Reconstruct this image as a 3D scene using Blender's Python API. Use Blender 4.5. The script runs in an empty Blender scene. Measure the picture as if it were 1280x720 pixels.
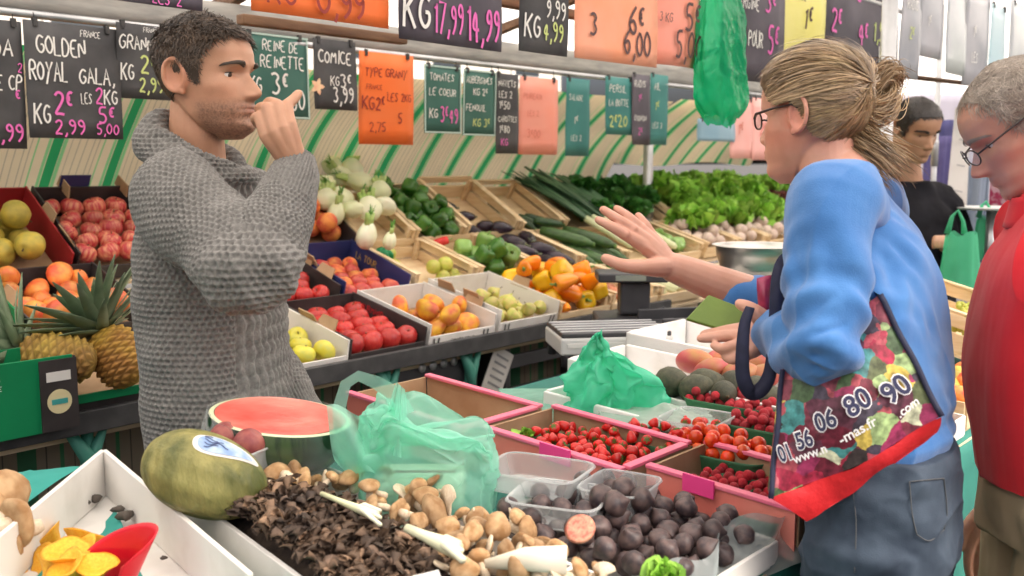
import bpy, math, random
import numpy as np
from mathutils import Vector, Matrix, Euler
from mathutils.bvhtree import BVHTree
RD = random.Random(11)
NP = np.random.default_rng(5)
S = bpy.context.scene
COL = S.collection
PI = math.pi

# ---------------------------------------------------------------- camera model
F = 1250.0; TH = math.radians(40.8); PT = math.atan(155 / 1250.0); CZ = 1.5
FW = Vector((math.cos(TH) * math.cos(PT), math.sin(TH) * math.cos(PT), -math.sin(PT)))
UP = Vector((math.cos(TH) * math.sin(PT), math.sin(TH) * math.sin(PT), math.cos(PT)))
RT = Vector((math.sin(TH), -math.cos(TH), 0.0))
CP = Vector((0, 0, CZ))
FH = Vector((math.cos(TH), math.sin(TH), 0))

def ray(x, y): return FW + RT * ((x - 640) / F) - UP * ((y - 360) / F)
def dep(x, y, d): return CP + ray(x, y) * d
def onz(x, y, z):
    r = ray(x, y); return CP + r * ((z - CZ) / r.z)
def ony(x, y, Y):
    r = ray(x, y); return CP + r * (Y / r.y)
def onp(x, y, Y0, z0, s):
    r = ray(x, y); return CP + r * ((z0 - CZ - s * Y0) / (r.z - s * r.y))
def G(x, y, dz=0.0): return onp(x, y, .65, .93 + dz, .06)      # rim level of the front table's trays

# ---------------------------------------------------------------- mesh builder
class MB:
    def __init__(s): s.v = []; s.f = []; s.m = []; s.c = []; s.uv = {}
    def add(s, v, f, mi=0, col=None):
        n = len(s.v)
        s.v.extend(tuple(p) for p in v); s.f.extend(tuple(i + n for i in q) for q in f); s.m.extend([mi] * len(f))
        if col is not None:
            while len(s.c) < n: s.c.append((1, 1, 1))
            s.c.extend([col] * len(v))
        return s
    def box(s, c, size, M=None, mi=0):
        x, y, z = size[0] / 2, size[1] / 2, size[2] / 2
        P = [Vector(c) + Vector(p) for p in ((-x,-y,-z),(x,-y,-z),(x,y,-z),(-x,y,-z),(-x,-y,z),(x,-y,z),(x,y,z),(-x,y,z))]
        if M is not None: P = [M @ p for p in P]
        return s.add(P, [(3,2,1,0),(4,5,6,7),(0,1,5,4),(1,2,6,5),(2,3,7,6),(3,0,4,7)], mi)
    def hexa(s, P, mi=0):
        return s.add(P, [(3,2,1,0),(4,5,6,7),(0,1,5,4),(1,2,6,5),(2,3,7,6),(3,0,4,7)], mi)
    def bar(s, a, b, w, h, up=(0, 0, 1), mi=0):
        a = Vector(a); b = Vector(b); d = (b - a).normalized(); u = Vector(up)
        if abs(d.dot(u)) > .98: u = Vector((1, 0, 0))
        x = d.cross(u).normalized(); u = x.cross(d)
        P = []
        for p in (a, b):
            P += [p - x*w/2 - u*h/2, p + x*w/2 - u*h/2, p + x*w/2 + u*h/2, p - x*w/2 + u*h/2]
        return s.add(P, [(3,2,1,0),(4,5,6,7),(0,1,5,4),(1,2,6,5),(2,3,7,6),(3,0,4,7)], mi)
    def tube(s, pts, rad, n=10, cap=True, flat=1.0, side=None, mi=0, col=None):
        pts = [Vector(p) for p in pts]; k = len(pts)
        if not hasattr(rad, '__len__'): rad = [rad] * k
        t0 = (pts[1] - pts[0]).normalized()
        ref = Vector(side) if side is not None else (Vector((0, 0, 1)) if abs(t0.z) < .9 else Vector((1, 0, 0)))
        V = []; 
        nrm = None
        for i in range(k):
            t = (pts[min(i+1, k-1)] - pts[max(i-1, 0)]).normalized()
            if nrm is None or side is not None: nrm = (ref - t * ref.dot(t)).normalized()
            else: nrm = (nrm - t * nrm.dot(t)).normalized()
            bn = t.cross(nrm)
            for j in range(n):
                a = 2 * PI * j / n
                V.append(pts[i] + (nrm * math.cos(a) + bn * math.sin(a) * flat) * rad[i])
        Fc = []
        for i in range(k - 1):
            for j in range(n):
                Fc.append((i*n+j, i*n+(j+1) % n, (i+1)*n+(j+1) % n, (i+1)*n+j))
        if cap:
            Fc.append(tuple(range(n - 1, -1, -1))); Fc.append(tuple((k-1)*n + j for j in range(n)))
        return s.add(V, Fc, mi, col)
    def ribbon(s, pts, w, nrm, mi=0, col=None):
        pts = [Vector(p) for p in pts]; V = []
        for i, p in enumerate(pts):
            t = (pts[min(i+1, len(pts)-1)] - pts[max(i-1, 0)])
            ww = w[i] if hasattr(w, '__len__') else w
            nn = nrm[i] if isinstance(nrm, list) else nrm
            sd = t.cross(Vector(nn))
            if sd.length < 1e-9: sd = Vector((1, 0, 0))
            sd.normalize(); V += [p - sd*ww/2, p + sd*ww/2]
        return s.add(V, [(2*i, 2*i+1, 2*i+3, 2*i+2) for i in range(len(pts)-1)], mi, col)
    def lathe(s, prof, n=24, M=None, fn=None, mi=0):
        V = []
        for (r, z) in prof:
            for j in range(n):
                a = 2 * PI * j / n
                rr = r * (fn(a, z) if fn else 1)
                V.append(Vector((rr * math.cos(a), rr * math.sin(a), z)))
        if M is not None: V = [M @ p for p in V]
        k = len(prof)
        Fc = [(i*n+j, i*n+(j+1) % n, (i+1)*n+(j+1) % n, (i+1)*n+j) for i in range(k-1) for j in range(n)]
        if prof[0][0] > 1e-6: Fc.append(tuple(range(n-1, -1, -1)))
        if prof[-1][0] > 1e-6: Fc.append(tuple((k-1)*n+j for j in range(n)))
        return s.add(V, Fc, mi)
    def grid(s, fn, nu, nv, cu=False, mi=0):
        V = [fn(i / (nu if cu else nu - 1), j / (nv - 1)) for j in range(nv) for i in range(nu)]
        Fc = []
        for j in range(nv - 1):
            for i in range(nu if cu else nu - 1):
                Fc.append((j*nu+i, j*nu+(i+1) % nu, (j+1)*nu+(i+1) % nu, (j+1)*nu+i))
        return s.add(V, Fc, mi)
    def mesh(s, name, mats, smooth=True):
        me = bpy.data.meshes.new(name)
        me.from_pydata(s.v, [], s.f)
        for m in (mats if isinstance(mats, (list, tuple)) else [mats]): me.materials.append(m)
        if any(s.m): me.polygons.foreach_set('material_index', s.m)
        if smooth: me.polygons.foreach_set('use_smooth', [True] * len(s.f))
        if s.c:
            while len(s.c) < len(s.v): s.c.append((1, 1, 1))
            at = me.color_attributes.new('tint', 'FLOAT_COLOR', 'POINT')
            at.data.foreach_set('color', np.array([(c[0], c[1], c[2], 1) for c in s.c], dtype=np.float32).ravel())
        me.update(); return me
    def build(s, name, mats, parent=None, smooth=True, bev=0, solid=0, sub=0):
        return link(name, s.mesh(name, mats, smooth), parent, bev, solid, sub)

def link(name, me, parent=None, bev=0, solid=0, sub=0):
    o = bpy.data.objects.new(name, me); COL.objects.link(o)
    if parent is not None:
        o.parent = parent
        o.matrix_parent_inverse = parent_world(parent).inverted()
    if sub:
        m = o.modifiers.new('sub', 'SUBSURF'); m.levels = sub; m.render_levels = sub
    if solid:
        m = o.modifiers.new('solid', 'SOLIDIFY'); m.thickness = solid; m.offset = 0
    if bev:
        m = o.modifiers.new('bev', 'BEVEL'); m.width = bev; m.segments = 2; m.limit_method = 'ANGLE'
    return o

def parent_world(o):
    if o.parent is None: return o.matrix_basis.copy()
    return parent_world(o.parent) @ o.matrix_parent_inverse @ o.matrix_basis

def empty(name, loc=(0, 0, 0)):
    o = bpy.data.objects.new(name, None); COL.objects.link(o); o.location = loc; o.empty_display_size = .05
    return o
def tag(o, label=None, cat=None, group=None, kind=None):
    if label: o['label'] = label
    if cat: o['category'] = cat
    if group: o['group'] = group
    if kind: o['kind'] = kind
    return o
def thing(name, label, cat, loc=(0, 0, 0), group=None):
    return tag(empty(name, loc), label, cat, group)

# ---------------------------------------------------------------- materials
MATS = {}
def _nt(name):
    m = bpy.data.materials.new(name); m.use_nodes = True
    return m, m.node_tree, m.node_tree.nodes['Principled BSDF']
def L(nt, a, b): nt.links.new(a, b)
def rgba(c): return (c[0], c[1], c[2], 1)
def mat(name, col, rough=.55, col2=None, nscale=12, ndet=4, bump=0, bscale=80, rnd=0, rndcol=None, spec=.5, metal=0,
        tint=False, sss=0, sssr=(1, .35, .2), alpha=1, stretch=(1, 1, 1), sheen=0, ramp=(.35, .65), coat=0, trans=0, bdist=.004):
    if name in MATS: return MATS[name]
    m, nt, b = _nt(name); N = nt.nodes
    tc = N.new('ShaderNodeTexCoord'); mp = N.new('ShaderNodeMapping'); L(nt, tc.outputs['Object'], mp.inputs[0])
    mp.inputs['Scale'].default_value = stretch
    oi = N.new('ShaderNodeObjectInfo')
    if rnd or rndcol:                       # move the pattern from copy to copy
        ad = N.new('ShaderNodeVectorMath'); ad.operation = 'ADD'
        sc = N.new('ShaderNodeMath'); sc.operation = 'MULTIPLY'; sc.inputs[1].default_value = 37
        L(nt, oi.outputs['Random'], sc.inputs[0]); L(nt, mp.outputs[0], ad.inputs[0]); L(nt, sc.outputs[0], ad.inputs[1])
        vec = ad.outputs[0]
    else: vec = mp.outputs[0]
    out = None
    if col2 is not None:
        nz = N.new('ShaderNodeTexNoise'); nz.inputs['Scale'].default_value = nscale; nz.inputs['Detail'].default_value = ndet
        L(nt, vec, nz.inputs['Vector'])
        rp = N.new('ShaderNodeMapRange'); rp.inputs[1].default_value = ramp[0]; rp.inputs[2].default_value = ramp[1]; L(nt, nz.outputs['Fac'], rp.inputs[0])
        mx = N.new('ShaderNodeMix'); mx.data_type = 'RGBA'; L(nt, rp.outputs[0], mx.inputs[0])
        mx.inputs[6].default_value = rgba(col); mx.inputs[7].default_value = rgba(col2); out = mx.outputs[2]
    if rndcol is not None:
        mx = N.new('ShaderNodeMix'); mx.data_type = 'RGBA'; L(nt, oi.outputs['Random'], mx.inputs[0])
        if out is not None: L(nt, out, mx.inputs[6])
        else: mx.inputs[6].default_value = rgba(col)
        mx.inputs[7].default_value = rgba(rndcol); out = mx.outputs[2]
    if rnd:
        hs = N.new('ShaderNodeHueSaturation')
        mr = N.new('ShaderNodeMapRange'); mr.inputs[3].default_value = 1 - rnd; mr.inputs[4].default_value = 1 + rnd
        L(nt, oi.outputs['Random'], mr.inputs[0]); L(nt, mr.outputs[0], hs.inputs['Value'])
        if out is not None: L(nt, out, hs.inputs['Color'])
        else: hs.inputs['Color'].default_value = rgba(col)
        out = hs.outputs[0]
    if tint:
        at = N.new('ShaderNodeAttribute'); at.attribute_name = 'tint'
        mx = N.new('ShaderNodeMix'); mx.data_type = 'RGBA'; mx.blend_type = 'MULTIPLY'; mx.inputs[0].default_value = 1
        if out is not None: L(nt, out, mx.inputs[6])
        else: mx.inputs[6].default_value = rgba(col)
        L(nt, at.outputs['Color'], mx.inputs[7]); out = mx.outputs[2]
    if out is not None: L(nt, out, b.inputs['Base Color'])
    else: b.inputs['Base Color'].default_value = rgba(col)
    b.inputs['Roughness'].default_value = rough
    b.inputs['Specular IOR Level'].default_value = spec
    b.inputs['Metallic'].default_value = metal
    if sss:
        b.inputs['Subsurface Weight'].default_value = sss; b.inputs['Subsurface Radius'].default_value = sssr; b.inputs['Subsurface Scale'].default_value = .008
    if coat: b.inputs['Coat Weight'].default_value = coat; b.inputs['Coat Roughness'].default_value = .15
    if sheen: b.inputs['Sheen Weight'].default_value = sheen; b.inputs['Sheen Roughness'].default_value = .5
    if alpha < 1: b.inputs['Alpha'].default_value = alpha
    if trans: b.inputs['Transmission Weight'].default_value = trans
    if bump:
        nb = N.new('ShaderNodeTexNoise'); nb.inputs['Scale'].default_value = bscale; nb.inputs['Detail'].default_value = 5
        L(nt, vec, nb.inputs['Vector'])
        bp = N.new('ShaderNodeBump'); bp.inputs['Strength'].default_value = bump; bp.inputs['Distance'].default_value = bdist
        L(nt, nb.outputs['Fac'], bp.inputs['Height']); L(nt, bp.outputs[0], b.inputs['Normal'])
    MATS[name] = m
    return m

def film(name, col, dens=.5, rough=.25, transl=.5, bump=.3, bscale=25, col2=None):
    """thin plastic film: part see-through, part diffuse and translucent, glossy"""
    if name in MATS: return MATS[name]
    m, nt, b = _nt(name); N = nt.nodes; out = N['Material Output']
    b.inputs['Base Color'].default_value = rgba(col); b.inputs['Roughness'].default_value = rough
    tl = N.new('ShaderNodeBsdfTranslucent'); tl.inputs[0].default_value = rgba(col)
    m1 = N.new('ShaderNodeMixShader'); m1.inputs[0].default_value = transl; L(nt, b.outputs[0], m1.inputs[1]); L(nt, tl.outputs[0], m1.inputs[2])
    tr = N.new('ShaderNodeBsdfTransparent'); tr.inputs[0].default_value = rgba([.35 + .65*c for c in (col2 or col)])
    m2 = N.new('ShaderNodeMixShader'); L(nt, tr.outputs[0], m2.inputs[1]); L(nt, m1.outputs[0], m2.inputs[2])
    fr = N.new('ShaderNodeLayerWeight'); fr.inputs[0].default_value = .35
    mr = N.new('ShaderNodeMapRange'); mr.inputs[3].default_value = dens; mr.inputs[4].default_value = min(1, dens + .45); L(nt, fr.outputs['Facing'], mr.inputs[0])
    L(nt, mr.outputs[0], m2.inputs[0]); L(nt, m2.outputs[0], out.inputs[0])
    tc = N.new('ShaderNodeTexCoord'); nz = N.new('ShaderNodeTexNoise'); nz.inputs['Scale'].default_value = bscale; L(nt, tc.outputs['Object'], nz.inputs['Vector'])
    bp = N.new('ShaderNodeBump'); bp.inputs['Strength'].default_value = bump; bp.inputs['Distance'].default_value = .01
    L(nt, nz.outputs['Fac'], bp.inputs['Height']); L(nt, bp.outputs[0], b.inputs['Normal'])
    MATS[name] = m
    return m

def stripe_mat(name, period, bands, base, trans=.35, axis=0, rough=.8, offset=0.0):
    """woven tarpaulin: stripes across one world axis; bands = [(start, end, colour)] in 0..1 of the period"""
    m, nt, b = _nt(name); N = nt.nodes; out = N['Material Output']
    tc = N.new('ShaderNodeTexCoord'); sp = N.new('ShaderNodeSeparateXYZ'); L(nt, tc.outputs['Object'], sp.inputs[0])
    nz = N.new('ShaderNodeTexNoise'); nz.inputs['Scale'].default_value = 1.5; L(nt, tc.outputs['Object'], nz.inputs['Vector'])
    md = N.new('ShaderNodeMath'); md.operation = 'DIVIDE'; md.inputs[1].default_value = period; L(nt, sp.outputs[axis], md.inputs[0])
    wv = N.new('ShaderNodeMath'); wv.operation = 'MULTIPLY_ADD'; wv.inputs[1].default_value = .05; L(nt, nz.outputs['Fac'], wv.inputs[0]); L(nt, md.outputs[0], wv.inputs[2])
    fr = N.new('ShaderNodeMath'); fr.operation = 'FRACT'; L(nt, wv.outputs[0], fr.inputs[0])
    rp = N.new('ShaderNodeValToRGB'); L(nt, fr.outputs[0], rp.inputs[0]); cr = rp.color_ramp; cr.interpolation = 'CONSTANT'
    cr.elements[0].position = 0; cr.elements[0].color = rgba(base)
    cr.elements.remove(cr.elements[1])
    for a, e, c in bands:
        x = cr.elements.new(a); x.color = rgba(c)
        x = cr.elements.new(e); x.color = rgba(base)
    n2 = N.new('ShaderNodeTexNoise'); n2.inputs['Scale'].default_value = 6; n2.inputs['Detail'].default_value = 6; L(nt, tc.outputs['Object'], n2.inputs['Vector'])
    mr = N.new('ShaderNodeMapRange'); mr.inputs[3].default_value = .82; mr.inputs[4].default_value = 1.12; L(nt, n2.outputs['Fac'], mr.inputs[0])
    hs = N.new('ShaderNodeHueSaturation'); L(nt, mr.outputs[0], hs.inputs['Value']); L(nt, rp.outputs[0], hs.inputs['Color'])
    L(nt, hs.outputs[0], b.inputs['Base Color']); b.inputs['Roughness'].default_value = rough
    tl = N.new('ShaderNodeBsdfTranslucent'); L(nt, hs.outputs[0], tl.inputs[0])
    mx = N.new('ShaderNodeMixShader'); mx.inputs[0].default_value = trans; L(nt, b.outputs[0], mx.inputs[1]); L(nt, tl.outputs[0], mx.inputs[2]); L(nt, mx.outputs[0], out.inputs[0])
    MATS[name] = m
    return m

def vnoise(P, seed=0):
    """value noise, P (n,3) -> (n,) in -1..1"""
    P = np.asarray(P, float); i = np.floor(P).astype(np.int64); f = P - i; f = f*f*(3 - 2*f)
    def h(a):
        x = (a[:, 0]*374761393 + a[:, 1]*668265263 + a[:, 2]*2147483647 + seed*144665) & 0xffffffff
        x = ((x ^ (x >> 13)) * 1274126177) & 0xffffffff
        return ((x ^ (x >> 16)) & 0xffff) / 32767.5 - 1
    r = 0
    for dx in (0, 1):
        for dy in (0, 1):
            for dz in (0, 1):
                w = (f[:, 0] if dx else 1 - f[:, 0]) * (f[:, 1] if dy else 1 - f[:, 1]) * (f[:, 2] if dz else 1 - f[:, 2])
                r = r + w * h(i + np.array([dx, dy, dz]))
    return r

# ---------------------------------------------------------------- handwriting
GL = {'A':'0,0 3,10 6,0;1,4 5,4','B':'0,0 0,10 4,10 5,8 4,5.5 0,5.5;4,5.5 6,3 4,0 0,0','C':'6,8.5 3,10 0,7 0,3 3,0 6,1.5','D':'0,0 0,10 3,9.5 6,6 5,2 3,0 0,0',
'E':'6,10 0,10 0,0 6,0;0,5 4,5','F':'6,10 0,10 0,0;0,5 4,5','G':'6,8.5 3,10 0,7 0,3 3,0 6,2 6,5 3.5,5','H':'0,0 0,10;6,0 6,10;0,5 6,5','I':'2,0 2,10','J':'5,10 5,2 3,0 0,2',
'K':'0,0 0,10;6,10 0,4.5;1.5,5.5 6,0','L':'0,10 0,0 5,0','M':'0,0 1,10 3.5,4 6,10 7,0','N':'0,0 0,10 6,0 6,10','O':'3,10 0,7 0,3 3,0 6,3 6,7 3,10','P':'0,0 0,10 4,10 6,8 5,5.5 0,5',
'Q':'3,10 0,7 0,3 3,0 6,3 6,7 3,10;4,3 6.5,-1','R':'0,0 0,10 4,10 6,8 5,5.5 0,5;2.5,5 6,0','S':'6,8.5 3,10 .5,8 3,5.5 5.5,3 3,0 0,1.5','T':'0,10 6,10;3,10 3,0','U':'0,10 0,3 2,0 4,0 6,3 6,10',
'V':'0,10 3,0 6,10','W':'0,10 1.5,0 3.5,6 5.5,0 7,10','X':'0,10 6,0;6,10 0,0','Y':'0,10 3,5 6,10;3,5 1,-2','Z':'0,10 6,10 0,0 6,0','0':'3,10 .3,7 .3,3 3,0 5.7,3 5.7,7 3,10','1':'1,8 3,10 3,0',
'2':'0,8 2,10 5,9 5,6 0,0 3,.6 6,0','3':'0,9 3,10 5,8 2.5,5.5 5.5,3 3,0 0,1','4':'4,0 4,10 0,3.5 6,3.5','5':'5.5,10 1,10 .5,5.5 3.5,6 5.5,3 3,0 0,1','6':'5,10 1,6 .3,3 3,0 5.5,2.5 3.5,5.5 .6,4',
'7':'0,10 6,10 2,0','8':'3,5.3 .6,7.7 3,10 5.4,7.7 3,5.3 .3,2.6 3,0 5.7,2.6 3,5.3','9':'5.5,7 3,5 .5,7.5 3,10 5.5,7.5 5,3 2,0',',':'2,1 2,0 1,-2',"'":'2,10 2,8','.':'2,0 2,.6','-':'1,5 5,5','€':'6,9 3.5,10 1,7 1,3 3.5,0 6,1;0,6 4,6;0,4 4,4','&':'6,0 1,7 2.5,10 4,8 0,3 2,0 6,4',':':'2,7 2,6.4;2,2 2,1.4','/':'0,0 5,10','*':'3,9 3,1;0,7 6,3;6,7 0,3'}
def strokes(text, h, jit=.04, gap=.28, seed=1):
    r = random.Random(hash(text) % 99991 if False else sum(ord(c)*(i+3) for i, c in enumerate(text)) + seed)
    x = 0; out = []
    for ch in text.upper():
        if ch == ' ': x += .5*h; continue
        g = GL.get(ch)
        if g is None: x += .5*h; continue
        sc = h/10*(1 + r.uniform(-.08, .08)); dy = r.uniform(-jit, jit)*h; sk = r.uniform(-.05, .12); wmax = 0
        if ch == '€': sc *= .6; dy += .45*h
        for st in g.split(';'):
            P = [tuple(float(q) for q in p.split(',')) for p in st.split()]
            P = [((a*.92 + b*sk + r.uniform(-.2, .2))*sc, b*sc + r.uniform(-.15, .15)*sc) for a, b in P]
            wmax = max(wmax, max(p[0] for p in P))
            if len(P) > 3:
                for _ in range(2):
                    Q = [P[0]]
                    for a, b in zip(P, P[1:]): Q += [(a[0]*.75+b[0]*.25, a[1]*.75+b[1]*.25), (a[0]*.25+b[0]*.75, a[1]*.25+b[1]*.75)]
                    P = Q + [P[-1]]
            out.append([(x + a, dy + b) for a, b in P])
        x += wmax + gap*h*.55
    return out, x

def lettering(mb, text, M, x, y, h, width=None, lw=.11, slope=0.0):
    """ribbon strokes in the local XZ plane of M, starting at (x, y), height h"""
    st, w = strokes(text, h)
    k = (width / w) if (width and w > width) else 1
    for s in st:
        P = [M @ Vector((x + a*k, -.0018, y + b + slope*a*k)) for a, b in s]
        if len(P) < 2: continue
        mb.ribbon(P, lw*h*min(1, .5 + .5*k), M.to_3x3() @ Vector((0, -1, 0)))

def text_mesh(txt, size, extrude=.0004, offset=0.0, spacing=1.0, shear=0.0):
    cu = bpy.data.curves.new('lettering', 'FONT'); cu.body = txt; cu.size = size; cu.extrude = extrude; cu.offset = offset; cu.space_character = spacing; cu.shear = shear
    cu.align_x = 'CENTER'; cu.align_y = 'CENTER'; cu.resolution_u = 3
    o = bpy.data.objects.new('t', cu); COL.objects.link(o)
    dg = bpy.context.evaluated_depsgraph_get()
    me = bpy.data.meshes.new_from_object(o.evaluated_get(dg)); bpy.data.objects.remove(o); bpy.data.curves.remove(cu)
    return me
# ================================================================ world, light, camera
W = bpy.data.worlds.new('World'); S.world = W; W.use_nodes = True
nt = W.node_tree; bg = nt.nodes['Background']
sky = nt.nodes.new('ShaderNodeTexSky'); sky.sky_type = 'NISHITA'; sky.sun_disc = False
SUN_EL, SUN_AZ = math.radians(52), math.radians(-75)     # direction the light comes from (world azimuth from +X)
sky.sun_elevation = SUN_EL; sky.sun_rotation = math.radians(90) - SUN_AZ
sky.air_density = 0.6; sky.dust_density = 9.0; sky.ozone_density = 0.3
nt.links.new(sky.outputs[0], bg.inputs[0]); bg.inputs[1].default_value = .15
sl = bpy.data.lights.new('sun', 'SUN'); sl.energy = 3.2; sl.angle = math.radians(35); sl.color = (1, .93, .83)
so = bpy.data.objects.new('sun', sl); COL.objects.link(so)
sd = Vector((math.cos(SUN_EL) * math.cos(SUN_AZ), math.cos(SUN_EL) * math.sin(SUN_AZ), math.sin(SUN_EL)))
so.rotation_euler = sd.to_track_quat('Z', 'Y').to_euler(); so.location = (3, -6, 8)
cam = bpy.data.cameras.new('camera'); co = bpy.data.objects.new('camera', cam); COL.objects.link(co); S.camera = co
cam.sensor_width = 36; cam.lens = 36 * F / 1280; cam.clip_end = 20000; cam.clip_start = .02
co.matrix_world = Matrix(((RT.x, UP.x, -FW.x, 0), (RT.y, UP.y, -FW.y, 0), (RT.z, UP.z, -FW.z, CZ), (0, 0, 0, 1)))
cam.dof.use_dof = True; cam.dof.focus_distance = 1.95; cam.dof.aperture_fstop = 5.0
S.view_settings.view_transform = 'Standard'; S.view_settings.look = 'None'; S.view_settings.gamma = 1
S.view_settings.use_curve_mapping = False; S.view_settings.exposure = 0.88
S.cycles.max_bounces = 8; S.cycles.transparent_max_bounces = 16; S.cycles.diffuse_bounces = 4; S.cycles.caustics_reflective = False; S.cycles.caustics_refractive = False
S.cycles.use_denoising = True; S.cycles.sample_clamp_indirect = 6

# ================================================================ setting
m_asph = mat('asphalt', (.055, .055, .055), .9, (.1, .097, .09), nscale=14, bump=.4, bscale=120)
mb = MB(); mb.add([(-6000, -6000, 0), (6000, -6000, 0), (6000, 6000, 0), (-6000, 6000, 0)], [(0, 1, 2, 3)])
tag(mb.build('ground', m_asph, smooth=False), kind='structure')

BEI = (.74, .60, .36); GRN = (.035, .32, .10); LGR = (.25, .55, .22); GRY = (.46, .38, .26)
m_tarp = stripe_mat('striped_tarp', .215, [(.02, .07, LGR), (.08, .235, GRN), (.245, .30, LGR), (.36, .375, GRY), (.47, .485, GRY), (.58, .595, GRY), (.70, .715, GRY), (.78, .795, GRY), (.86, .885, LGR)], BEI, trans=.72)
def tarp_fn(x0, x1, zb, yb, zt, yt):
    def f(u, v):
        X = x0 + (x1 - x0)*u; sag = .03*math.sin(X*3.1) * math.sin(PI*v) + .012*math.sin(X*9 + v*3)
        return Vector((X + .05*(v-.5), yb + (yt - yb)*v + sag + .06*math.sin(PI*v), zb + (zt - zb)*v - (1-v)*.012*math.sin(X*5)))
    return f
t = MB().grid(tarp_fn(.2, 4.86, 1.30, 3.50, 1.845, 3.02), 160, 14).build('striped_tarpaulin', m_tarp)
tag(t, 'green and cream striped tarpaulin hanging behind the sloping vegetable display', 'tarpaulin')
t = MB().grid(tarp_fn(4.90, 6.6, 1.50, 3.42, 1.86, 3.0), 60, 12).build('striped_tarpaulin', m_tarp)
tag(t, 'shorter striped tarpaulin with a loose hem above the leafy greens', 'tarpaulin')

m_canopy = None
m, nt_, b_ = _nt('canopy_cloth'); N = nt_.nodes
b_.inputs['Base Color'].default_value = (.86, .85, .82, 1); b_.inputs['Roughness'].default_value = .6
tl = N.new('ShaderNodeBsdfTranslucent'); tl.inputs[0].default_value = (.92, .9, .86, 1)
mx = N.new('ShaderNodeMixShader'); mx.inputs[0].default_value = .9; L(nt_, b_.outputs[0], mx.inputs[1]); L(nt_, tl.outputs[0], mx.inputs[2]); L(nt_, mx.outputs[0], N['Material Output'].inputs[0])
m_canopy = m
def can_fn(u, v):
    X = -1.6 + 12.9*u; Y = 3.1 - 4.0*v  # unseen front reach past the table, lengthened to soften sun on the customers
    return Vector((X, Y, 1.99 + .86*v - .05*math.sin(PI*((X*.8) % 1))*math.sin(PI*v)))
c = MB().grid(can_fn, 120, 20).build('canopy', m_canopy)
tag(c, 'white translucent canopy stretched over the whole market stall', 'canopy')

m_wood = mat('beam_wood', (.12, .058, .03), .7, (.21, .115, .06), nscale=6, stretch=(1, 8, 8), bump=.2)
m_plank = mat('pale_plank', (.62, .48, .30), .7, (.74, .6, .42), nscale=5, stretch=(1, 10, 10), bump=.15, bscale=60)
m_steel = mat('dull_steel', (.42, .43, .44), .4, (.55, .56, .57), nscale=8, metal=.8)
m_valance = mat('grey_valance', (.30, .30, .285), .75, (.42, .41, .38), nscale=9, stretch=(1, 1, 6), bump=.2, bscale=14)
mb = MB()
mb.grid(lambda u, v: Vector((-1 + 9.2*u, 2.775 + .012*math.sin(u*70), 1.905 + .095*v)), 160, 4)
tag(mb.build('valance', m_valance, solid=.004), 'grey cloth valance folded over the rail above the rear price signs', 'valance')
r = thing('sign_rail', 'long steel rail at the back that carries the rear row of price signs', 'rail', (3, 2.76, 1.9))
MB().tube([(-.5, 2.757, 1.896), (8.2, 2.757, 1.896)], .011, 12).build('bar', m_steel, r)
r = thing('sign_rail', 'front steel rail under the canopy that carries the big front price signs', 'rail', (3, 1.7, 2.2))
MB().tube([(-.5, 1.712, 2.19), (5.0, 1.712, 2.19)], .012, 12).build('bar', m_steel, r)
for k, (Y, px, py, lab) in enumerate(((2.35, 410, 38, 'brown wooden batten under the canopy behind the orange sign'), (2.0, 660, 8, 'brown wooden batten highest under the canopy'))):
    p = ony(px, py, Y)
    MBx = MB().bar((ony((300, 600)[k], py, Y).x, Y, p.z), (ony((505, 730)[k], py, Y).x, Y, p.z), .035, .028)
    tag(MBx.build('batten', m_wood, bev=.004), lab, 'batten')
for k, (X, lab) in enumerate(((1.9, 'left wooden rafter running up under the canopy'), (3.1, 'middle wooden rafter running up under the canopy'), (4.6, 'right wooden rafter running up under the canopy'))):
    tag(MB().bar((X, 3.0, 1.985), (X, .8, 2.49), .035, .05).build('rafter', m_wood, bev=.004), lab, 'rafter', 'rafters under the canopy')
def post(x, y, h, r, lab, foot=True):
    t = thing('tent_post', lab, 'post', (x, y, 0))
    MB().tube([(x, y, 0.01), (x, y, h)], r, 16).build('tube', m_steel, t)
    MB().lathe([(r*1.25, 0), (r*1.25, .12), (r*1.0, .13)], 16, Matrix.Translation((x, y, h*.62))).build('collar', m_steel, t)
    MB().box((x, y, .005), (.14, .14, .01)).build('base_plate', m_steel, t)
post(4.80, 3.13, 1.93, .028, 'grey steel tent post standing between the leeks and the leafy greens')
p = dep(1106, 160, 3.35)
post(p.x, p.y, 2.2, .026, 'grey steel tent post just behind the ponytail of the woman in blue')
p = dep(1168, 200, 5.0)
post(p.x, p.y, 2.4, .014, 'thin white tent post beside the purple garments in the background')

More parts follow.
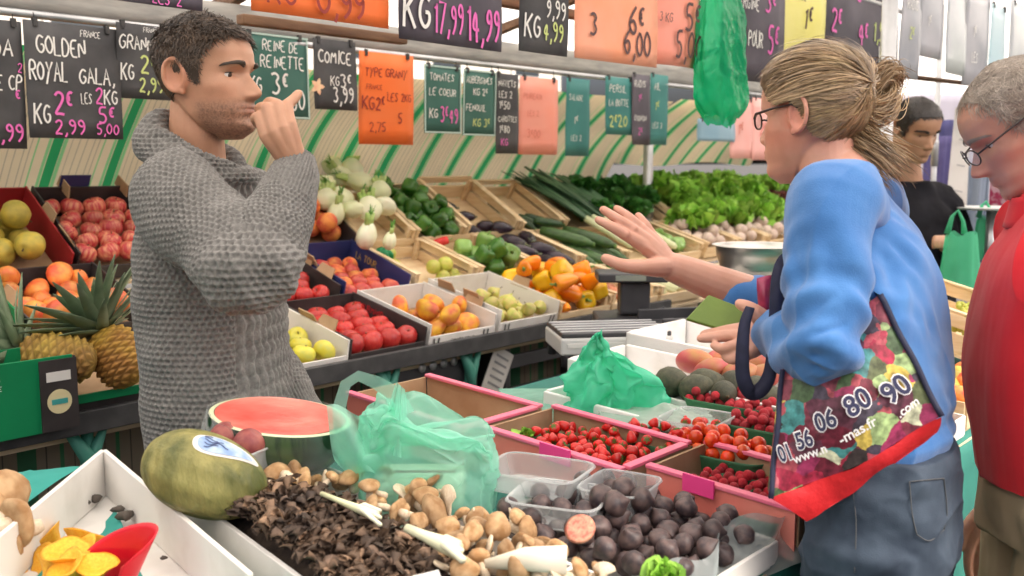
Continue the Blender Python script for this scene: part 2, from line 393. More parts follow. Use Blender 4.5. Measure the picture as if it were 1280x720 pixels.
# ---- rear display: stepped shelves, front rail, trestles, skirt
m_black = mat('black_rail', (.035, .035, .037), .55, (.06, .06, .06), nscale=20)
m_teal_paint = mat('teal_paint', (.06, .30, .22), .5, (.10, .38, .29), nscale=15)
TIER = {1: (2.29, .90, .2), 2: (2.68, 1.005, .3), 3: (3.02, 1.14, .6)}
t = thing('display_stand', 'long stepped stand that carries the crates of fruit and vegetables', 'stand', (2.2, 2.6, 0))
for k, (Y, z, s) in TIER.items():
    d = .39 if k == 1 else .36
    a = math.atan(s); M = Matrix.Translation((0, Y, z - .012)) @ Matrix.Rotation(a, 4, 'X')
    MB().box((3.3, d/2*1.04, -.006), (5.4, d*1.04, .012), M).build('shelf', m_plank, t, smooth=False)
MB().box((2.25, 2.272, .895), (2.84, .02, .055)).build('front_rail', m_black, t, bev=.003, smooth=False)
for (px, py) in ((107, 530), (482, 470), (585, 460)):
    p = ony(px, py, 2.33); x = p.x
    lg = MB().tube([(x, 2.33, .02), (x, 2.33, .86)], .017, 12).build('leg', m_teal_paint, t)
    MB().tube([(x - .05, 2.31, .865), (x - .01, 2.31, .80), (x, 2.305, .72)], [.012, .02, .012], 8).tube([(x + .05, 2.31, .89), (x + .01, 2.31, .81), (x, 2.305, .76)], [.005, .015, .01], 8).build('knot', m_teal_paint, lg)
for x in (1.0, 2.4, 3.6, 4.9):
    MB().bar((x, 3.3, .02), (x, 3.3, 1.25), .04, .04).build('leg', m_wood, t)
MB().bar((.5, 2.36, .862), (4.0, 2.36, .862), .07, .045).build('bearer', m_plank, t, smooth=False, bev=.003)
m_skirt = stripe_mat('skirt_cloth', .17, [(.05, .3, (.02, .10, .045)), (.42, .44, (.05, .05, .04)), (.62, .68, (.03, .14, .06)), (.84, .86, (.05, .05, .04))], (.17, .14, .10), trans=.1)
c = MB().grid(lambda u, v: Vector((.3 + 4.6*u, 2.50 + .018*math.sin(u*95) + .01*math.sin(u*37), .04 + .83*v)), 260, 6).build('stand_skirt', m_skirt)
tag(c, 'dark green and brown striped cloth hanging under the display stand', 'cloth')

# ---- front table
m_green_cloth = mat('green_cloth', (.012, .13, .105), .75, (.02, .19, .15), nscale=5, bump=.25, bscale=14)
t = thing('market_table', 'long trestle table in front of the vendor carrying the trays', 'table', (2.2, 1.15, 0))
def tz(Y): return .862 + .06*(Y - .65)
MB().hexa([(.3, .68, tz(.68)-.025), (3.6, .68, tz(.68)-.025), (3.6, 1.64, tz(1.64)-.025), (.3, 1.64, tz(1.64)-.025), (.3, .68, tz(.68)-.004), (3.6, .68, tz(.68)-.004), (3.6, 1.64, tz(1.64)-.004), (.3, 1.64, tz(1.64)-.004)]).build('tabletop', m_plank, t, smooth=False)
for x in (.6, 1.9, 3.3):
    for y in (.80, 1.5):
        MB().bar((x, y, .02), (x, y, tz(y)-.03), .04, .04).build('leg', m_steel, t)
def cloth_fn(u, v):
    X = .26 + 3.40*u
    if v < .6:
        Y = 1.66 - .99*(v/.6); z = tz(Y) + .001 + .0008*math.sin(X*25)*math.sin(Y*31)
    else:
        w = (v - .6)/.4; Y = .668 - .012*math.sin(X*17)*w - .02*w; z = tz(.67) - .62*w
    return Vector((X, Y, z))
c = MB().grid(cloth_fn, 170, 40).build('tablecloth', m_green_cloth)
tag(c, 'dark green cloth covering the front table and hanging down its customer side', 'tablecloth')
# ================================================================ produce meshes (unit sized, shared by the copies)
def prof_apple(top=.30, bot=.14, sq=.88, sh=.06, n=16):
    P = []
    for i in range(n + 1):
        p = PI*i/n; r = max(0.0, math.sin(p))**.92 if 0 < i < n else 0.0
        z = -math.cos(p)*sq
        if z > 0: z -= top*math.exp(-(r/.30)**2)
        else: z += bot*math.exp(-(r/.22)**2)
        P.append((r*(1 + sh*z), z))
    return P
def stem(mb, z0, z1, r=.05, mi=1, lean=.12): mb.tube([(0, 0, z0), (lean*.4, 0, (z0+z1)/2), (lean, .03, z1)], [r, r*.8, r*1.2], 6, mi=mi)
m_stem = mat('fruit_stem', (.10, .07, .03), .8)
m_gstem = mat('green_stem', (.10, .22, .04), .6, (.2, .32, .08), nscale=10)
def fruit_mat(name, c1, c2, sc=2.0, rough=.32, rc=None, st=(1, 1, 1), ramp=(.36, .66), rnd=.24, bump=.06, sss=.06):
    return mat(name, c1, rough, c2, nscale=sc, ndet=3, rnd=rnd, rndcol=None, stretch=st, ramp=ramp, bump=bump, bscale=40, sss=sss, spec=.45)
def mk(name, mats, fn):
    mb = MB(); fn(mb); return mb.mesh(name, mats)
def fr_apple(mb, **k):
    mb.lathe(prof_apple(**k), 22, fn=lambda a, z: 1 + .025*math.cos(5*a)*max(0, -z) + .02*math.cos(2*a + 1)); stem(mb, .5, .85)
def fr_peach(mb):
    mb.lathe(prof_apple(.22, .06, .94, .02), 24, fn=lambda a, z: 1 - .07*math.exp(-((a - PI)/.22)**2)); stem(mb, .66, .74, .06)
def fr_quince(mb):
    P = [];n = 16
    for i in range(n+1):
        p = PI*i/n; r = math.sin(p) if 0 < i < n else 0; z = -math.cos(p)*1.06; r *= 1 - .22*max(0, z)**2
        z -= .18*math.exp(-(r/.25)**2) if z > 0 else -.16*math.exp(-(r/.2)**2); P.append((r, z))
    mb.lathe(P, 22, fn=lambda a, z: 1 + .03*math.cos(3*a + z)); stem(mb, .8, 1.1)
def fr_pear(mb):
    P = [(0, -.86)]
    for i in range(1, 18):
        t = i/18; z = -.9 + 2.25*t; r = math.sin(PI*min(1, (t*1.05))**.72)*(1 - .42*t) * 1.15; P.append((max(.02, r), z))
    P.append((0, 1.34)); mb.lathe(P, 20); stem(mb, 1.25, 1.6)
def fr_mango(mb):
    n = 18
    def f(u, v):
        p = PI*v; a = 2*PI*u; r = math.sin(p)
        x = 1.0*r*math.cos(a)*(1 + .12*math.cos(p)); y = .82*r*math.sin(a); z = -1.25*math.cos(p); x += .16*(z*z - .5)
        return Vector((x, y, z))
    mb.grid(f, 22, n, True); mb.tube([(.22, 0, 1.2), (.24, 0, 1.32)], .06, 6, mi=1)
def fr_pepper(mb):
    P = [(.12, -.92), (.45, -1.0), (.74, -.84), (.86, -.5), (.93, -.1), (.98, .3), (.97, .6), (.8, .84), (.5, .86), (.2, .72), (0, .68)]
    mb.lathe(P, 32, fn=lambda a, z: 1 + .10*math.cos(4*a + .3)*(1 - .3*z) + .03*math.cos(a)); mb.tube([(0, 0, .66), (.05, 0, .9), (.2, .05, 1.15)], [.22, .11, .13], 8, mi=1)
def fr_longpepper(mb):
    P = [(0, -1.55), (.2, -1.5), (.42, -1.2), (.58, -.7), (.68, -.1), (.74, .4), (.7, .75), (.5, .9), (.2, .82), (0, .8)]
    mb.lathe(P, 24, fn=lambda a, z: 1 + .09*math.cos(3*a)); mb.tube([(0, 0, .78), (.05, 0, 1.0), (.18, .03, 1.3)], [.2, .1, .12], 8, mi=1)
def fr_fig(mb):
    P = [(0, -.80), (.3, -.78), (.62, -.62), (.88, -.3), (.98, .05), (.90, .38), (.66, .66), (.38, .9), (.2, 1.08), (.13, 1.2), (0, 1.22)]
    mb.lathe(P, 22, fn=lambda a, z: 1 + .022*math.cos(9*a) + .03*math.cos(3*a + z))
def fr_straw(mb):
    P = [(0, -1.1), (.22, -1.04), (.5, -.72), (.74, -.25), (.86, .2), (.78, .55), (.45, .74), (0, .76)]
    mb.lathe(P, 12)
    for k in range(6):
        a = k*PI/3; mb.add([(0, 0, .78), (.3*math.cos(a-.4), .3*math.sin(a-.4), .86), (.75*math.cos(a), .75*math.sin(a), .72), (.3*math.cos(a+.4), .3*math.sin(a+.4), .86)], [(0, 1, 2, 3)], 1)
def fr_round(mb): mb.lathe(prof_apple(.10, .04, .95, 0, 10), 14)
def fr_avocado(mb):
    P = [(0, -1.0), (.4, -.92), (.75, -.62), (.92, -.2), (.9, .2), (.75, .6), (.52, .95), (.3, 1.2), (0, 1.3)]
    mb.lathe(P, 20); stem(mb, 1.25, 1.36, .09)
def fr_eggplant(mb):
    pts = [(0, 0, -1.6), (.03, 0, -1.5), (.1, 0, -1.0), (.12, 0, -.3), (.06, 0, .4), (-.05, 0, 1.0), (-.1, 0, 1.35), (-.1, 0, 1.5)]
    mb.tube(pts, [.06, .42, .72, .78, .66, .5, .36, .1], 20)
    mb.tube([(-.07, 0, 1.15), (-.1, 0, 1.4), (-.12, 0, 1.62), (-.05, 0, 1.95)], [.46, .3, .13, .14], 10, mi=1)
    for k in range(5):
        a = k*2*PI/5; c, s_ = math.cos(a), math.sin(a)
        mb.add([(-.08+.36*math.cos(a-.5), .36*math.sin(a-.5), 1.3), (-.08+.36*math.cos(a+.5), .36*math.sin(a+.5), 1.3), (-.02+.6*c, .6*s_, .82)], [(0, 2, 1)], 1)
def fr_zuch(mb):
    mb.tube([(0, 0, -3.2), (0, 0, -3.1), (.05, 0, -2), (.12, 0, 0), (.08, 0, 2), (0, 0, 2.9), (-.03, 0, 3.1), (-.05, 0, 3.5)], [.1, .5, .72, .78, .72, .52, .36, .34], 14)
    mb.tube([(-.03, 0, 3.05), (-.06, 0, 3.6)], [.36, .30], 6, mi=1)
def fr_sweetpot(mb):
    mb.tube([(0, 0, -2.2), (.1, 0, -1.7), (.2, .1, -.8), (.15, .1, .2), (-.05, 0, 1.1), (-.1, -.1, 1.8), (0, -.1, 2.4)], [.05, .3, .72, .85, .66, .32, .05], 12)
def fr_plum(mb): mb.lathe(prof_apple(.15, .05, 1.0, 0, 14), 20, fn=lambda a, z: 1 - .04*math.exp(-((a - PI)/.25)**2))

M_ = {}
def reg(key, mats, fn, **k): M_[key] = mk(key, mats, (lambda mb: fn(mb, **k)))
reg('apple_red', [fruit_mat('apple_red_skin', (.42, .014, .018), (.52, .05, .035), 2.2, st=(2.4, 2.4, .5)), m_stem], fr_apple)
reg('apple_pink', [fruit_mat('apple_pink_skin', (.46, .035, .045), (.70, .34, .18), 1.5, st=(2.6, 2.6, .5), ramp=(.42, .72)), m_stem], fr_apple)
reg('apple_yellow', [fruit_mat('apple_yellow_skin', (.62, .55, .05), (.52, .52, .10), 1.6), m_stem], fr_apple)
reg('quince', [fruit_mat('quince_skin', (.52, .40, .06), (.36, .30, .06), 1.6, rough=.5), m_stem], fr_quince)
reg('peach', [fruit_mat('peach_skin', (.55, .06, .035), (.80, .30, .07), 1.1, rough=.6), m_stem], fr_peach)
reg('nectarine', [fruit_mat('nectarine_skin', (.42, .03, .035), (.58, .12, .06), 1.4, rough=.35), m_stem], fr_peach)
reg('mango_red', [fruit_mat('mango_skin', (.66, .10, .04), (.78, .34, .07), .9, rough=.38), m_stem], fr_mango)
reg('mango_yellow', [fruit_mat('mango_yellow_skin', (.80, .44, .03), (.62, .12, .05), .9, rough=.4), m_stem], fr_mango)
reg('pear', [fruit_mat('pear_skin', (.46, .50, .10), (.60, .48, .18), 1.6), m_stem], fr_pear)
reg('pepper_orange', [fruit_mat('pepper_orange_skin', (.92, .24, .008), (.92, .30, .01), 1.0, rough=.16), m_gstem], fr_longpepper)
reg('pepper_yellow', [fruit_mat('pepper_yellow_skin', (.90, .50, .01), (.90, .56, .02), 1.0, rough=.16), m_gstem], fr_pepper)
reg('pepper_mixed', [fruit_mat('pepper_mixed_skin', (.90, .52, .015), (.80, .08, .015), .8, rough=.2), m_gstem], fr_pepper)
reg('pepper_green', [fruit_mat('pepper_green_skin', (.035, .13, .02), (.075, .20, .03), 1.0, rough=.2), m_gstem], fr_pepper)
reg('pepper_light', [fruit_mat('pepper_light_skin', (.16, .30, .06), (.22, .38, .09), 1.0, rough=.22), m_gstem], fr_pepper)
reg('fig', [fruit_mat('fig_skin', (.042, .030, .034), (.125, .082, .075), 1.5, rough=.45, bump=.1), m_stem], fr_fig)
reg('strawberry', [fruit_mat('strawberry_skin', (.55, .012, .012), (.62, .03, .02), 4, rough=.28), mat('calyx', (.06, .2, .03), .6)], fr_straw)
reg('tomato', [fruit_mat('tomato_skin', (.72, .035, .012), (.80, .12, .02), 1, rough=.2)], fr_round)
reg('raspberry', [fruit_mat('raspberry_skin', (.50, .012, .025), (.62, .03, .05), 6, rough=.5, bump=.8)], fr_round)
reg('avocado', [fruit_mat('avocado_skin', (.035, .042, .022), (.075, .075, .04), 3, rough=.5, bump=.5), m_stem], fr_avocado)
reg('papaya', [fruit_mat('papaya_skin', (.48, .085, .09), (.44, .22, .07), .7, rough=.45), m_stem], fr_mango)
reg('eggplant', [fruit_mat('eggplant_skin', (.022, .014, .026), (.05, .03, .05), 1.5, rough=.22), mat('eggplant_cap', (.11, .13, .06), .7)], fr_eggplant)
reg('zucchini', [fruit_mat('zucchini_skin', (.028, .075, .018), (.07, .15, .04), 3, rough=.35, st=(2, 2, .4)), m_gstem], fr_zuch)
reg('cucumber', [fruit_mat('cucumber_skin', (.014, .045, .014), (.03, .08, .02), 3, rough=.35, st=(2, 2, .4)), m_gstem], fr_zuch)
reg('sweet_potato', [fruit_mat('sweet_potato_skin', (.46, .15, .08), (.58, .26, .15), 2.5, rough=.7)], fr_sweetpot)
reg('plum', [fruit_mat('plum_skin', (.26, .05, .055), (.38, .11, .09), 1.5, rough=.5)], fr_plum)
reg('lime', [fruit_mat('lime_skin', (.40, .44, .07), (.50, .46, .10), 2, rough=.35)], fr_round)

def place(me, name, loc, rot, sc, label=None, cat=None, group=None):
    o = bpy.data.objects.new(name, me); COL.objects.link(o); o.location = loc
    o.rotation_euler = rot if not hasattr(rot, 'to_euler') else rot.to_euler(); o.scale = (sc*RD.uniform(.94, 1.06), sc*RD.uniform(.94, 1.06), sc*RD.uniform(.92, 1.06)) if not hasattr(sc, '__len__') else sc
    return tag(o, label, cat, group)
def fill(M, box, zf, keys, r, n, name, label, cat, group, up=.5, tries=60, jr=.06, zmax=None, keep=None):
    """settle n fruits into a box of the frame M: each takes the lowest of a few random spots"""
    x0, x1, y0, y1 = box; P = []
    for i in range(n):
        rr = r*(1 + RD.uniform(-jr, jr)); best = None
        for _ in range(tries):
            x = RD.uniform(x0 + rr, x1 - rr); y = RD.uniform(y0 + rr, y1 - rr); z = zf + rr*.9
            for (a, b, c, q) in P:
                d2 = (a-x)**2 + (b-y)**2; s = (rr + q)*.94
                if d2 < s*s: z = max(z, c + math.sqrt(s*s - d2))
            cost = z + (.2*rr*abs(y - (y0+y1)/2)/(y1-y0))
            if best is None or cost < best[0]: best = (cost, x, y, z)
        _, x, y, z = best
        if zmax and z > zmax: continue
        P.append((x, y, z, rr))
        q = Euler((RD.gauss(0, up), RD.gauss(0, up), RD.uniform(0, 6.28))) if up < 2 else Euler((RD.uniform(0, 6), RD.uniform(0, 6), RD.uniform(0, 6)))
        k = keys if isinstance(keys, str) else RD.choice(keys)
        place(M_[k], name, M @ Vector((x, y, z)), q.to_matrix(), rr, label, cat, group)
    return P

def rows(M, box, zf, keys, r, name, label, cat, group, up=.35, skip=.0, sx=2.02, sy=1.78):
    x0, x1, y0, y1 = box; y = y0 + r; k = 0
    while y < y1 - r*.6:
        x = x0 + r + (r if k % 2 else 0)
        while x < x1 - r*.75:
            if RD.random() >= skip:
                rr = r*RD.uniform(.93, 1.05); q = Euler((RD.gauss(0, up), RD.gauss(0, up), RD.uniform(0, 6.28)))
                place(M_[keys if isinstance(keys, str) else RD.choice(keys)], name, M @ Vector((x + RD.uniform(-.12, .12)*r, y + RD.uniform(-.12, .12)*r, zf + rr*.9 + RD.uniform(0, .15)*r)), q.to_matrix(), rr, label, cat, group)
            x += sx*r
        y += sy*r; k += 1
# ================================================================ crates
m_cw = mat('crate_wood', (.66, .48, .27), .75, (.78, .62, .40), nscale=7, stretch=(1, 1, 9), bump=.2, bscale=70, rnd=.12)
m_card = mat('brown_card', (.36, .225, .12), .85, (.47, .32, .19), nscale=8, ndet=8, bump=.1, rnd=.1)
m_wcard = mat('white_card', (.76, .74, .70), .7, (.55, .51, .45), nscale=7, ndet=9, ramp=(.50, .82), bump=.1, bscale=30)
m_bcard = mat('black_card', (.022, .018, .018), .6, (.05, .04, .04), nscale=10)
m_blcard = mat('blue_card', (.022, .030, .13), .5, (.03, .04, .16), nscale=8)
m_rcard = mat('red_card', (.36, .015, .02), .6, (.28, .012, .015), nscale=8)
m_gcard = mat('green_card', (.0, .24, .085), .5, (.0, .20, .07), nscale=8)
m_pcard = mat('pink_card', (.86, .17, .29), .55, (.80, .2, .28), nscale=8)
m_coral = mat('coral_card', (.80, .20, .16), .6, (.76, .24, .19), nscale=5)
m_foam = mat('white_foam', (.80, .79, .77), .6, (.60, .57, .52), nscale=8, ndet=9, ramp=(.52, .85), bump=.15, bscale=200)

def tierM(t, X, dy=0.0, dz=0.0, tilt=0.0):
    Y, z, s = TIER[t]
    return Matrix.Translation((X, Y, z)) @ Matrix.Rotation(math.atan(s) + tilt, 4, 'X') @ Matrix.Translation((0, dy, dz))
def crate(label, M, w, d, h, hf, mats, name='crate', group=None, wood=False, wl=.006, flaps=None, hb=None, cat='crate'):
    """front low panel, two sides, back, floor; wooden ones get corner posts and slats"""
    o = thing(name, label, cat, M.translation, group)
    hb = h*1.08 if hb is None else hb
    mf, ms, mbk, mfl = mats
    MB().box((w/2, d/2, .003), (w - .004, d - .004, .006), M).build('floor_panel', mfl, o, smooth=False)
    if wood:
        wl = .009
        for x in (wl/2, w - wl/2):
            b = MB().box((x, d/2, h*.32), (wl, d, h*.46), M).box((x, d/2, h*.83), (wl, d, h*.30), M)
            b.build('side_panel', ms, o, smooth=False, bev=.0015)
        MB().box((w/2, wl/2, hf*.5), (w - 2*wl - .002, wl, hf*.8), M).build('front_panel', mf, o, smooth=False, bev=.0015)
        MB().box((w/2, d - wl/2, hb*.35), (w - 2*wl - .002, wl, hb*.5), M).box((w/2, d - wl/2, hb*.86), (w - 2*wl - .002, wl, hb*.24), M).build('back_panel', mbk, o, smooth=False, bev=.0015)
        for x in (wl + .011, w - wl - .011):
            for y in (wl + .011, d - wl - .011):
                MB().box((x, y, (h+.006)/2), (.02, .02, h + .002), M).build('corner_post', ms, o, smooth=False, bev=.0015)
        for x in (.012, w - .012):
            MB().box((x, d/2, h + .0045), (.022, d, .006), M).build('top_rail', ms, o, smooth=False, bev=.0015)
    else:
        for x in (wl/2, w - wl/2):
            P = [M @ Vector(p) for p in ((x-wl/2, 0, 0), (x+wl/2, 0, 0), (x+wl/2, d, 0), (x-wl/2, d, 0), (x-wl/2, 0, h*.98), (x+wl/2, 0, h*.98), (x+wl/2, d, h*1.12), (x-wl/2, d, h*1.12))]
            MB().hexa(P).build('side_panel', ms, o, smooth=False, bev=.001)
        MB().box((w/2, wl/2, hf/2), (w - 2*wl - .001, wl, hf), M).build('front_panel', mf, o, smooth=False, bev=.001)
        MB().box((w/2, d - wl/2, hb/2), (w - 2*wl - .001, wl, hb), M).build('back_panel', mbk, o, smooth=False, bev=.001)
        for (x, y, ang, fm) in (flaps or []):
            F_ = M @ Matrix.Translation((x, y, h*.96)) @ Matrix.Rotation(ang, 4, 'Y')
            MB().hexa([F_ @ Vector(p) for p in ((-.002, -.045, 0), (.002, -.045, 0), (.002, .045, 0), (-.002, .045, 0), (-.002, -.035, .04), (.002, -.035, .04), (.002, .035, .04), (-.002, .035, .04))]).build('flap', fm, o, smooth=False)
    return o
WOOD = (m_cw, m_cw, m_cw, m_cw)
WHT = (m_wcard, m_wcard, m_wcard, m_card)
BLK = (m_bcard, m_bcard, m_bcard, m_card)
def frontwrite(o, M, txt, x, z, h, w, m, y=-.0015, lw=.14):
    mb = MB(); lettering(mb, txt, M @ Matrix.Translation((0, y, 0)), x, z, h, w, lw); mb.build('lettering', m, o, smooth=False)
def sidewrite(o, M, X, txt, y0, z, h, w, m, lw=.13, left=True):
    """lettering on a side panel's inner face (seen looking along +X) """
    Q = M @ Matrix.Translation((X, y0, 0)) @ Matrix.Rotation(-PI/2, 4, 'Z')
    mb = MB(); lettering(mb, txt, Q, 0, z, h, w, lw); mb.build('lettering', m, o, smooth=False)
m_ink_w = mat('white_ink', (.78, .78, .76), .6); m_ink_k = mat('black_ink', (.02, .02, .02), .6); m_ink_y = mat('gold_ink', (.62, .42, .10), .5); m_ink_r = mat('red_ink', (.5, .02, .03), .5); m_ink_b = mat('navy_ink', (.02, .03, .12), .5)

# ---- front tier, left to right
M = tierM(1, 1.0)
o = crate('black crate with a green strip along its front holding two pineapples', M, .34, .36, .07, .055, (m_bcard, m_bcard, m_bcard, m_card), flaps=None)
MB().box((.17, -.0045, .052), (.33, .006, .022), M).build('green_strip', m_gcard, o, smooth=False, bev=.001)
M = Matrix.Translation((.69, 2.225, .90))
o = crate('green fruit box with white print and a round badge on its black end', M, .36, .10, .17, .17, (m_gcard, m_bcard, m_gcard, m_card), name='fruit_box', cat='box')
frontwrite(o, M, 'FRUITS', .13, .130, .016, .10, m_ink_w); frontwrite(o, M, 'DE QUALITE', .13, .112, .010, .10, m_ink_w)
MB().box((.317, -.0045, .083), (.084, .004, .162), M).build('end_panel', m_bcard, o, smooth=False)
MB().lathe([(0, 0), (.028, 0), (.028, .001), (0, .001)], 24, M @ Matrix.Translation((.316, -.0066, .068)) @ Matrix.Rotation(PI/2, 4, 'X')).build('badge', mat('cream_badge', (.75, .66, .38), .5), o, smooth=False)
MB().box((.316, -.008, .068), (.036, .001, .012), M).build('badge_band', mat('badge_teal', (.05, .35, .33), .5), o, smooth=False)
MB().box((.316, -.0078, .126), (.055, .001, .022), M).build('sticker', m_wcard, o, smooth=False)

m_pine = mat('pineapple_skin', (.34, .17, .045), .7, (.52, .36, .06), nscale=9, tint=True, rnd=.1)
m_pleaf = mat('pineapple_leaf', (.12, .19, .10), .55, (.27, .34, .22), nscale=8)
def pineapple(label, loc, rot, ln, r, yel):
    o = thing('pineapple', label, 'pineapple', loc)
    Mx = Matrix.Translation(loc) @ rot.to_matrix().to_4x4()
    mb = MB(); nu, nv = 96, 72
    def f(u, v):
        z = (v - .5)*ln; e = (1 - abs(2*v - 1)**3.2)**.5
        a = u*2*PI; k = 8
        p = (u*k + v*9) % 1; q = (u*k - v*9) % 1
        bump = min(min(p, 1-p), min(q, 1-q))*2
        rr = r*e*(1 + .10*min(1, bump*2.2)) + (.004 if abs(p-.5) < .12 and abs(q-.5) < .12 else 0)
        return Mx @ Vector((rr*math.cos(a), rr*math.sin(a), z))
    mb.grid(f, nu, nv, True)
    for j in range(nv):
        for i in range(nu):
            u = i/nu; v = j/(nv-1); p = (u*8 + v*9) % 1; q = (u*8 - v*9) % 1; b = min(min(p, 1-p), min(q, 1-q))*2
            t = .55 + .45*min(1, b*2)
            mb.c.append((t*(1 + yel*.5), t*(1 + yel*.35), t))
    mb.build('body', m_pine, o)
    mb = MB(); 
    for k in range(64):
        t = k/64; a = k*2.4; l = .055 + .11*math.sin(PI*min(1, t*1.05 + .12)) ; out = 1.25*(1 - t)**.8 + .05
        d = Vector((math.cos(a)*math.sin(out), math.sin(a)*math.sin(out), math.cos(out))); b0 = Vector((math.cos(a)*.012, math.sin(a)*.012, ln/2 - .008 + .03*t))
        pts = [Mx @ (b0 + d*l*s + Vector((math.cos(a), math.sin(a), 0))*(.35*l*s*s) - Vector((0, 0, 1))*(.05*l*s*s)) for s in (0, .3, .6, .85, 1)]
        mb.ribbon(pts, [.030, .032, .025, .014, .002], (Mx.to_3x3() @ (Vector((0, 0, 1)) - d*.3)))
    mb.build('crown', m_pleaf, o, solid=.0012)
p = dep(72, 447, 2.33); pineapple('brown pineapple lying on its side in the black crate at the lower left', p, Matrix.Rotation(1.75, 3, Vector((.757*.5+.653*.3, .3, 0)).normalized()) if False else Vector((-.62, .66, .16)).to_track_quat('Z', 'Y'), .175, .052, 0)
p = dep(148, 446, 2.42); pineapple('yellow pineapple with a large leafy crown leaning in the black crate', p, (RT*-.42 + Vector((0, .25, .86))).to_track_quat('Z', 'Y'), .155, .058, .5)

M = tierM(1, 1.575)
crate('white card crate of yellow apples beside the grey sweater', M, .325, .37, .085, .035, WHT, flaps=[(.325, .12, .5, m_card)])
rows(M, (.01, .315, .01, .30), .006, 'apple_yellow', .0365, 'apple', 'yellow apple in the white card crate next to the sweater', 'apple', 'yellow apples in the white crate')
M = tierM(1, 1.905)
o = crate('black card crate of red apples with red writing on its inner side', M, .315, .37, .085, .035, BLK, flaps=[(.002, .2, -.6, m_card)])
sidewrite(o, M, .308, 'GOURMAND', .33, .05, .022, .17, m_ink_r)
rows(M, (.01, .305, .01, .36), .006, 'apple_red', .0375, 'apple', 'bright red apple in the black crate at the front of the stand', 'apple', 'bright red apples in the black front crate')
M = tierM(1, 2.235)
o = crate('white card crate of red and yellow mangoes with black strokes printed on its front', M, .32, .37, .09, .045, WHT, flaps=[(.318, .12, .5, m_card)])
frontwrite(o, M, 'W', .02, .004, .036, .05, m_ink_k, lw=.2); frontwrite(o, M, 'FRUITS FRAIS', .10, .012, .014, .13, m_ink_k); frontwrite(o, M, 'U', .26, .004, .036, .03, m_ink_k, lw=.2)
fill(M, (.01, .31, .01, .25), .008, ['mango_red', 'mango_yellow', 'mango_yellow'], .035, 14, 'mango', 'red and yellow mango in the white crate with black strokes', 'mango', 'mangoes in the white front crate', up=3)
M = tierM(1, 2.575)
o = crate('white card crate of green pears next to the orange peppers', M, .33, .37, .10, .05, WHT, flaps=[(.002, .14, -.5, m_card), (.002, .27, -.5, m_card), (.325, .2, .4, m_card)])
frontwrite(o, M, 'U', .03, .008, .036, .03, m_ink_k, lw=.2); frontwrite(o, M, '//', .27, .008, .036, .04, m_ink_k, lw=.2)
fill(M, (.01, .32, .01, .30), .010, 'pear', .028, 26, 'pear', 'green pear in the white card crate next to the orange peppers', 'pear', 'green pears in the white front crate', up=3)
M = tierM(1, 2.92, 0, -.005)
crate('wooden crate heaped with orange and yellow peppers', M, .325, .37, .085, .055, WOOD, wood=True)
fill(M, (.0, .32, -.01, .36), .02, ['pepper_orange', 'pepper_orange', 'pepper_orange', 'pepper_yellow'], .042, 27, 'pepper', 'glossy orange or yellow pepper heaped in the wooden crate at the front', 'pepper', 'orange and yellow peppers in the wooden crate', up=3)
M = tierM(1, 3.26)
crate('wooden crate of pink sweet potatoes at the right end of the front row', M, .33, .37, .085, .05, WOOD, wood=True)
fill(M, (.03, .30, .05, .34), .01, 'sweet_potato', .022, 13, 'sweet_potato', 'pink sweet potato in the wooden crate at the end of the front row', 'sweet potato', 'sweet potatoes in the wooden crate', up=3)
M = tierM(1, 3.62)
crate('wooden crate of pale celery stalks behind the outstretched hand', M, .36, .37, .075, .05, WOOD, wood=True)
m_cel = mat('celery_stalk', (.62, .68, .26), .45, (.74, .72, .48), nscale=5, stretch=(1, 1, .3), rnd=.1)
def celery(label, M, n=7):
    o = thing('celery', label, 'celery', M.translation, 'celery stalks in the wooden crate')
    b = MB(); lf = MB()
    for k in range(n):
        x = (k - n/2)*.008 + RD.uniform(-.004, .004); z = RD.uniform(0, .02)
        b.tube([M @ Vector((x*.6, 0, z)), M @ Vector((x, .1, z + .006)), M @ Vector((x*1.6, .24, z + .012)), M @ Vector((x*2.2, .30, z + .015))], [.012, .010, .006, .004], 8, flat=.6)
        for q in range(6):
            c = M @ Vector((x*2.2 + RD.uniform(-.02, .02), .28 + RD.uniform(-.02, .05), z + RD.uniform(0, .03))); d = Vector((RD.uniform(-1, 1), RD.uniform(-1, 1), RD.uniform(-.4, .8)))*.02; e = d.cross(Vector((RD.random(), RD.random(), 1))).normalized()*.012
            lf.add([c - d, c + e, c + d, c - e], [(0, 1, 2, 3)])
    b.build('stalks', m_cel, o); lf.build('leaves', mat('celery_leaf', (.09, .24, .035), .6), o, smooth=False)
for k in range(3): celery('pale green celery bunch in the crate behind the outstretched hand', M @ Matrix.Translation((.07 + .11*k, .03, .03)))

# ---- middle tier
M = tierM(2, .80)
o = crate('green card crate with white writing holding yellow and red peppers', M, .32, .35, .11, .06, (m_gcard, m_gcard, m_gcard, m_card), flaps=[(.318, .1, .4, m_card), (.318, .24, .4, m_card)])
sidewrite(o, M, .312, 'BERGER', .33, .07, .025, .20, m_ink_w)
fill(M, (.02, .30, .0, .33), .03, 'pepper_mixed', .040, 9, 'pepper', 'yellow and red pepper in the green card crate at the left', 'pepper', 'peppers in the green crate', up=3)
M = tierM(2, 1.14)
crate('black crate of ripe red mangoes behind the pineapple crown', M, .34, .35, .09, .05, (m_bcard, m_bcard, m_bcard, m_card))
fill(M, (.01, .33, .01, .34), .02, 'mango_red', .036, 17, 'mango', 'ripe red mango in the crate behind the pineapple crown', 'mango', 'red mangoes behind the pineapple', up=3)
M = tierM(2, 1.865)
o = crate('black card crate of shiny red apples partly behind the sweater', M, .32, .35, .09, .045, BLK, flaps=[(.318, .22, .5, m_card), (.318, .1, .5, m_card)])
MB().box((.18, .30, .10), (.09, .003, .045), M).build('price_card', m_wcard, o, smooth=False)
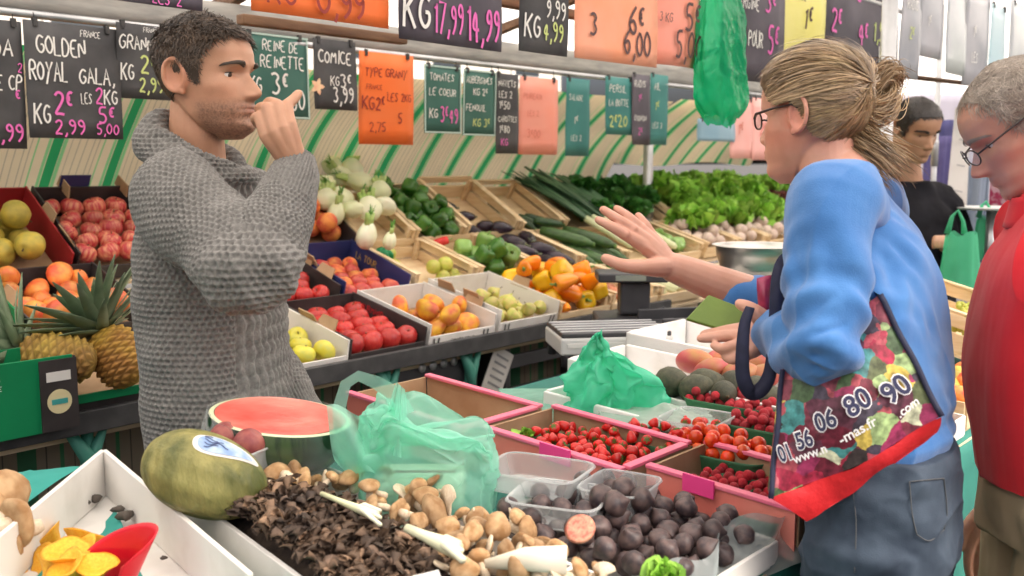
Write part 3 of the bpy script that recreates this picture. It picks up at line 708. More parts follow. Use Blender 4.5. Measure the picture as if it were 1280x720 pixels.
rows(M, (.01, .31, .0, .26), .012, 'apple_red', .036, 'apple', 'shiny red apple in the black crate behind the front row', 'apple', 'red apples in the second black crate')
M = tierM(2, 2.20)
o = crate('navy blue card crate of peaches with gold lettering on its inner side', M, .31, .35, .10, .05, (m_blcard, m_blcard, m_blcard, m_card), flaps=[(.002, .2, -.5, m_card)])
sidewrite(o, M, .3035, 'LA TOUR', .30, .055, .026, .16, m_ink_y)
rows(M, (.01, .295, .0, .30), .008, ['peach', 'nectarine', 'nectarine'], .0335, 'peach', 'red and orange peach in the navy blue crate', 'peach', 'peaches in the navy blue crate')
M = tierM(2, 2.535)
o = crate('nearly empty wooden crate with a few green fruits and a crumpled green bag', M, .345, .36, .09, .05, WOOD, wood=True)
fill(M, (.16, .32, .0, .14), .012, 'lime', .03, 5, 'fruit', 'yellow green fruit left in the nearly empty wooden crate', 'fruit', 'green fruits left in the wooden crate')
fill(M, (.03, .14, .15, .30), .012, 'lime', .028, 4, 'fruit', 'small green fruit next to the crumpled green bag in the wooden crate', 'fruit', 'green fruits beside the crumpled bag')
gf = film('dark_green_film', (.02, .36, .14), .85, .3, .3)
mb = MB().grid(lambda u, v: M @ Vector((.07 + .034*math.sin(PI*v)*math.cos(2*PI*u)*(1 + .25*math.sin(5*2*PI*u)), .26 + .034*math.sin(PI*v)*math.sin(2*PI*u)*(1 + .2*math.sin(7*2*PI*u + v*4)), .075 - .028*math.cos(PI*v))), 40, 12, True)
tag(mb.build('crumpled_bag', gf), 'small crumpled green plastic bag lying in the nearly empty wooden crate', 'plastic bag')
M = tierM(2, 2.89)
crate('wooden crate of pale green bell peppers in the middle row', M, .325, .36, .09, .05, WOOD, wood=True)
fill(M, (.01, .315, .0, .20), .03, ['pepper_light', 'pepper_green', 'pepper_light'], .040, 11, 'pepper', 'pale green bell pepper in the wooden crate of the middle row', 'pepper', 'pale green peppers in the middle row', up=1)
place(M_['pepper_mixed'], 'pepper', M @ Vector((.06, .30, .09)), Euler((1.3, .2, .8)), (.024, .024, .04), 'single red pepper among the green ones in the display', 'pepper')
M_['pepper_red'] = mk('pepper_red', [fruit_mat('pepper_red_skin', (.62, .02, .02), (.7, .05, .03), 1, rough=.2), m_gstem], fr_longpepper)
bpy.data.objects['pepper' if False else [o.name for o in COL.objects if o.get('label', '').startswith('single red')][0]].data = M_['pepper_red']
def lay(M, spots, key, name, label, cat, group):
    for (x, y, z, yaw, pit, sc) in spots:
        q = (M.to_3x3() @ Euler((PI/2 - pit, 0, yaw)).to_matrix())
        place(M_[key], name, M @ Vector((x, y, z)), q, sc, label, cat, group)
M = tierM(2, 3.225)
crate('wooden crate of dark eggplants in the middle row', M, .335, .36, .09, .05, WOOD, wood=True)
lay(M, [(.06, .06, .05, .2, 0, .045), (.15, .05, .055, -.4, .1, .046), (.26, .06, .055, .5, 0, .044), (.10, .15, .07, 1.2, 0, .045), (.24, .16, .07, .9, .1, .046), (.14, .25, .08, .3, .1, .044), (.26, .27, .08, -.3, .1, .043)], 'eggplant', 'eggplant', 'dark purple eggplant in the wooden crate of the middle row', 'eggplant', 'eggplants in the middle row')
M = tierM(2, 3.57)
crate('wooden crate of long green zucchini', M, .345, .36, .085, .05, WOOD, wood=True)
lay(M, [(.05, .12, .05, .22, 0, .038), (.13, .10, .055, .12, 0, .040), (.22, .12, .05, .3, .03, .039), (.30, .10, .055, .1, 0, .038), (.10, .20, .105, .35, .05, .038), (.22, .16, .11, .18, .05, .040)], 'zucchini', 'zucchini', 'long green zucchini in the wooden crate of the middle row', 'zucchini', 'zucchini in the middle row')
M = tierM(2, 3.93)
crate('wooden crate under the white ends of the leeks', M, .33, .36, .08, .05, WOOD, wood=True)
M = tierM(2, 4.29)
crate('wooden crate of mixed vegetables beside the leeks', M, .33, .36, .08, .05, WOOD, wood=True)
fill(M, (.02, .31, .02, .33), .02, 'pepper_light', .035, 12, 'vegetable', 'pale green vegetable in the crate right of the leeks', 'vegetable', 'pale vegetables right of the leeks', up=3)

# ---- back tier
M = tierM(3, 1.09)
o = crate('red card crate of yellow green quinces at the back left', M, .325, .36, .11, .05, (m_rcard, m_rcard, m_rcard, m_card), flaps=[(.322, .2, .3, m_card)])
fill(M, (.01, .315, .01, .28), .02, 'quince', .044, 11, 'quince', 'yellow green quince in the red card crate', 'quince', 'quinces in the red crate', up=1)
M = tierM(3, .75)
crate('red card crate of apples cut off by the left edge of the picture', M, .325, .36, .11, .05, (m_rcard, m_rcard, m_rcard, m_card))
fill(M, (.12, .315, .05, .33), .05, 'apple_red', .042, 9, 'apple', 'dark red apple in the leftmost red crate', 'apple', 'apples in the leftmost red crate')
M = tierM(3, 1.43)
crate('black card crate of pink red apples set in rows at the back', M, .36, .36, .11, .05, (m_bcard, m_bcard, m_bcard, m_card), flaps=[(.002, .08, -.6, m_card), (.1, .35, 0, m_card), (.3, .35, 0, m_card)])
MB().box((.14, .362, .135), (.10, .003, .05), M).build('blue_flap', m_blcard, bpy.data.objects['crate'] if False else COL.objects[-1].parent, smooth=False)
rows(M, (.01, .35, .01, .35), .030, 'apple_pink', .037, 'apple', 'pink red apple in the black crate at the back left', 'apple', 'pink red apples in the back crate')
M = tierM(3, 2.20)
crate('black card crate of peaches behind the raised cuff', M, .32, .36, .11, .05, BLK)
fill(M, (.15, .31, .03, .30), .03, 'peach', .040, 8, 'peach', 'orange red peach in the black crate behind the raised cuff', 'peach', 'peaches in the black back crate')
m_fen = mat('fennel_bulb', (.84, .84, .64), .38, (.74, .80, .48), nscale=5, stretch=(1, 1, .4), sss=.1, rnd=.06)
m_fenst = mat('fennel_stalk', (.34, .50, .12), .45, (.50, .62, .24), nscale=6)
m_frond = mat('fennel_frond', (.10, .30, .04), .6, (.18, .40, .07), nscale=9)
def fennel(label, Mx, s):
    o = thing('fennel', label, 'fennel', Mx.translation, 'fennel bulbs heaped in the wooden crate')
    P = [(0, -.95), (.42, -.9), (.78, -.62), (1.0, -.2), (1.0, .2), (.82, .6), (.6, .9), (.45, 1.05), (0, 1.08)]
    Q = Mx @ Matrix.Diagonal((s, s*.72, s, 1))
    MB().lathe(P, 28, Q, fn=lambda a, z: 1 + .05*math.cos(7*a + z*2) + .03*math.cos(13*a)).build('bulb', m_fen, o)
    b = MB(); l = MB()
    for k in range(4):
        a = -.7 + .45*k; d = Vector((math.sin(a)*.6, RD.uniform(-.15, .15), 1))
        p0 = Vector((math.sin(a)*.5, 0, .85)); e = p0 + d*RD.uniform(.6, 1.0)
        b.tube([Q @ p0, Q @ (p0*.5 + e*.5), Q @ e], [.24*s, .19*s, .17*s], 8)
        if k in (1, 2):
            for q in range(10):
                c = Q @ (e + Vector((RD.uniform(-.5, .5), RD.uniform(-.4, .4), RD.uniform(0, .9)))); l.ribbon([Q @ e, (Q @ e)*.5 + c*.5 + Vector((0, 0, .004)), c], [.003, .005, .001], Vector((RD.uniform(-1, 1), RD.uniform(-1, 1), 1)))
    b.build('stalks', m_fenst, o); l.build('fronds', m_frond, o, smooth=False)
M = tierM(3, 2.53)
crate('wooden crate heaped with white fennel bulbs', M, .31, .36, .10, .05, WOOD, wood=True)
def at_px(px, py, d): return dep(px, py, d)
FEN = [(404, 232, 4.0, .052, 'f'), (430, 250, 3.98, .055, 'u'), (452, 228, 4.15, .056, 's'), (428, 222, 4.2, .050, 'u'), (408, 250, 3.9, .045, 'u'), (462, 262, 3.92, .050, 'u'), (482, 258, 3.98, .046, 's'), (440, 212, 4.3, .05, 'u'), (415, 208, 4.25, .045, 'u'), (458, 296, 3.72, .050, 'v'), (487, 302, 3.72, .034, 'v'), (440, 262, 3.9, .048, 'f'), (420, 268, 3.85, .045, 'v'), (475, 240, 4.1, .045, 'u')]
for (px, py, d, s, k) in FEN:
    p = dep(px, py, d)
    ax = {'f': FW*-1 + Vector((0, 0, .25)), 'u': Vector((RD.uniform(-.6, .6), .4, .7)), 's': RT*-.9 + Vector((0, 0, .3)), 'v': Vector((.1, -.2, 1))}[k]
    if k == 'f': ax = FW*1.0
    q = ax.to_track_quat('Z', 'Y').to_matrix().to_4x4()
    fennel('white fennel bulb with green stalks in the heaped wooden crate', Matrix.Translation(p) @ q @ Matrix.Rotation(RD.uniform(-.6, .6), 4, 'Z'), s)
M = tierM(3, 2.845)
crate('wooden crate of dark green peppers and cucumbers', M, .30, .36, .10, .05, WOOD, wood=True)
fill(M, (.0, .30, .0, .34), .03, ['pepper_green'], .036, 24, 'pepper', 'dark green bell pepper in the wooden crate between fennel and eggplants', 'pepper', 'dark green peppers at the back', up=3)
M = tierM(3, 3.15)
crate('deep wooden crate with a few eggplants at its lower end', M, .36, .38, .11, .05, WOOD, wood=True, hb=.13)
lay(M, [(.10, .06, .04, .9, 0, .040), (.24, .07, .04, 1.3, 0, .040), (.15, .15, .05, 1.6, 0, .038), (.26, .02, .07, 1.5, 0, .04), (.10, .24, .05, 1.4, 0, .036)], 'eggplant', 'eggplant', 'dark eggplant at the lower end of the deep wooden crate at the back', 'eggplant', 'eggplants in the deep back crate')
M = tierM(3, 3.52)
crate('wooden crate with dark cucumbers standing in it at the back', M, .32, .38, .10, .05, WOOD, wood=True)
lay(M, [(.10, .10, .05, .2, .1, .026), (.17, .06, .05, .5, 0, .028), (.24, .08, .05, .9, 0, .028), (.06, .2, .05, .1, .3, .026), (.22, .02, .08, 1.3, 0, .028)], 'cucumber', 'cucumber', 'dark green cucumber in the wooden crate at the back', 'cucumber', 'cucumbers at the back')
M = tierM(3, 3.85)
crate('wooden crate under the dark leek tops', M, .34, .38, .10, .05, WOOD, wood=True)
m_leek = mat('leek_leaf', (.022, .075, .028), .5, (.05, .13, .05), nscale=6, rnd=.15)
m_leekw = mat('leek_white', (.72, .74, .50), .45, (.62, .70, .36), nscale=6)
def leek(label, p0, p1, r=.017):
    """white end p0 (low), leaf fan at p1 (high)"""
    o = thing('leek', label, 'leek', p0, 'leeks laid up the slope')
    d = (p1 - p0); n = Vector((0, -.5, .85))
    MB().tube([p0, p0 + d*.02, p0 + d*.2, p0 + d*.38], [r*.6, r*1.05, r, r*1.05], 12).build('shaft', m_leekw, o)
    b = MB()
    for k in range(7):
        sd = Vector((1, 0, 0))*(k - 3)*.012; e = p0 + d*RD.uniform(.85, 1.06) + sd*1.8 + n*RD.uniform(-.01, .02)
        pts = [p0 + d*.36 + sd*.15, p0 + d*.55 + sd*.5 + n*.008, p0 + d*.78 + sd*1.1 + n*.012, e]
        b.ribbon(pts, [r*1.5, .044, .046, .018], n + sd*20*RD.uniform(-1, 1))
    b.build('leaves', m_leek, o, solid=.0015)
for k in range(6):
    a = tierM(2, 3.86 + .07*k) @ Vector((.10, -.02 + RD.uniform(0, .06), .09 + RD.uniform(0, .03))); b = tierM(3, 3.80 + .065*k) @ Vector((.05, .40, .10 + RD.uniform(0, .03)))
    leek('dark green leek with a white end laid up the slope behind the outstretched hand', a, b)
# leafy heads
def leafy(name, label, cat, group, c, R, mats, n=110, seed=0, flat=.7, curl=.5, lw=.5):
    r = random.Random(seed); b = MB()
    for k in range(n):
        z = r.uniform(-.1, 1); a = r.uniform(0, 6.28); h = math.sqrt(max(0, 1 - z*z)); d = Vector((math.cos(a)*h, math.sin(a)*h, z*flat))
        rad = R*r.uniform(.55, 1.05); base = c + d*rad*.35; tip = c + d*rad
        sd = d.cross(Vector((r.uniform(-1, 1), r.uniform(-1, 1), r.uniform(-.2, 1)))).normalized(); up = sd.cross(d)
        w = R*lw*r.uniform(.6, 1.2); g = r.uniform(.7, 1.35)
        V = []
        for i in range(5):
            t = i/4; m = base + (tip - base)*t + up*curl*R*.35*(t*t)
            ww = w*math.sin(PI*(.12 + .8*t))*(1 + .12*math.sin(i*3 + k))
            V += [m - sd*ww + up*r.uniform(-.05, .10)*R, m + up*r.uniform(-.03, .02)*R, m + sd*ww + up*r.uniform(-.05, .10)*R]
        b.add(V, [q for i in range(4) for q in ((3*i, 3*i+1, 3*i+4, 3*i+3), (3*i+1, 3*i+2, 3*i+5, 3*i+4))], 0, (g, g*r.uniform(.92, 1.1), g))
    o = b.build(name, mats); return tag(o, label, cat, group)
m_let = mat('lettuce_leaf', (.16, .38, .035), .5, (.32, .56, .08), nscale=18, tint=True, spec=.4, bump=.3, bscale=60)
m_chard = mat('chard_leaf', (.022, .11, .016), .45, (.06, .21, .035), nscale=20, tint=True, bump=.4, bscale=50)
m_redlet = mat('red_lettuce_leaf', (.10, .018, .025), .5, (.16, .05, .03), nscale=18, tint=True)
for k in range(6):
    leafy('chard_bunch', 'bunch of dark green chard leaves right of the leeks', 'chard', 'chard bunches right of the leeks', tierM(3, 4.16 + .11*k) @ Vector((0, .06 + .11*((k*5) % 3), .09)), .12, m_chard, 170, k + 50, lw=.3)
for k in range(16):
    leafy('lettuce', 'bright green leafy lettuce in the heap right of the grey tent post', 'lettuce', 'green lettuces right of the tent post', tierM(3, 4.86 + .135*(k % 8) + .06*(k//8)) @ Vector((0, -.10 + .24*(k//8) + .05*((k*7) % 3), .10)), .16, m_let, 190, k, curl=.9, lw=.28)
for k in range(7):
    leafy('red_lettuce' if k < 3 else 'lettuce', 'red leaved lettuce at the far right end of the display' if k < 3 else 'green lettuce in the far crate behind the red lettuces', 'lettuce', 'red lettuces at the far end' if k < 3 else 'green lettuces in the far crate',
          tierM(3, 6.05 + .16*(k % 4)) @ Vector((0, .05 if k < 3 else .25, .08)), .13, m_redlet if k < 3 else m_let, 150, k + 90, curl=.9, lw=.3)
for k in range(3):
    crate(['wooden crate holding the green lettuces, nearest to the tent post', 'middle wooden crate holding the green lettuces', 'wooden crate holding the green lettuces, farthest from the tent post'][k], tierM(3, 4.86 + .40*k), .38, .38, .08, .05, WOOD, wood=True)
crate('pale wooden crate of the red lettuces at the far end', tierM(3, 6.03), .55, .38, .08, .05, WOOD, wood=True)
for k in range(3):
    M = tierM(2, 4.66 + .36*k)
    crate(['pale crate of papery garlic left of the metal bowl', 'pale crate of papery garlic behind the metal bowl', 'pale crate of papery garlic farthest behind the metal bowl'][k], M, .34, .36, .08, .06, WOOD, wood=True)
reg('garlic', [mat('garlic_skin', (.66, .56, .44), .6, (.56, .40, .36), nscale=3, rnd=.1), m_stem], fr_quince)
for k in range(3):
    fill(tierM(2, 4.66 + .36*k), (.02, .32, .02, .33), .03, 'garlic', .034, 17, 'garlic', 'papery white garlic bulb in a pale crate near the metal bowl', 'garlic', 'garlic bulbs near the metal bowl', up=1)
# ================================================================ price signs
m_sl = {'black': mat('slate_card', (.036, .036, .039), .75, (.085, .085, .088), nscale=6, ndet=9, bump=.15),
        'purple': mat('slate_card_violet', (.055, .047, .064), .6, (.115, .10, .125), nscale=5, ndet=9),
        'green': mat('green_slate', (.035, .125, .10), .7, (.05, .15, .12), nscale=9),
        'teal': mat('teal_slate', (.035, .19, .18), .65, (.05, .24, .22), nscale=9),
        'orange': mat('orange_card', (.90, .17, .025), .6, (.86, .20, .05), nscale=5),
        'peach': mat('peach_card', (.93, .36, .20), .6, (.90, .42, .28), nscale=5),
        'salmon': mat('salmon_card', (.92, .30, .20), .6, (.90, .36, .28), nscale=5),
        'pink': mat('pink_paper', (.90, .44, .40), .6, (.9, .5, .46), nscale=5),
        'yellow': mat('yellow_card', (.84, .78, .20), .6, (.86, .80, .3), nscale=5),
        'pale': mat('sleeve_glare_card', (.60, .66, .64), .25, (.48, .5, .55), nscale=4),  # glare on the plastic sleeve is painted in as a pale card tone
        'greys': mat('sleeve_glare_grey_card', (.34, .36, .40), .25, (.50, .50, .54), nscale=4),  # card greyed in its colour to stand for sleeve glare
        'sky': mat('sky_card', (.50, .72, .80), .4, (.56, .74, .8), nscale=4),
        'blue': mat('blue_grey_card', (.24, .42, .54), .5, (.3, .46, .56), nscale=5)}
m_ink = {'w': mat('chalk_white', (.82, .82, .78), .7), 'p': mat('chalk_pink', (.80, .16, .50), .7), 'y': mat('chalk_yellow', (.62, .72, .25), .7), 'd': mat('pen_dark_red', (.30, .03, .02), .6),
         'k': mat('pen_dark', (.10, .05, .05), .6), 'r': mat('pen_red', (.62, .06, .03), .6), 'f': mat('pen_faded', (.70, .22, .16), .6)}
m_clip = mat('clip_dark', (.04, .04, .04), .5)
m_border = mat('sign_border', (.45, .60, .54), .6)
def sign(lab, Y, px, lines, kind, border=False, swing=None, clips=2, hang=.0, curl=0.0, sl=0.0):
    """px = (left x, top y at left, right x, bottom y at left) in the photo, on the plane Y"""
    xl, yt, xr, yb = px
    a = ony(xl, yt, Y); b = ony(xl, yb, Y); c = ony(xr, (yt+yb)/2, Y)
    w = c.x - a.x; h = a.z - b.z; top = a.z
    o = thing('price_sign', lab, 'sign', (a.x + w/2, Y, top))
    sw = RD.uniform(-.03, .03) if swing is None else swing
    M = Matrix.Translation((a.x + w/2, Y, top)) @ Matrix.Rotation(sw, 4, 'Z') @ Matrix.Rotation(RD.uniform(-.03, .03), 4, 'X') @ Matrix.Translation((-w/2, 0, -h))
    MB().grid(lambda u, v: M @ Vector((u*w, curl*w*(2*u-1)**2 + .002*math.sin(v*5 + u*3), v*h)), 9, 7).build('card', m_sl[kind], o, solid=.0015)
    if border:
        for q in ((w/2, .004, w, .006), (w/2, h - .004, w, .006), (.003, h/2, .006, h - .016), (w - .003, h/2, .006, h - .016)):
            MB().box((q[0], -.0035, q[1]), (q[2], .001, q[3]), M).build('border', m_border, o, smooth=False)
    by = {}
    for (txt, ink, fx, fy, fh, fw) in lines:
        mb = by.setdefault((ink, len(by)), MB()); lettering(mb, txt, M @ Matrix.Translation((0, -.003 + (-.0 if not curl else -.004), 0)), fx*w, fy*h, fh*h, fw*w, .125)
    for (ink, _), mb in by.items():
        if mb.v: mb.build('lettering', m_ink[ink], o, smooth=False)
    zr = 1.90 if Y > 2 else 2.19
    for k in range(clips):
        x = w*(.12 + .76*k/max(1, clips-1)); q = M @ Vector((x, 0, h))
        cb = MB().box((x, 0, h - .004), (.012, .012, .022), M)
        if zr > q.z + .01: cb.tube([(q.x, q.y, q.z), (q.x, q.y + .004, zr)], .0016, 6)
        cb.build('clip', m_clip, o, smooth=False)
    return o
YB = 2.745
sign('black price sign cut off by the left edge of the picture', YB, (-62, 18, 31, 185), [('ANDA', 'w', .18, .72, .13, .72), ('LE CP', 'w', .5, .46, .12, .48), ('€', 'p', .85, .35, .1, .1), ('2,99', 'p', .45, .06, .14, .52), ('2', 'p', .9, .60, .07, .08)], 'black')
sign('large black price sign reading GOLDEN ROYAL GALA in white and pink', YB, (27, 24, 150, 172), [('FRANCE', 'w', .58, .90, .055, .22), ('GOLDEN', 'w', .12, .72, .15, .52), ('ROYAL', 'w', .03, .49, .16, .40), ('GALA,', 'w', .54, .49, .14, .40), ('KG', 'w', .05, .12, .17, .18), ('2€', 'p', .26, .20, .20, .22), ('2,99', 'p', .25, .04, .13, .34), ('LES', 'w', .55, .31, .09, .12), ('2', 'p', .70, .31, .14, .10), ('KG', 'w', .80, .31, .13, .16), ('5€', 'p', .73, .14, .14, .20), ('5,00', 'p', .70, .04, .10, .26)], 'black')
sign('black price sign reading GRANNY with a yellow price', YB, (144, 27, 212, 122), [('GRANNY', 'w', .04, .66, .18, .80), ('KG', 'w', .05, .24, .22, .26), ('2€', 'y', .42, .34, .24, .34), ('2,99', 'y', .38, .10, .20, .5), ('FRANCE', 'w', .5, .9, .06, .3)], 'black')
sign('green slate sign reading REINE DE REINETTE beside the face of the man', YB, (300, 38, 385, 146), [('REINE DE', 'w', .30, .80, .12, .55), ('REINETTE', 'w', .26, .60, .14, .68), ('KG', 'w', .08, .28, .2, .2), ('3€', 'w', .42, .28, .24, .28), ('80', 'w', .70, .10, .22, .24)], 'green', border=True)
o = sign('black price sign reading COMICE with a small flower sticker', YB, (391, 47, 445, 136), [('COMICE', 'w', .10, .66, .18, .78), ('KG', 'w', .36, .34, .14, .22), ('3€', 'w', .60, .32, .18, .28), ('3,99', 'w', .42, .10, .22, .5)], 'black')
q = ony(397, 108, YB - .006)
MB().lathe([(0, 0), (.022, 0), (.022, .0012), (0, .0012)], 20, Matrix.Translation(q) @ Matrix.Rotation(PI/2, 4, 'X'), fn=lambda a, z: 1 + .35*math.cos(5*a)).build('flower_sticker', mat('peach_sticker', (.85, .42, .28), .6, (.9, .65, .4), nscale=60), o, smooth=False)
sign('bright orange price sign with dark pencil writing in the rear row', YB, (449, 63, 517, 180), [('TYPE GRANY', 'd', .10, .74, .09, .78), ('FRANCE', 'd', .12, .60, .05, .4), ('LES 2KG', 'd', .50, .48, .09, .45), ('KG2€', 'd', .05, .38, .14, .42), ('2,75', 'd', .18, .14, .10, .5), ('5', 'd', .70, .24, .12, .1)], 'orange')
sign('green slate sign with a pale border and a pink price', YB, (530, 80, 576, 166), [('TOMATES', 'w', .14, .78, .10, .7), ('LE COEUR', 'w', .12, .56, .10, .74), ('KG', 'w', .12, .22, .14, .24), ('3€49', 'p', .42, .16, .22, .5)], 'green', border=True)
sign('green slate sign with two small vegetable prices', YB, (579, 86, 620, 169), [('AUBERGINES', 'w', .08, .80, .10, .8), ('KG 2€', 'w', .3, .62, .11, .6), ('FENOUIL', 'w', .08, .38, .10, .7), ('KG 3€', 'y', .3, .14, .12, .6)], 'green', border=True)
sign('narrow black price sign with close white writing in the rear row', YB, (620, 91, 648, 192), [('NAVETS', 'w', .08, .84, .08, .8), ('LES 2', 'w', .1, .70, .08, .7), ('1€50', 'w', .1, .56, .09, .7), ('CAROTTES', 'w', .08, .40, .07, .84), ('1€80', 'w', .1, .26, .09, .7), ('KG', 'p', .2, .10, .09, .5)], 'black', clips=1)
sign('salmon orange price sign with faint writing in the rear row', YB, (650, 95, 697, 193), [('POIREAUX', 'f', .1, .72, .07, .76), ('LES 2', 'f', .2, .5, .07, .5), ('3€00', 'f', .2, .22, .1, .6)], 'salmon')
sign('narrow teal price sign with faint writing right of the salmon sign', YB, (708, 97, 737, 195), [('SALADE', 'w', .1, .72, .07, .76), ('1€', 'w', .3, .42, .1, .4), ('LES 2', 'w', .2, .2, .07, .5)], 'teal', clips=1)
sign('teal price sign with a yellow price', YB, (757, 95, 791, 168), [('PERSIL', 'w', .12, .74, .12, .7), ('LA BOTTE', 'w', .1, .5, .11, .8), ('2€20', 'y', .12, .14, .2, .7)], 'teal')
sign('narrow violet black price sign in front of the tent post', YB - .012, (790, 92, 812, 181), [('RADIS', 'w', .1, .82, .09, .7), ('1€', 'p', .3, .62, .1, .5), ('OIGNON', 'w', .08, .34, .08, .8), ('2€', 'p', .3, .14, .1, .5)], 'purple', clips=1)
sign('teal price sign right of the tent post', YB, (813, 92, 835, 181), [('AIL', 'w', .2, .78, .1, .5), ('1€', 'y', .25, .5, .12, .5), ('LES 3', 'w', .15, .24, .08, .7)], 'teal', clips=1)
sign('pale blue card hanging behind the green bag', YB, (872, 148, 918, 176), [], 'blue')
sign('pink paper price sign left of the face of the woman', YB, (915, 122, 940, 198), [('1€', 'f', .3, .4, .2, .4)], 'pink')
sign('pale pink paper sign touching the face of the woman', YB, (940, 122, 972, 200), [('2€', 'f', .3, .4, .2, .4)], 'pink')
# front row, bigger cards
YF = 1.70
sign('dark card with pink writing at the top left corner', YF, (130, -70, 252, -2), [('LES 2', 'p', .45, .03, .2, .4), ('MELON', 'p', .1, .4, .25, .8)], 'purple')
sign('large orange price card behind and above the head of the man', YF, (313, -95, 487, 12), [('0,99', 'd', .42, .05, .36, .40), ('KG', 'd', .08, .1, .3, .25)], 'orange', curl=.02)
sign('large black price card with two pink prices', YF, (496, -60, 629, 48), [('KG', 'w', .03, .14, .42, .26), ('17,99', 'p', .30, .14, .36, .30), ('14,99', 'p', .62, .10, .42, .36)], 'purple')
sign('black price card with white and yellow prices above the eggplants', YF, (650, -50, 712, 63), [('KG', 'w', .08, .16, .26, .34), ('9,99', 'w', .5, .42, .2, .44), ('4,99', 'y', .45, .16, .22, .45)], 'black')
sign('peach coloured price card reading 3 for 6,00', YF, (721, -45, 820, 72), [('3', 'k', .16, .26, .26, .10), ('6€', 'k', .62, .34, .32, .22), ('6,00', 'k', .56, .10, .3, .36)], 'peach')
sign('salmon price card curling away beside the hanging green bag', YF, (818, -45, 885, 78), [('3 KG', 'k', .10, .44, .10, .38), ('5€', 'k', .55, .38, .28, .3), ('5,00', 'k', .40, .08, .3, .5)], 'salmon', curl=.10)
sign('dark price card right of the hanging green bag', YF, (906, -55, 980, 97), [('AUBERGINE', 'w', .06, .62, .10, .5), ('3€', 'p', .66, .62, .18, .28), ('LES', 'w', .06, .12, .3, .2), ('2 POUR', 'w', .30, .30, .14, .34), ('5€', 'p', .72, .26, .24, .2)], 'purple')
sign('yellow price card above the hair of the woman', YF, (979, -50, 1032, 92), [('1€', 'k', .5, .45, .2, .3), ('LA PIECE', 'k', .1, .7, .08, .7)], 'yellow')
sign('wide dark price card with pink and yellow prices above the ponytail', YF + .01, (1033, -60, 1121, 88), [('COURGE', 'y', .06, .84, .12, .3), ('3€', 'p', .4, .66, .2, .16), ('CONCOMBRE', 'y', .62, .80, .12, .34), ('2€', 'p', .08, .34, .2, .2), ('4€', 'p', .42, .28, .2, .18), ('1,50', 'y', .62, .34, .18, .26), ('LES', 'w', .72, .1, .2, .2)], 'purple')
YN = 1.25
r = thing('sign_rail', 'rail of the next stall carrying the pale sleeved price signs at the right', 'rail', (5, YN, 2.3))
MB().tube([(3.1, YN + .012, 2.30), (8.5, YN + .012, 2.30)], .012, 10).build('bar', m_steel, r)
MB().tube([(3.1, YN + .2, 1.82), (8.5, YN + .2, 1.95)], .010, 10).build('lower_bar', m_wood, r)
for lab, px, ln, kd in (('narrow grey sleeved price sign, leftmost of the pale signs at the right', (1130, -30, 1152, 97), [('RADIS', 'w', .2, .7, .1, .6), ('2€', 'y', .4, .4, .12, .4)], 'greys'),
    ('short grey sleeved sign between two longer pale signs', (1153, -30, 1179, 70), [('1€', 'w', .3, .4, .14, .4)], 'greys'),
    ('long mint coloured sleeved sign at the upper right', (1184, -30, 1208, 92), [], 'pale'),
    ('blue grey sleeved price sign right of the mint one', (1209, -20, 1237, 106), [('1€', 'w', .3, .5, .12, .4), ('LES', 'w', .3, .24, .1, .4)], 'greys'),
    ('sky blue sleeved sign above the head of the man in red', (1239, 4, 1256, 110), [], 'sky'),
    ('pale sleeved sign at the upper right corner of the picture', (1262, 0, 1300, 110), [], 'pale')):
    sign(lab, YN, px, ln, kd)
# green bag hanging from the front rail
gb = film('hanging_bag_film', (.01, .56, .27), .62, .2, .5, bump=.7, bscale=40)
p = ony(905, 20, 1.68)
def hb(u, v):
    a = u*2*PI; z = 2.15 - .50*v
    r_ = .035 + .042*min(1, v*2.2)**.7 + .01*v; w = r_*(1 + .14*math.sin(3*a + v*4) + .10*math.sin(7*a - v*9)); 
    if v > .93: w *= 1 - .35*(v-.93)/.07
    return Vector((p.x + 1.75*w*math.cos(a) + .01*math.sin(v*7), 1.69 + .55*w*math.sin(a), z + .022*math.cos(2*a)*v + .012*math.sin(5*a)*v))
t = thing('hanging_bags', 'bunch of bright green plastic bags hanging from the front rail', 'plastic bags', (p.x, 1.69, 2.15))
rj_ = random.Random(2); jj_ = {}
def hbj(u, v):
    k = (round(u*40) % 40, round(v*25))
    if k not in jj_: jj_[k] = Vector((rj_.gauss(0, .0045), rj_.gauss(0, .004), rj_.gauss(0, .004)))
    return hb(u, v) + jj_[k]
MB().grid(hbj, 40, 26, True).build('bag_bunch', gb, t, sub=1)
MB().grid(lambda u, v: Vector((p.x + .045 + .018*(1-v)*math.cos(u*2*PI)*(1+.3*math.sin(u*19)), 1.67 + .018*(1-v)*math.sin(u*2*PI), 1.675 - .06*v)), 20, 8, True).build('loose_corner', gb, t)
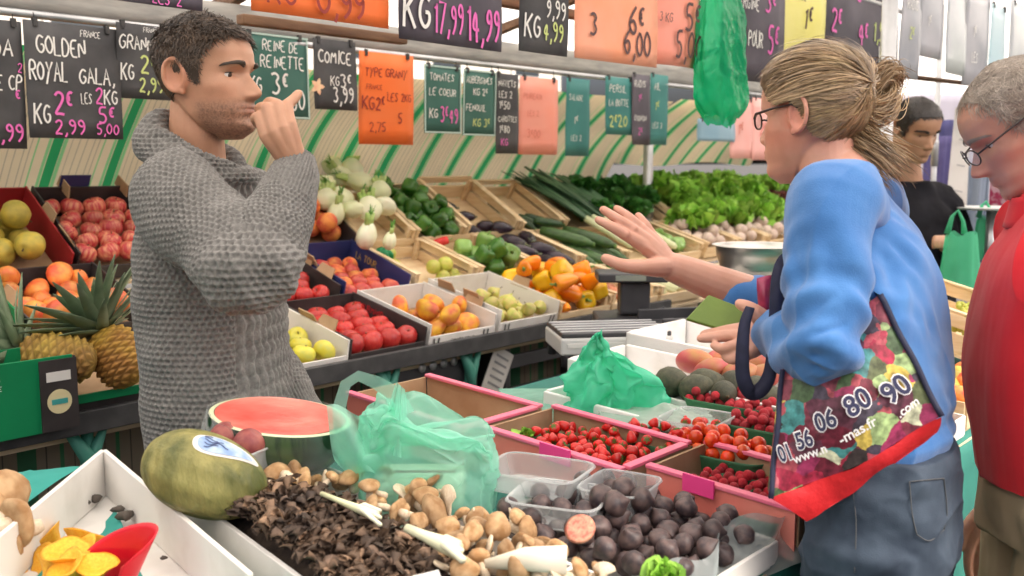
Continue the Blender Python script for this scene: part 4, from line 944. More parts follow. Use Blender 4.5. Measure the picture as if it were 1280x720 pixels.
# ================================================================ goods on the front table
def gz(Y, dz=0.0): return tz(Y) + dz
def wall(a, b, h, th=.006, z0=None):
    """upright wall of a tray from ground point a to b (x, y), standing on the cloth"""
    a = Vector((a[0], a[1], 0)); b = Vector((b[0], b[1], 0)); d = (b-a).normalized(); n = Vector((-d.y, d.x, 0))*th/2
    P = []
    for q in (a - n, b - n, b + n, a + n): P.append(Vector((q.x, q.y, gz(q.y, .003 if z0 is None else z0))))
    hh = h if hasattr(h, '__len__') else (h, h)
    for q, k in ((a - n, 0), (b - n, 1), (b + n, 1), (a + n, 0)): P.append(Vector((q.x, q.y, gz(q.y, .003) + hh[k])))
    return P
def tray(label, pts, h, m, name='tray', cat='tray', floor=True, th=.006, fm=None, open_sides=()):
    c = sum((Vector((x, y, 0)) for x, y in pts), Vector())/len(pts)
    o = thing(name, label, cat, (c.x, c.y, gz(c.y, .003)))
    if floor:
        q = [Vector((x, y, gz(y, .003))) for x, y in pts]; k = len(q)
        MB().add(q + [v + Vector((0, 0, .004)) for v in q], [tuple(range(k-1, -1, -1)), tuple(range(k, 2*k))] + [(i, (i+1) % k, k + (i+1) % k, k+i) for i in range(k)]).build('floor_panel', fm or m, o, smooth=False)
    for i in range(len(pts)):
        if i in open_sides: continue
        a, b = Vector(pts[i]), Vector(pts[(i+1) % len(pts)]); d = (b - a).normalized()*th*.55
        MB().hexa(wall(a + d, b - d, h[i] if hasattr(h, '__len__') else h, th, .008)).build('side_panel', m, o, smooth=False, bev=.0012)
    return o
# -- white box at the lower left with chanterelles
o = tray('white card box at the lower left lined with teal cloth', [(.36, 1.02), (.715, 1.06), (.815, 1.64), (.50, 1.36)], [.05, .085, .085, .085], m_wcard, name='box', cat='box', th=.008)
m_tcloth = mat('teal_cloth', (.02, .26, .22), .75, (.03, .32, .27), nscale=6, bump=.3, bscale=20)
def lin(u, v):
    a = Vector((.40, 1.03)).lerp(Vector((.60, 1.04)), u); b = Vector((.53, 1.36)).lerp(Vector((.785, 1.55)), u); q = a.lerp(b, v)
    return Vector((q.x, q.y, gz(q.y, .014) + .006*math.sin(u*9 + v*4) + .004*math.sin(v*17)))
c = MB().grid(lin, 24, 24).build('cloth', m_tcloth); tag(c, 'teal cloth lying inside the white box at the lower left', 'cloth')
c = MB().grid(lambda u, v: Vector((.30 + .46*u, 1.40 + .20*u + .30*v*(1-.3*u), gz(1.5 + .2*v, .07) + .015*math.sin(u*8 + v*3) - .03*v)), 30, 20).build('cloth', m_tcloth); tag(c, 'teal cloth spread behind the white box at the left edge', 'cloth')
m_soil = mat('soil_crumb', (.05, .04, .035), .9, (.13, .11, .09), nscale=40)
for (px, py, s) in ((112, 648, .013), (158, 668, .014), (95, 660, .006), (180, 700, .004), (205, 712, .005), (104, 655, .011), (150, 660, .010), (120, 650, .012)):
    q = onz(px, py, .905)
    mb = MB().lathe([(0, -.6), (.7, -.4), (1, 0), (.7, .4), (0, .6)], 9, fn=lambda a, z: 1 + .3*math.sin(3*a + px) + .2*math.sin(5*a))
    ob = mb.build('soil_crumb', m_soil); ob.location = (q.x, q.y, gz(q.y, .02) + s*.3); ob.scale = (s, s, s); tag(ob, 'small dark crumb of soil in the white box at the lower left', 'soil crumb', 'soil crumbs in the white box')
# red folded plastic dish
m_redp = mat('red_plastic', (.62, .006, .018), .35, (.55, .005, .02), nscale=4)
p = onz(150, 722, .93)
def rd(u, v):
    a = (-1.2 + 3.6*u); r_ = .072*(.35 + .65*v)
    return p + Vector((0, 0, -.02)) + RT*(r_*math.cos(a)*.9 - .01) + FH*(.05*math.sin(a)*.6) + Vector((0, 0, .092*v*(1 - .5*abs(2*u-1)**2)))
tag(MB().grid(rd, 24, 10).build('red_dish', m_redp, solid=.002), 'folded red plastic dish standing among the yellow mushrooms', 'dish')
m_chan = mat('chanterelle', (.85, .36, .015), .55, (.90, .50, .04), nscale=8, rnd=.1, bump=.3)
def chan(mb):
    P = [(.12, -1.0), (.2, -.9), (.24, -.4), (.34, .1), (.62, .5), (.95, .78), (1.02, .86), (.86, .84), (.5, .66), (.2, .5), (0, .46)]
    mb.lathe(P, 22, fn=lambda a, z: 1 + (.13*math.sin(3*a) + .08*math.sin(5*a + 1))*max(0, z))
M_['chanterelle'] = mk('chanterelle', m_chan, chan)
for k, (px, py, z, s) in enumerate(((72, 680, .93, .026), (98, 690, .935, .030), (85, 708, .935, .032), (110, 702, .93, .028), (70, 705, .92, .026), (95, 722, .93, .03), (28, 715, .915, .022), (120, 722, .93, .028), (60, 722, .925, .028))):
    q = onz(px, py, z); place(M_['chanterelle'], 'chanterelle', q, Euler((RD.uniform(-.9, .9), RD.uniform(-.9, .9), RD.uniform(0, 6))), s, 'orange yellow chanterelle mushroom in the white box at the lower left', 'mushroom', 'chanterelles in the white box')
m_cap = mat('mushroom_cap', (.34, .175, .065), .5, (.58, .38, .20), nscale=1.3, rnd=.3, bump=.5); m_stalk = mat('mushroom_stalk', (.70, .60, .45), .7, (.60, .47, .32), nscale=6, rnd=.1, bump=.2)
def cep(mb, capw=1.0):
    mb.lathe([(0, -1.15), (.30, -1.12), (.40, -.8), (.34, -.3), (.28, .1)], 14, mi=1)
    mb.lathe([(.0, .02), (.5, .0), (.86, .08), (1.0, .26), (.95, .46), (.72, .68), (.4, .82), (0, .87)], 20, fn=lambda a, z: capw*(1 + .07*math.sin(3*a) + .04*math.sin(5*a + 1)))
M_['cep'] = mk('cep', [m_cap, m_stalk], cep)
for k, (px, py, z, s) in enumerate(((2, 622, 1.0, .040), (12, 655, .99, .036), (-8, 650, .985, .038), (22, 668, .97, .03))):
    q = onz(px, py, z); place(M_['cep'], 'mushroom', q, Euler((1.2 + .3*k, .4*k, 1.7*k)), s, 'pale brown mushroom at the left edge behind the white box', 'mushroom', 'mushrooms at the left edge')
# -- mushrooms tray
TR = [(.735, .80), (1.06, .80), (1.06, 1.49), (.835, 1.49)]
tray('long white tray filled with black and brown mushrooms', TR, .075, m_wcard, th=.008)
m_trump = mat('black_trumpet', (.050, .032, .024), .75, (.17, .105, .065), nscale=22, tint=True, bump=.4, bscale=150, ramp=(.35, .75))
mb = MB()
def heap(x, y):
    return gz(y, .05) + .062*math.exp(-((x - .85)/.17)**2 - ((y - 1.12)/.34)**2)
rr = random.Random(3)
for k in range(3400):
    x = rr.uniform(.745, 1.02); y = rr.uniform(.81, 1.42)
    if x > .93 + .22*(1.28 - y)*0 + rr.uniform(-.03, .03) + max(0, (1.0 - y))*.45: continue
    if x < .745 + .13*(y - .8): continue
    z = heap(x, y) + rr.uniform(-.012, .010); s = rr.uniform(.012, .028); a = rr.uniform(0, 6.28); el = rr.uniform(-.3, .9)
    d = Vector((math.cos(a)*math.cos(el), math.sin(a)*math.cos(el), math.sin(el))); sd = d.cross(Vector((rr.uniform(-.3, .3), rr.uniform(-.3, .3), 1))).normalized(); u_ = sd.cross(d)
    c0 = Vector((x, y, z)) - d*s*.5; n = 7; V = []; br = rr.choice((.6, .8, 1, 1, 1.5, 2.3)); 
    for i in range(4):
        t = i/3; cc = c0 + d*s*t + u_*(s*.35*math.sin(t*2.2)); r_ = s*(.09 + .30*t*t)
        for j in range(n):
            b = 2*PI*j/n; w = 1 + .35*math.sin(2*b + k)*t
            V.append(cc + (sd*math.cos(b)*1.0 + u_*math.sin(b)*.55)*r_*w)
    mb.add(V, [(i*n+j, i*n+(j+1) % n, (i+1)*n+(j+1) % n, (i+1)*n+j) for i in range(3) for j in range(n)], 0, (br, br, br*.95))
o = mb.build('black_trumpet_mushrooms', m_trump); tag(o, 'heap of dark dried trumpet mushrooms in the white tray', 'mushrooms', kind='stuff')
# soil bed below, so no gaps show
c = MB().grid(lambda u, v: Vector((.745 + .13*(.82 + .62*v - .8) + (.99 - .745 - .13*(.82 + .62*v - .8))*u, .82 + .62*v, heap(.75 + .24*u, .82 + .62*v) - .022 - .03*(abs(2*u-1)**3))), 20, 30).build('mushroom_litter', mat('mushroom_litter', (.035, .024, .018), .9, (.07, .05, .035), nscale=40, bump=1, bscale=90)); tag(c, 'dark bed of mushroom crumbs under the trumpet mushrooms', 'mushroom crumbs', kind='stuff')
CE = [(440, 600, .034), (462, 612, .03), (485, 600, .028), (505, 617, .034), (528, 612, .03), (520, 630, .032), (545, 640, .034), (560, 622, .028), (580, 645, .026), (600, 652, .030), (618, 660, .028), (640, 650, .026), (655, 662, .026), (590, 668, .028), (570, 680, .030), (610, 682, .028), (632, 690, .028), (650, 680, .026), (670, 690, .03), (690, 700, .03), (560, 700, .03), (600, 705, .028), (640, 712, .03), (675, 716, .03), (720, 715, .03), (580, 716, .03), (425, 605, .024), (405, 598, .022), (545, 605, .024), (535, 655, .028), (560, 662, .026), (700, 718, .028), (745, 720, .026), (470, 632, .024), (500, 640, .024)]
def cslice(mb):
    n = 20; out = [(math.cos(2*PI*i/n)*(.9 if math.sin(2*PI*i/n) > -.2 else .34), max(-1.15, math.sin(2*PI*i/n)*(.75 if math.sin(2*PI*i/n) > -.2 else 1.2))) for i in range(n)]
    V = [(x, -.09, z) for x, z in out] + [(x, .09, z) for x, z in out]
    mb.add(V, [tuple(range(n)), tuple(range(2*n-1, n-1, -1))] + [((i+1) % n, i, n+i, n+(i+1) % n) for i in range(n)], 1)
M_['mushroom_slice'] = mk('mushroom_slice', [m_cap, m_stalk], cslice)
for k, (px, py, s) in enumerate(CE + [(a_ + RD.uniform(-14, 14), b_ + RD.uniform(-9, 9), c_*.8) for a_, b_, c_ in CE]):
    q = G(px, py, .030 + .014*math.sin(k*2.1)); sl_ = k % 4 == 3
    place(M_['mushroom_slice' if sl_ else 'cep'], 'mushroom', q, Euler((RD.uniform(-1.3, 1.3), RD.uniform(-1.3, 1.3), RD.uniform(0, 6))), (s*RD.uniform(.5, .85), s*RD.uniform(.45, .75), s*RD.uniform(.5, .95)), 'pale brown mushroom in the heap right of the black trumpets', 'mushroom', 'pale brown mushrooms in the tray')
for k, (px, py) in enumerate(((345, 598), (352, 612), (370, 602), (360, 592))):
    q = G(px, py, .03); place(M_['cep'], 'mushroom', q, Euler((1 + k, .5*k, k*1.3)), .026, 'cream mushroom lying right beside the green melon', 'mushroom', 'cream mushrooms beside the melon')
m_cut = mat('cut_stalk', (.80, .76, .66), .6, (.70, .64, .50), nscale=6, stretch=(.3, 1, 1))
a, b = G(606, 705, .05), G(708, 700, .06)
tag(MB().tube([a, a.lerp(b, .5) + Vector((0, 0, .004)), b], [.006, .016, .020], 12, flat=.6).build('cut_mushroom_stalk', m_cut), 'long cream cut stalk lying on the brown mushrooms at the bottom', 'stalk')
def scallion(label, a, b, r_):
    o = thing('leek_stalk', label, 'leek', a)
    MB().tube([a, a.lerp(b, .35), a.lerp(b, .7), b], [r_*.5, r_*.6, r_*.9, r_], 10).build('shaft', mat('pale_leek', (.66, .70, .34), .4, (.80, .80, .58), nscale=9, stretch=(.4, .4, .4)), o)
    for k in range(3): MB().tube([a.lerp(b, .62), a.lerp(b, .8) + Vector((.01*(k-1), .012*(k-1), .004)), b + Vector((.018*(k-1), .02*(k-1), 0)) + (b-a)*.08], [r_*.35, r_*.5, r_*.42], 8).build('sheath', mat('white_sheath', (.78, .78, .58), .4), o)
scallion('thin pale green stalk lying over the black trumpets', G(402, 617, .065), G(470, 645, .07), .007)
scallion('thick pale leek stalk lying between black and brown mushrooms', G(508, 660, .07), G(572, 688, .065), .012)
tag(MB().hexa([G(515, 720, .06), G(548, 712, .06), G(552, 722, .05), G(520, 735, .05), G(515, 720, .063), G(548, 712, .063), G(552, 722, .053), G(520, 735, .053)]).build('paper_label', m_wcard, smooth=False), 'corner of a white paper label at the bottom edge', 'label')
# -- melon
m_melon = mat('melon_skin', (.30, .27, .085), .6, (.085, .095, .022), nscale=26, ndet=9, bump=1, bscale=55, stretch=(1, 1, .35), bdist=.008, ramp=(.36, .66))
c = dep(256, 594, 1.50)
ax = (RT*.93 + Vector((0, 0, -.30)) + FH*-.1).normalized()
q = ax.to_track_quat('Z', 'Y').to_matrix().to_4x4()
o = thing('melon', 'mottled green melon with a blue and white label on top', 'melon', c)
Mm = Matrix.Translation(c) @ q
def mel(u, v):
    p_ = PI*v; r_ = math.sin(p_)**.9*.062*(1 + .05*math.cos(p_)); a = u*2*PI
    r_ *= 1 + .018*math.cos(10*a) 
    return Mm @ Vector((r_*math.cos(a), r_*math.sin(a), -.096*math.cos(p_)))
MB().grid(mel, 60, 40, True).build('rind', m_melon, o)
inv = Mm.inverted(); tree = None
mb = MB()
topdir = (UP*.82 - FW*.45 + RT*.25).normalized()
e1 = RT; e2 = topdir.cross(e1).normalized(); e1 = e2.cross(topdir)
bm_o = bpy.data.objects['rind']; bv = BVHTree.FromPolygons([v.co for v in bm_o.data.vertices], [p.vertices for p in bm_o.data.polygons])
def onmel(x, y, off):
    s = c + topdir*.2 + e1*(x + .018) + e2*y
    h = bv.ray_cast(s, -topdir); return (h[0] + topdir*off) if h[0] is not None else s - topdir*.14
lab_out = lambda t: (.050*math.cos(t)*(1 + .15*math.cos(t)), .020*math.sin(t)*(1 - .25*math.cos(t)))
for nm, sc, off, mm in (('label_edge', 1.0, .0012, m_wcard), ('label', .84, .0022, mat('label_blue', (.20, .32, .56), .4, (.42, .54, .70), nscale=60))):
    mb = MB(); mb.grid(lambda u, v: onmel(lab_out(u*2*PI)[0]*v*sc, lab_out(u*2*PI)[1]*v*sc, off), 36, 7, True); mb.build(nm, mm, o)
mb = MB()
for k in range(5): mb.ribbon([onmel(-.028 + .004*i + .001*k, .010 - .0045*k + .003*math.sin(i*.9 + k), .003) for i in range(4 + 2*k if k < 4 else 6)], .0016, topdir)
mb.build('label_print', m_ink_b, o)
# -- plums in clear punnet
m_clear = film('clear_plastic', (.86, .88, .88), .16, .08, .2, bump=.15)
def punnet(label, c, w, d, h, rz=0.0, tilt=0.0):
    M = Matrix.Translation(c) @ Matrix.Rotation(rz, 4, 'Z') @ Matrix.Rotation(tilt, 4, 'X')
    def f(u, v):
        a = u*2*PI; ca, sa = math.cos(a), math.sin(a); e = .35
        x = abs(ca)**e*math.copysign(1, ca)*w/2; y = abs(sa)**e*math.copysign(1, sa)*d/2
        if v < .35: k = v/.35; return M @ Vector((x*.84*k, y*.84*k, .002))
        if v < .85: k = (v-.35)/.5; return M @ Vector((x*(.84 + .12*k), y*(.84 + .12*k), .002 + (h - .002)*k))
        k = (v-.85)/.15; return M @ Vector((x*(.96 + .08*k), y*(.96 + .08*k), h + .004*math.sin(k*3)))
    return tag(MB().grid(f, 48, 20, True).build('punnet', m_clear, solid=.0008), label, 'punnet')
p = dep(292, 560, 1.62); punnet('clear plastic punnet with two plums behind the melon', p + Vector((0, 0, -.045)), .15, .11, .045, .3)
place(M_['plum'], 'plum', dep(283, 549, 1.64), Euler((.3, .4, 0)), .030, 'plum in the clear punnet, touching the melon label', 'plum')
place(M_['plum'], 'plum', dep(311, 556, 1.61), Euler((.5, -.3, 1)), .026, 'plum in the clear punnet, nearer to the watermelon', 'plum')
# -- half watermelon
c = dep(351, 520, 1.72)
o = thing('watermelon', 'half watermelon with its pink cut face upward under cling film', 'watermelon', c + Vector((0, 0, -.10)))
nrm = (Vector((0, 0, 1)) + FH*-.035 + RT*.13).normalized(); q = nrm.to_track_quat('Z', 'Y').to_matrix().to_4x4()
qx = RT - nrm*RT.dot(nrm); qx.normalize(); qy = nrm.cross(qx)
Mw = Matrix(((qx.x, qy.x, nrm.x, c.x), (qx.y, qy.y, nrm.y, c.y), (qx.z, qy.z, nrm.z, c.z), (0, 0, 0, 1)))
m_wskin = mat('watermelon_skin', (.008, .030, .011), .3, (.055, .105, .03), nscale=5.0, ndet=7, stretch=(7, 7, .9), ramp=(.50, .58))
MB().grid(lambda u, v: Mw @ Vector((.120*math.sin(PI*.56*(.02 + .98*v))/math.sin(PI*.56)*math.cos(u*2*PI)*(1 if v < 1 else 1), .112*math.sin(PI*.56*(.02 + .98*v))/math.sin(PI*.56)*math.sin(u*2*PI), -.105*(math.cos(PI*.56*v) - math.cos(PI*.56))/(1 - math.cos(PI*.56)))), 48, 20, True).build('rind', m_wskin, o)
MB().grid(lambda u, v: Mw @ Vector((0.120*(.93 + .07*v)*math.cos(u*2*PI), .112*(.93 + .07*v)*math.sin(u*2*PI), .0012*(1-v))), 48, 3, True).build('white_rim', mat('watermelon_rim', (.66, .70, .46), .4), o)
MB().grid(lambda u, v: Mw @ Vector((.1105*v*math.cos(u*2*PI), .1045*v*math.sin(u*2*PI), .0016 + .001*math.sin(v*30 + u*9))), 48, 12, True).build('flesh', mat('watermelon_flesh', (.70, .085, .065), .28, (.80, .27, .21), nscale=9, stretch=(1, 1, 1), bump=.1), o)
m_cling = film('cling_film', (.9, .92, .92), .02, .06, .1, bump=.8, bscale=60)
MB().grid(lambda u, v: Mw @ Vector(((.121 + .004*math.sin(u*40) + .012*v)*math.cos(u*2*PI), (.115 + .004*math.sin(u*33) + .01*v)*math.sin(u*2*PI), .004 - .085*v*(1 + .2*math.sin(u*21)))), 90, 10, True).build('cling_film', m_cling, o)
# -- translucent green bag with goods
m_gbag = film('pale_green_film', (.50, .92, .78), .34, .18, .45, bump=.5, bscale=30)
bc = dep(525, 575, 1.66)
o = thing('carrier_bag', 'translucent pale green carrier bag lying full behind the mushrooms', 'plastic bag', bc + Vector((0, 0, -.09)))
X_ = RT; Y_ = FH; Z_ = Vector((0, 0, 1))
def bagf(u, v):
    a = u*2*PI; ca, sa = math.cos(a), math.sin(a); e = .6
    x = abs(ca)**e*math.copysign(1, ca); y = abs(sa)**e*math.copysign(1, sa)
    t = v; top = .085 - .050*max(0, x)**1.0
    z = -.082 + (top + .082)*math.sin(min(1, t*1.25)*PI/2)
    sh = 1 if t < .8 else 1 - ((t-.8)/.2)*.98
    cr = 1 + .05*math.sin(5*a + t*7) + .035*math.sin(11*a - t*9) + .02*math.sin(19*a + 13*t)
    return bc + X_*(.112*x*sh*cr*(1 - .18*t*(x < 0)) + .01 - .045*(1-sh)) + Y_*(.085*y*sh*cr) + Z_*(z + (.012*math.sin(7*a + 3*t) if t > .4 else 0))
def facet(fn, nu, nv, seed, ja, cu=True):
    r = random.Random(seed); J = {}
    def g(u, v):
        k = (round(u*nu) % nu if cu else round(u*(nu-1)), round(v*(nv-1)))
        if k not in J: J[k] = Vector((r.gauss(0, ja), r.gauss(0, ja), r.gauss(0, ja)))
        return fn(u, v) + J[k]
    b = MB().grid(g, nu, nv, cu); q = []
    for i, f_ in enumerate(b.f): q += [(f_[0], f_[1], f_[2]), (f_[0], f_[2], f_[3])] if i % 2 else [(f_[0], f_[1], f_[3]), (f_[1], f_[2], f_[3])]
    b.f = q; b.m = [0]*len(q); return b
facet(bagf, 44, 20, 5, .0042).build('bag_body', m_gbag, o, sub=1)
hp = lambda px, py, d: dep(px, py, d)
MB().ribbon([hp(440, 575, 1.62), hp(428, 545, 1.62), hp(424, 510, 1.63), hp(432, 480, 1.64), hp(448, 470, 1.65), hp(470, 478, 1.65), hp(492, 492, 1.65), hp(500, 520, 1.64)], [.05, .03, .022, .018, .018, .022, .03, .05], FW).build('handle', m_gbag, o)
MB().grid(lambda u, v: hp(418 + 62*u - 10*v*(1-u), 575 - 62*v + 30*u*(1-v) + 8*math.sin(u*6 + v*4), 1.60 + .02*math.sin(u*7 + 5*v)), 16, 16).build('loose_side', m_gbag, o)
MB().grid(lambda u, v: hp(470 + 45*u*(1-v*.75) + 25*v, 565 - 88*v + 10*u, 1.59 + .03*math.sin(u*8)), 14, 14).build('peak', m_gbag, o)
m_inb = mat('bagged_goods', (.50, .38, .30), .7, (.62, .56, .48), nscale=7)
pb = thing('parcel', 'brownish parcel seen through the pale green carrier bag', 'parcel', bc + Vector((0, 0, -.07)))
MB().box((0, 0, 0), (.15, .11, .05), Matrix.Translation(bc + Vector((-.0, 0, -.045))) @ Matrix.Rotation(-.85, 4, 'Z')).build('wrapping', m_inb, pb, bev=.012)
MB().box((0, 0, 0), (.12, .012, .052), Matrix.Translation(bc + Vector((-.0, 0, -.045))) @ Matrix.Rotation(-.85, 4, 'Z')).build('band', mat('parcel_band', (.30, .10, .09), .6), pb)

# -- pink crates
def pink(label, xa, xb, ya, yb, h, low=None, tab=None, inner=m_card):
    o = thing('crate', label, 'crate', ((xa+xb)/2, (ya+yb)/2, gz((ya+yb)/2, .003)))
    M = Matrix.Translation((0, 0, 0))
    MB().hexa([(xa, ya, gz(ya, .003)), (xb, ya, gz(ya, .003)), (xb, yb, gz(yb, .003)), (xa, yb, gz(yb, .003)), (xa, ya, gz(ya, .007)), (xb, ya, gz(ya, .007)), (xb, yb, gz(yb, .007)), (xa, yb, gz(yb, .007))]).build('floor_panel', inner, o, smooth=False)
    for (p, q, nm) in (((xa, ya), (xa, yb), 'side_panel'), ((xb, ya), (xb, yb), 'side_panel'), ((xa + .008, ya), (xb - .008, ya), 'end_panel'), ((xa + .008, yb), (xb - .008, yb), 'end_panel')):
        MB().hexa(wall(p, q, h, .005, .008)).build(nm, m_coral if p[0] == xa and nm == 'side_panel' else inner, o, smooth=False)
    for (p, q) in (((xa + .002, ya), (xa + .002, yb)), ((xb - .002, ya), (xb - .002, yb)), ((xa + .016, ya + .003), (xb - .016, ya + .003))):
        P = wall(p, q, .012, .018 if p[0] != q[0] or True else .018); 
        P = [v + Vector((0, 0, h + .001 - .003 + .003)) if i < 4 else v + Vector((0, 0, h - .004)) for i, v in enumerate(P)]
        MB().hexa(P).build('folded_rim', m_pcard, o, smooth=False, bev=.0015)
    if tab:
        MB().hexa([Vector((xa - .014, y_, gz(y_, z_))) for y_, z_ in ((tab[0], h - .012), (tab[1], h - .012))] + [Vector((xa - .011, y_, gz(y_, z_))) for y_, z_ in ((tab[1], h - .012), (tab[0], h - .012))] + [Vector((xa - .014, y_, gz(y_, z_))) for y_, z_ in ((tab[0], h + .018), (tab[1], h + .018))] + [Vector((xa - .010, y_, gz(y_, z_))) for y_, z_ in ((tab[1], h + .018), (tab[0], h + .018))]).build('tab', mat('hot_pink_card', (.85, .06, .27), .5), o, smooth=False)
    return o
PH = .085
pink('pink rimmed crate behind the pale green carrier bag', 1.36, 1.60, 1.30, 1.64, PH)
pink('pink rimmed crate of strawberries in the middle of the row', 1.40, 1.625, .955, 1.285, PH, tab=(1.06, 1.13))
pink('pink rimmed crate of raspberries nearest to the woman', 1.455, 1.66, .66, .94, PH, tab=(.80, .86))
m_pun = mat('green_pulp_tray', (.03, .13, .055), .6, (.05, .18, .08), nscale=14)
def basket(label, c, w, d, h, m, rz=0.0):
    M = Matrix.Translation(c) @ Matrix.Rotation(rz, 4, 'Z')
    def f(u, v):
        a = u*2*PI; ca, sa = math.cos(a), math.sin(a); e = .4
        x = abs(ca)**e*math.copysign(1, ca)*w/2; y = abs(sa)**e*math.copysign(1, sa)*d/2
        if v < .3: return M @ Vector((x*.86*v/.3, y*.86*v/.3, 0.002))
        k = (v-.3)/.7; return M @ Vector((x*(.86 + .14*k), y*(.86 + .14*k), h*k + .002))
    return tag(MB().grid(f, 40, 12, True).build('berry_basket', m, solid=.0014), label, 'basket')
def tableM(x, y, dz=.004): return Matrix.Translation((x, y, gz(y, dz))) @ Matrix.Rotation(math.atan(.06), 4, 'X')
for k, (x, y, lab) in enumerate(((1.46, 1.20, 'left'), (1.47, 1.09, 'middle'), (1.50, 1.0, 'right'))):
    basket('green pulp basket of strawberries, %s one in the pink crate' % {'left': 'farthest', 'middle': 'central', 'right': 'nearest'}[lab], Vector((x + .03, y, gz(y, .02))), .15, .095, .042, m_pun)
fill(tableM(1.41, .965), (.01, .20, .0, .30), .052, 'strawberry', .0125, 75, 'strawberry', 'red strawberry in the middle pink rimmed crate', 'strawberry', 'strawberries in the middle pink crate', up=3, tries=25)
fill(tableM(1.47, .67), (.0, .175, .0, .245), .045, 'raspberry', .0095, 85, 'raspberry', 'dark red raspberry in the pink rimmed crate nearest to the woman', 'raspberry', 'raspberries in the pink crate', up=3, tries=20)
for k, (x, y) in enumerate(((1.51, .73), (1.55, .84))): basket(['green berry basket of raspberries close to the woman', 'green berry basket of raspberries next to the strawberries'][k], Vector((x, y, gz(y, .012))), .13, .10, .045, m_pun)
# a strawberry leafy bit and a rolled label in the first pink crate
tag(MB().tube([G(585, 538, -.01), G(622, 546, -.01)], .010, 12).build('rolled_paper', m_wcard), 'small rolled white paper in the pink crate behind the carrier bag', 'paper roll')
leafy('strawberry_leaf', 'sprig of green leaves between the strawberries and the crate wall', 'leaves', None, G(655, 545, .0), .028, m_let, 26, 5)
# -- second row: berries and tomatoes in baskets, behind the pink crates
def berrybox(label, x, y, w, d, key, r, n, flabel, fcat, group, m=m_pun, h=.04, rz=0.0, dz=.03):
    basket(label, Vector((x, y, gz(y, dz))), w, d, h, m, rz)
    M = Matrix.Translation((x, y, gz(y, dz))) @ Matrix.Rotation(rz, 4, 'Z')
    fill(M, (-w*.46, w*.46, -d*.46, d*.46), h*.72, key, r, n, key, flabel, fcat, group, up=3, tries=25)
q = G(730, 505); 
P_ = lambda px, py: (G(px, py, .0).x, G(px, py, .0).y)
x, y = P_(815, 547); berrybox('dark green basket of strawberries directly behind the pink rim', x, y, .13, .20, 'strawberry', .013, 26, 'strawberry in the basket behind the pink rimmed crates', 'strawberry', 'strawberries behind the pink rim')
x, y = P_(905, 563); berrybox('dark green basket of small tomatoes behind the pink rim', x, y, .14, .22, 'tomato', .0145, 34, 'small red orange tomato in the basket behind the pink rim', 'tomato', 'small tomatoes behind the pink rim')
x, y = P_(920, 512); berrybox('dark green basket of bright berries below the avocados', x, y, .14, .22, 'raspberry', .011, 46, 'bright red berry in the basket below the avocados', 'berry', 'bright berries below the avocados', dz=.05)
x, y = P_(955, 540); berrybox('dark green basket of red berries touching the patterned bag', x, y, .12, .15, 'raspberry', .011, 30, 'red berry in the basket touching the patterned shopping bag', 'berry', 'red berries beside the patterned bag', dz=.045)
x, y = P_(870, 535); punnet('clear punnet of red fruit between the berry baskets', Vector((x, y, gz(y, .04))), .14, .13, .05, .1)
fill(Matrix.Translation((x, y, gz(y, .04))), (-.06, .06, -.055, .055), .006, 'strawberry', .013, 18, 'strawberry', 'strawberry seen through the clear punnet', 'strawberry', 'strawberries in the clear punnet', up=3, tries=25)
# crumpled green bag and flat film
def crumple(name, label, c, sx, sy, sz, m, seed, peak=(0, 0), cat='plastic bag', n=46):
    r = random.Random(seed); ph = [(r.uniform(3, 11), r.uniform(3, 11), r.uniform(0, 6), r.uniform(.3, 1)) for _ in range(10)]
    def f(u, v):
        x, y = 2*u - 1, 2*v - 1
        w = sum(a_*(1 - 2*abs(((px*x + py*y + p0)/2) % 1 - .5)*2) for px, py, p0, a_ in ph)/6
        d = math.hypot(x - peak[0], y - peak[1]); z = sz*math.exp(-(d/.42)**1.5) + .12*sz*w
        k = 1 - .28*math.exp(-(d/.4)**2)
        return Vector(c) + RT*(sx*x*k + .1*sx*w) + FH*(sy*y*k) + Vector((0, 0, max(0, z)))
    return tag(MB().grid(f, n, n).build(name, m), label, cat)
m_gbag2 = film('mint_film', (.16, .80, .56), .66, .25, .5, bump=.6, bscale=26)
tri = lambda x: abs((x % 2) - 1)*2 - 1
c = G(752, 520, -.04)
def cbag(u, v):
    a = u*2*PI
    k = 1 + .42*tri(2.0*u*3 + .7*v + .3) + .22*tri(2*u*7 + 1.3 - 1.5*v) + .10*tri(2*u*13 + 4*v)
    rb = (.085*(1-v)**2.2 + .028 + .034*math.exp(-((v-.45)/.25)**2))*(1 if v < .72 else (1-v)/.28 + .03)
    z = .185*v**.9 + .016*tri(2*u*5 + 3*v)*(1-v)
    return c + RT*(rb*k*math.cos(a)*.95 + .012*v + .02*math.sin(v*5)) + FH*(rb*k*math.sin(a)*.75) + Vector((0, 0, max(.0, z)))
tag(facet(cbag, 46, 15, 8, .009).build('crumpled_bag', m_gbag2, sub=1), 'crumpled mint green bag standing up with a pointed peak', 'plastic bag')
m_gflat = film('flat_mint_film', (.40, .74, .62), .55, .2, .4, bump=.7, bscale=18)
c = G(715, 505, -.02); crumple('plastic_sheet', 'flat pale green plastic sheet spread behind the pink crates', c, .17, .16, .02, m_gflat, 9, (5, 5))
c = G(820, 520, .0); crumple('plastic_sheet', 'greenish clear plastic wrap covering the low white tray beside the crumpled bag', c, .12, .09, .03, film('grey_green_film', (.52, .66, .58), .6, .2, .3), 12, (.2, 0))
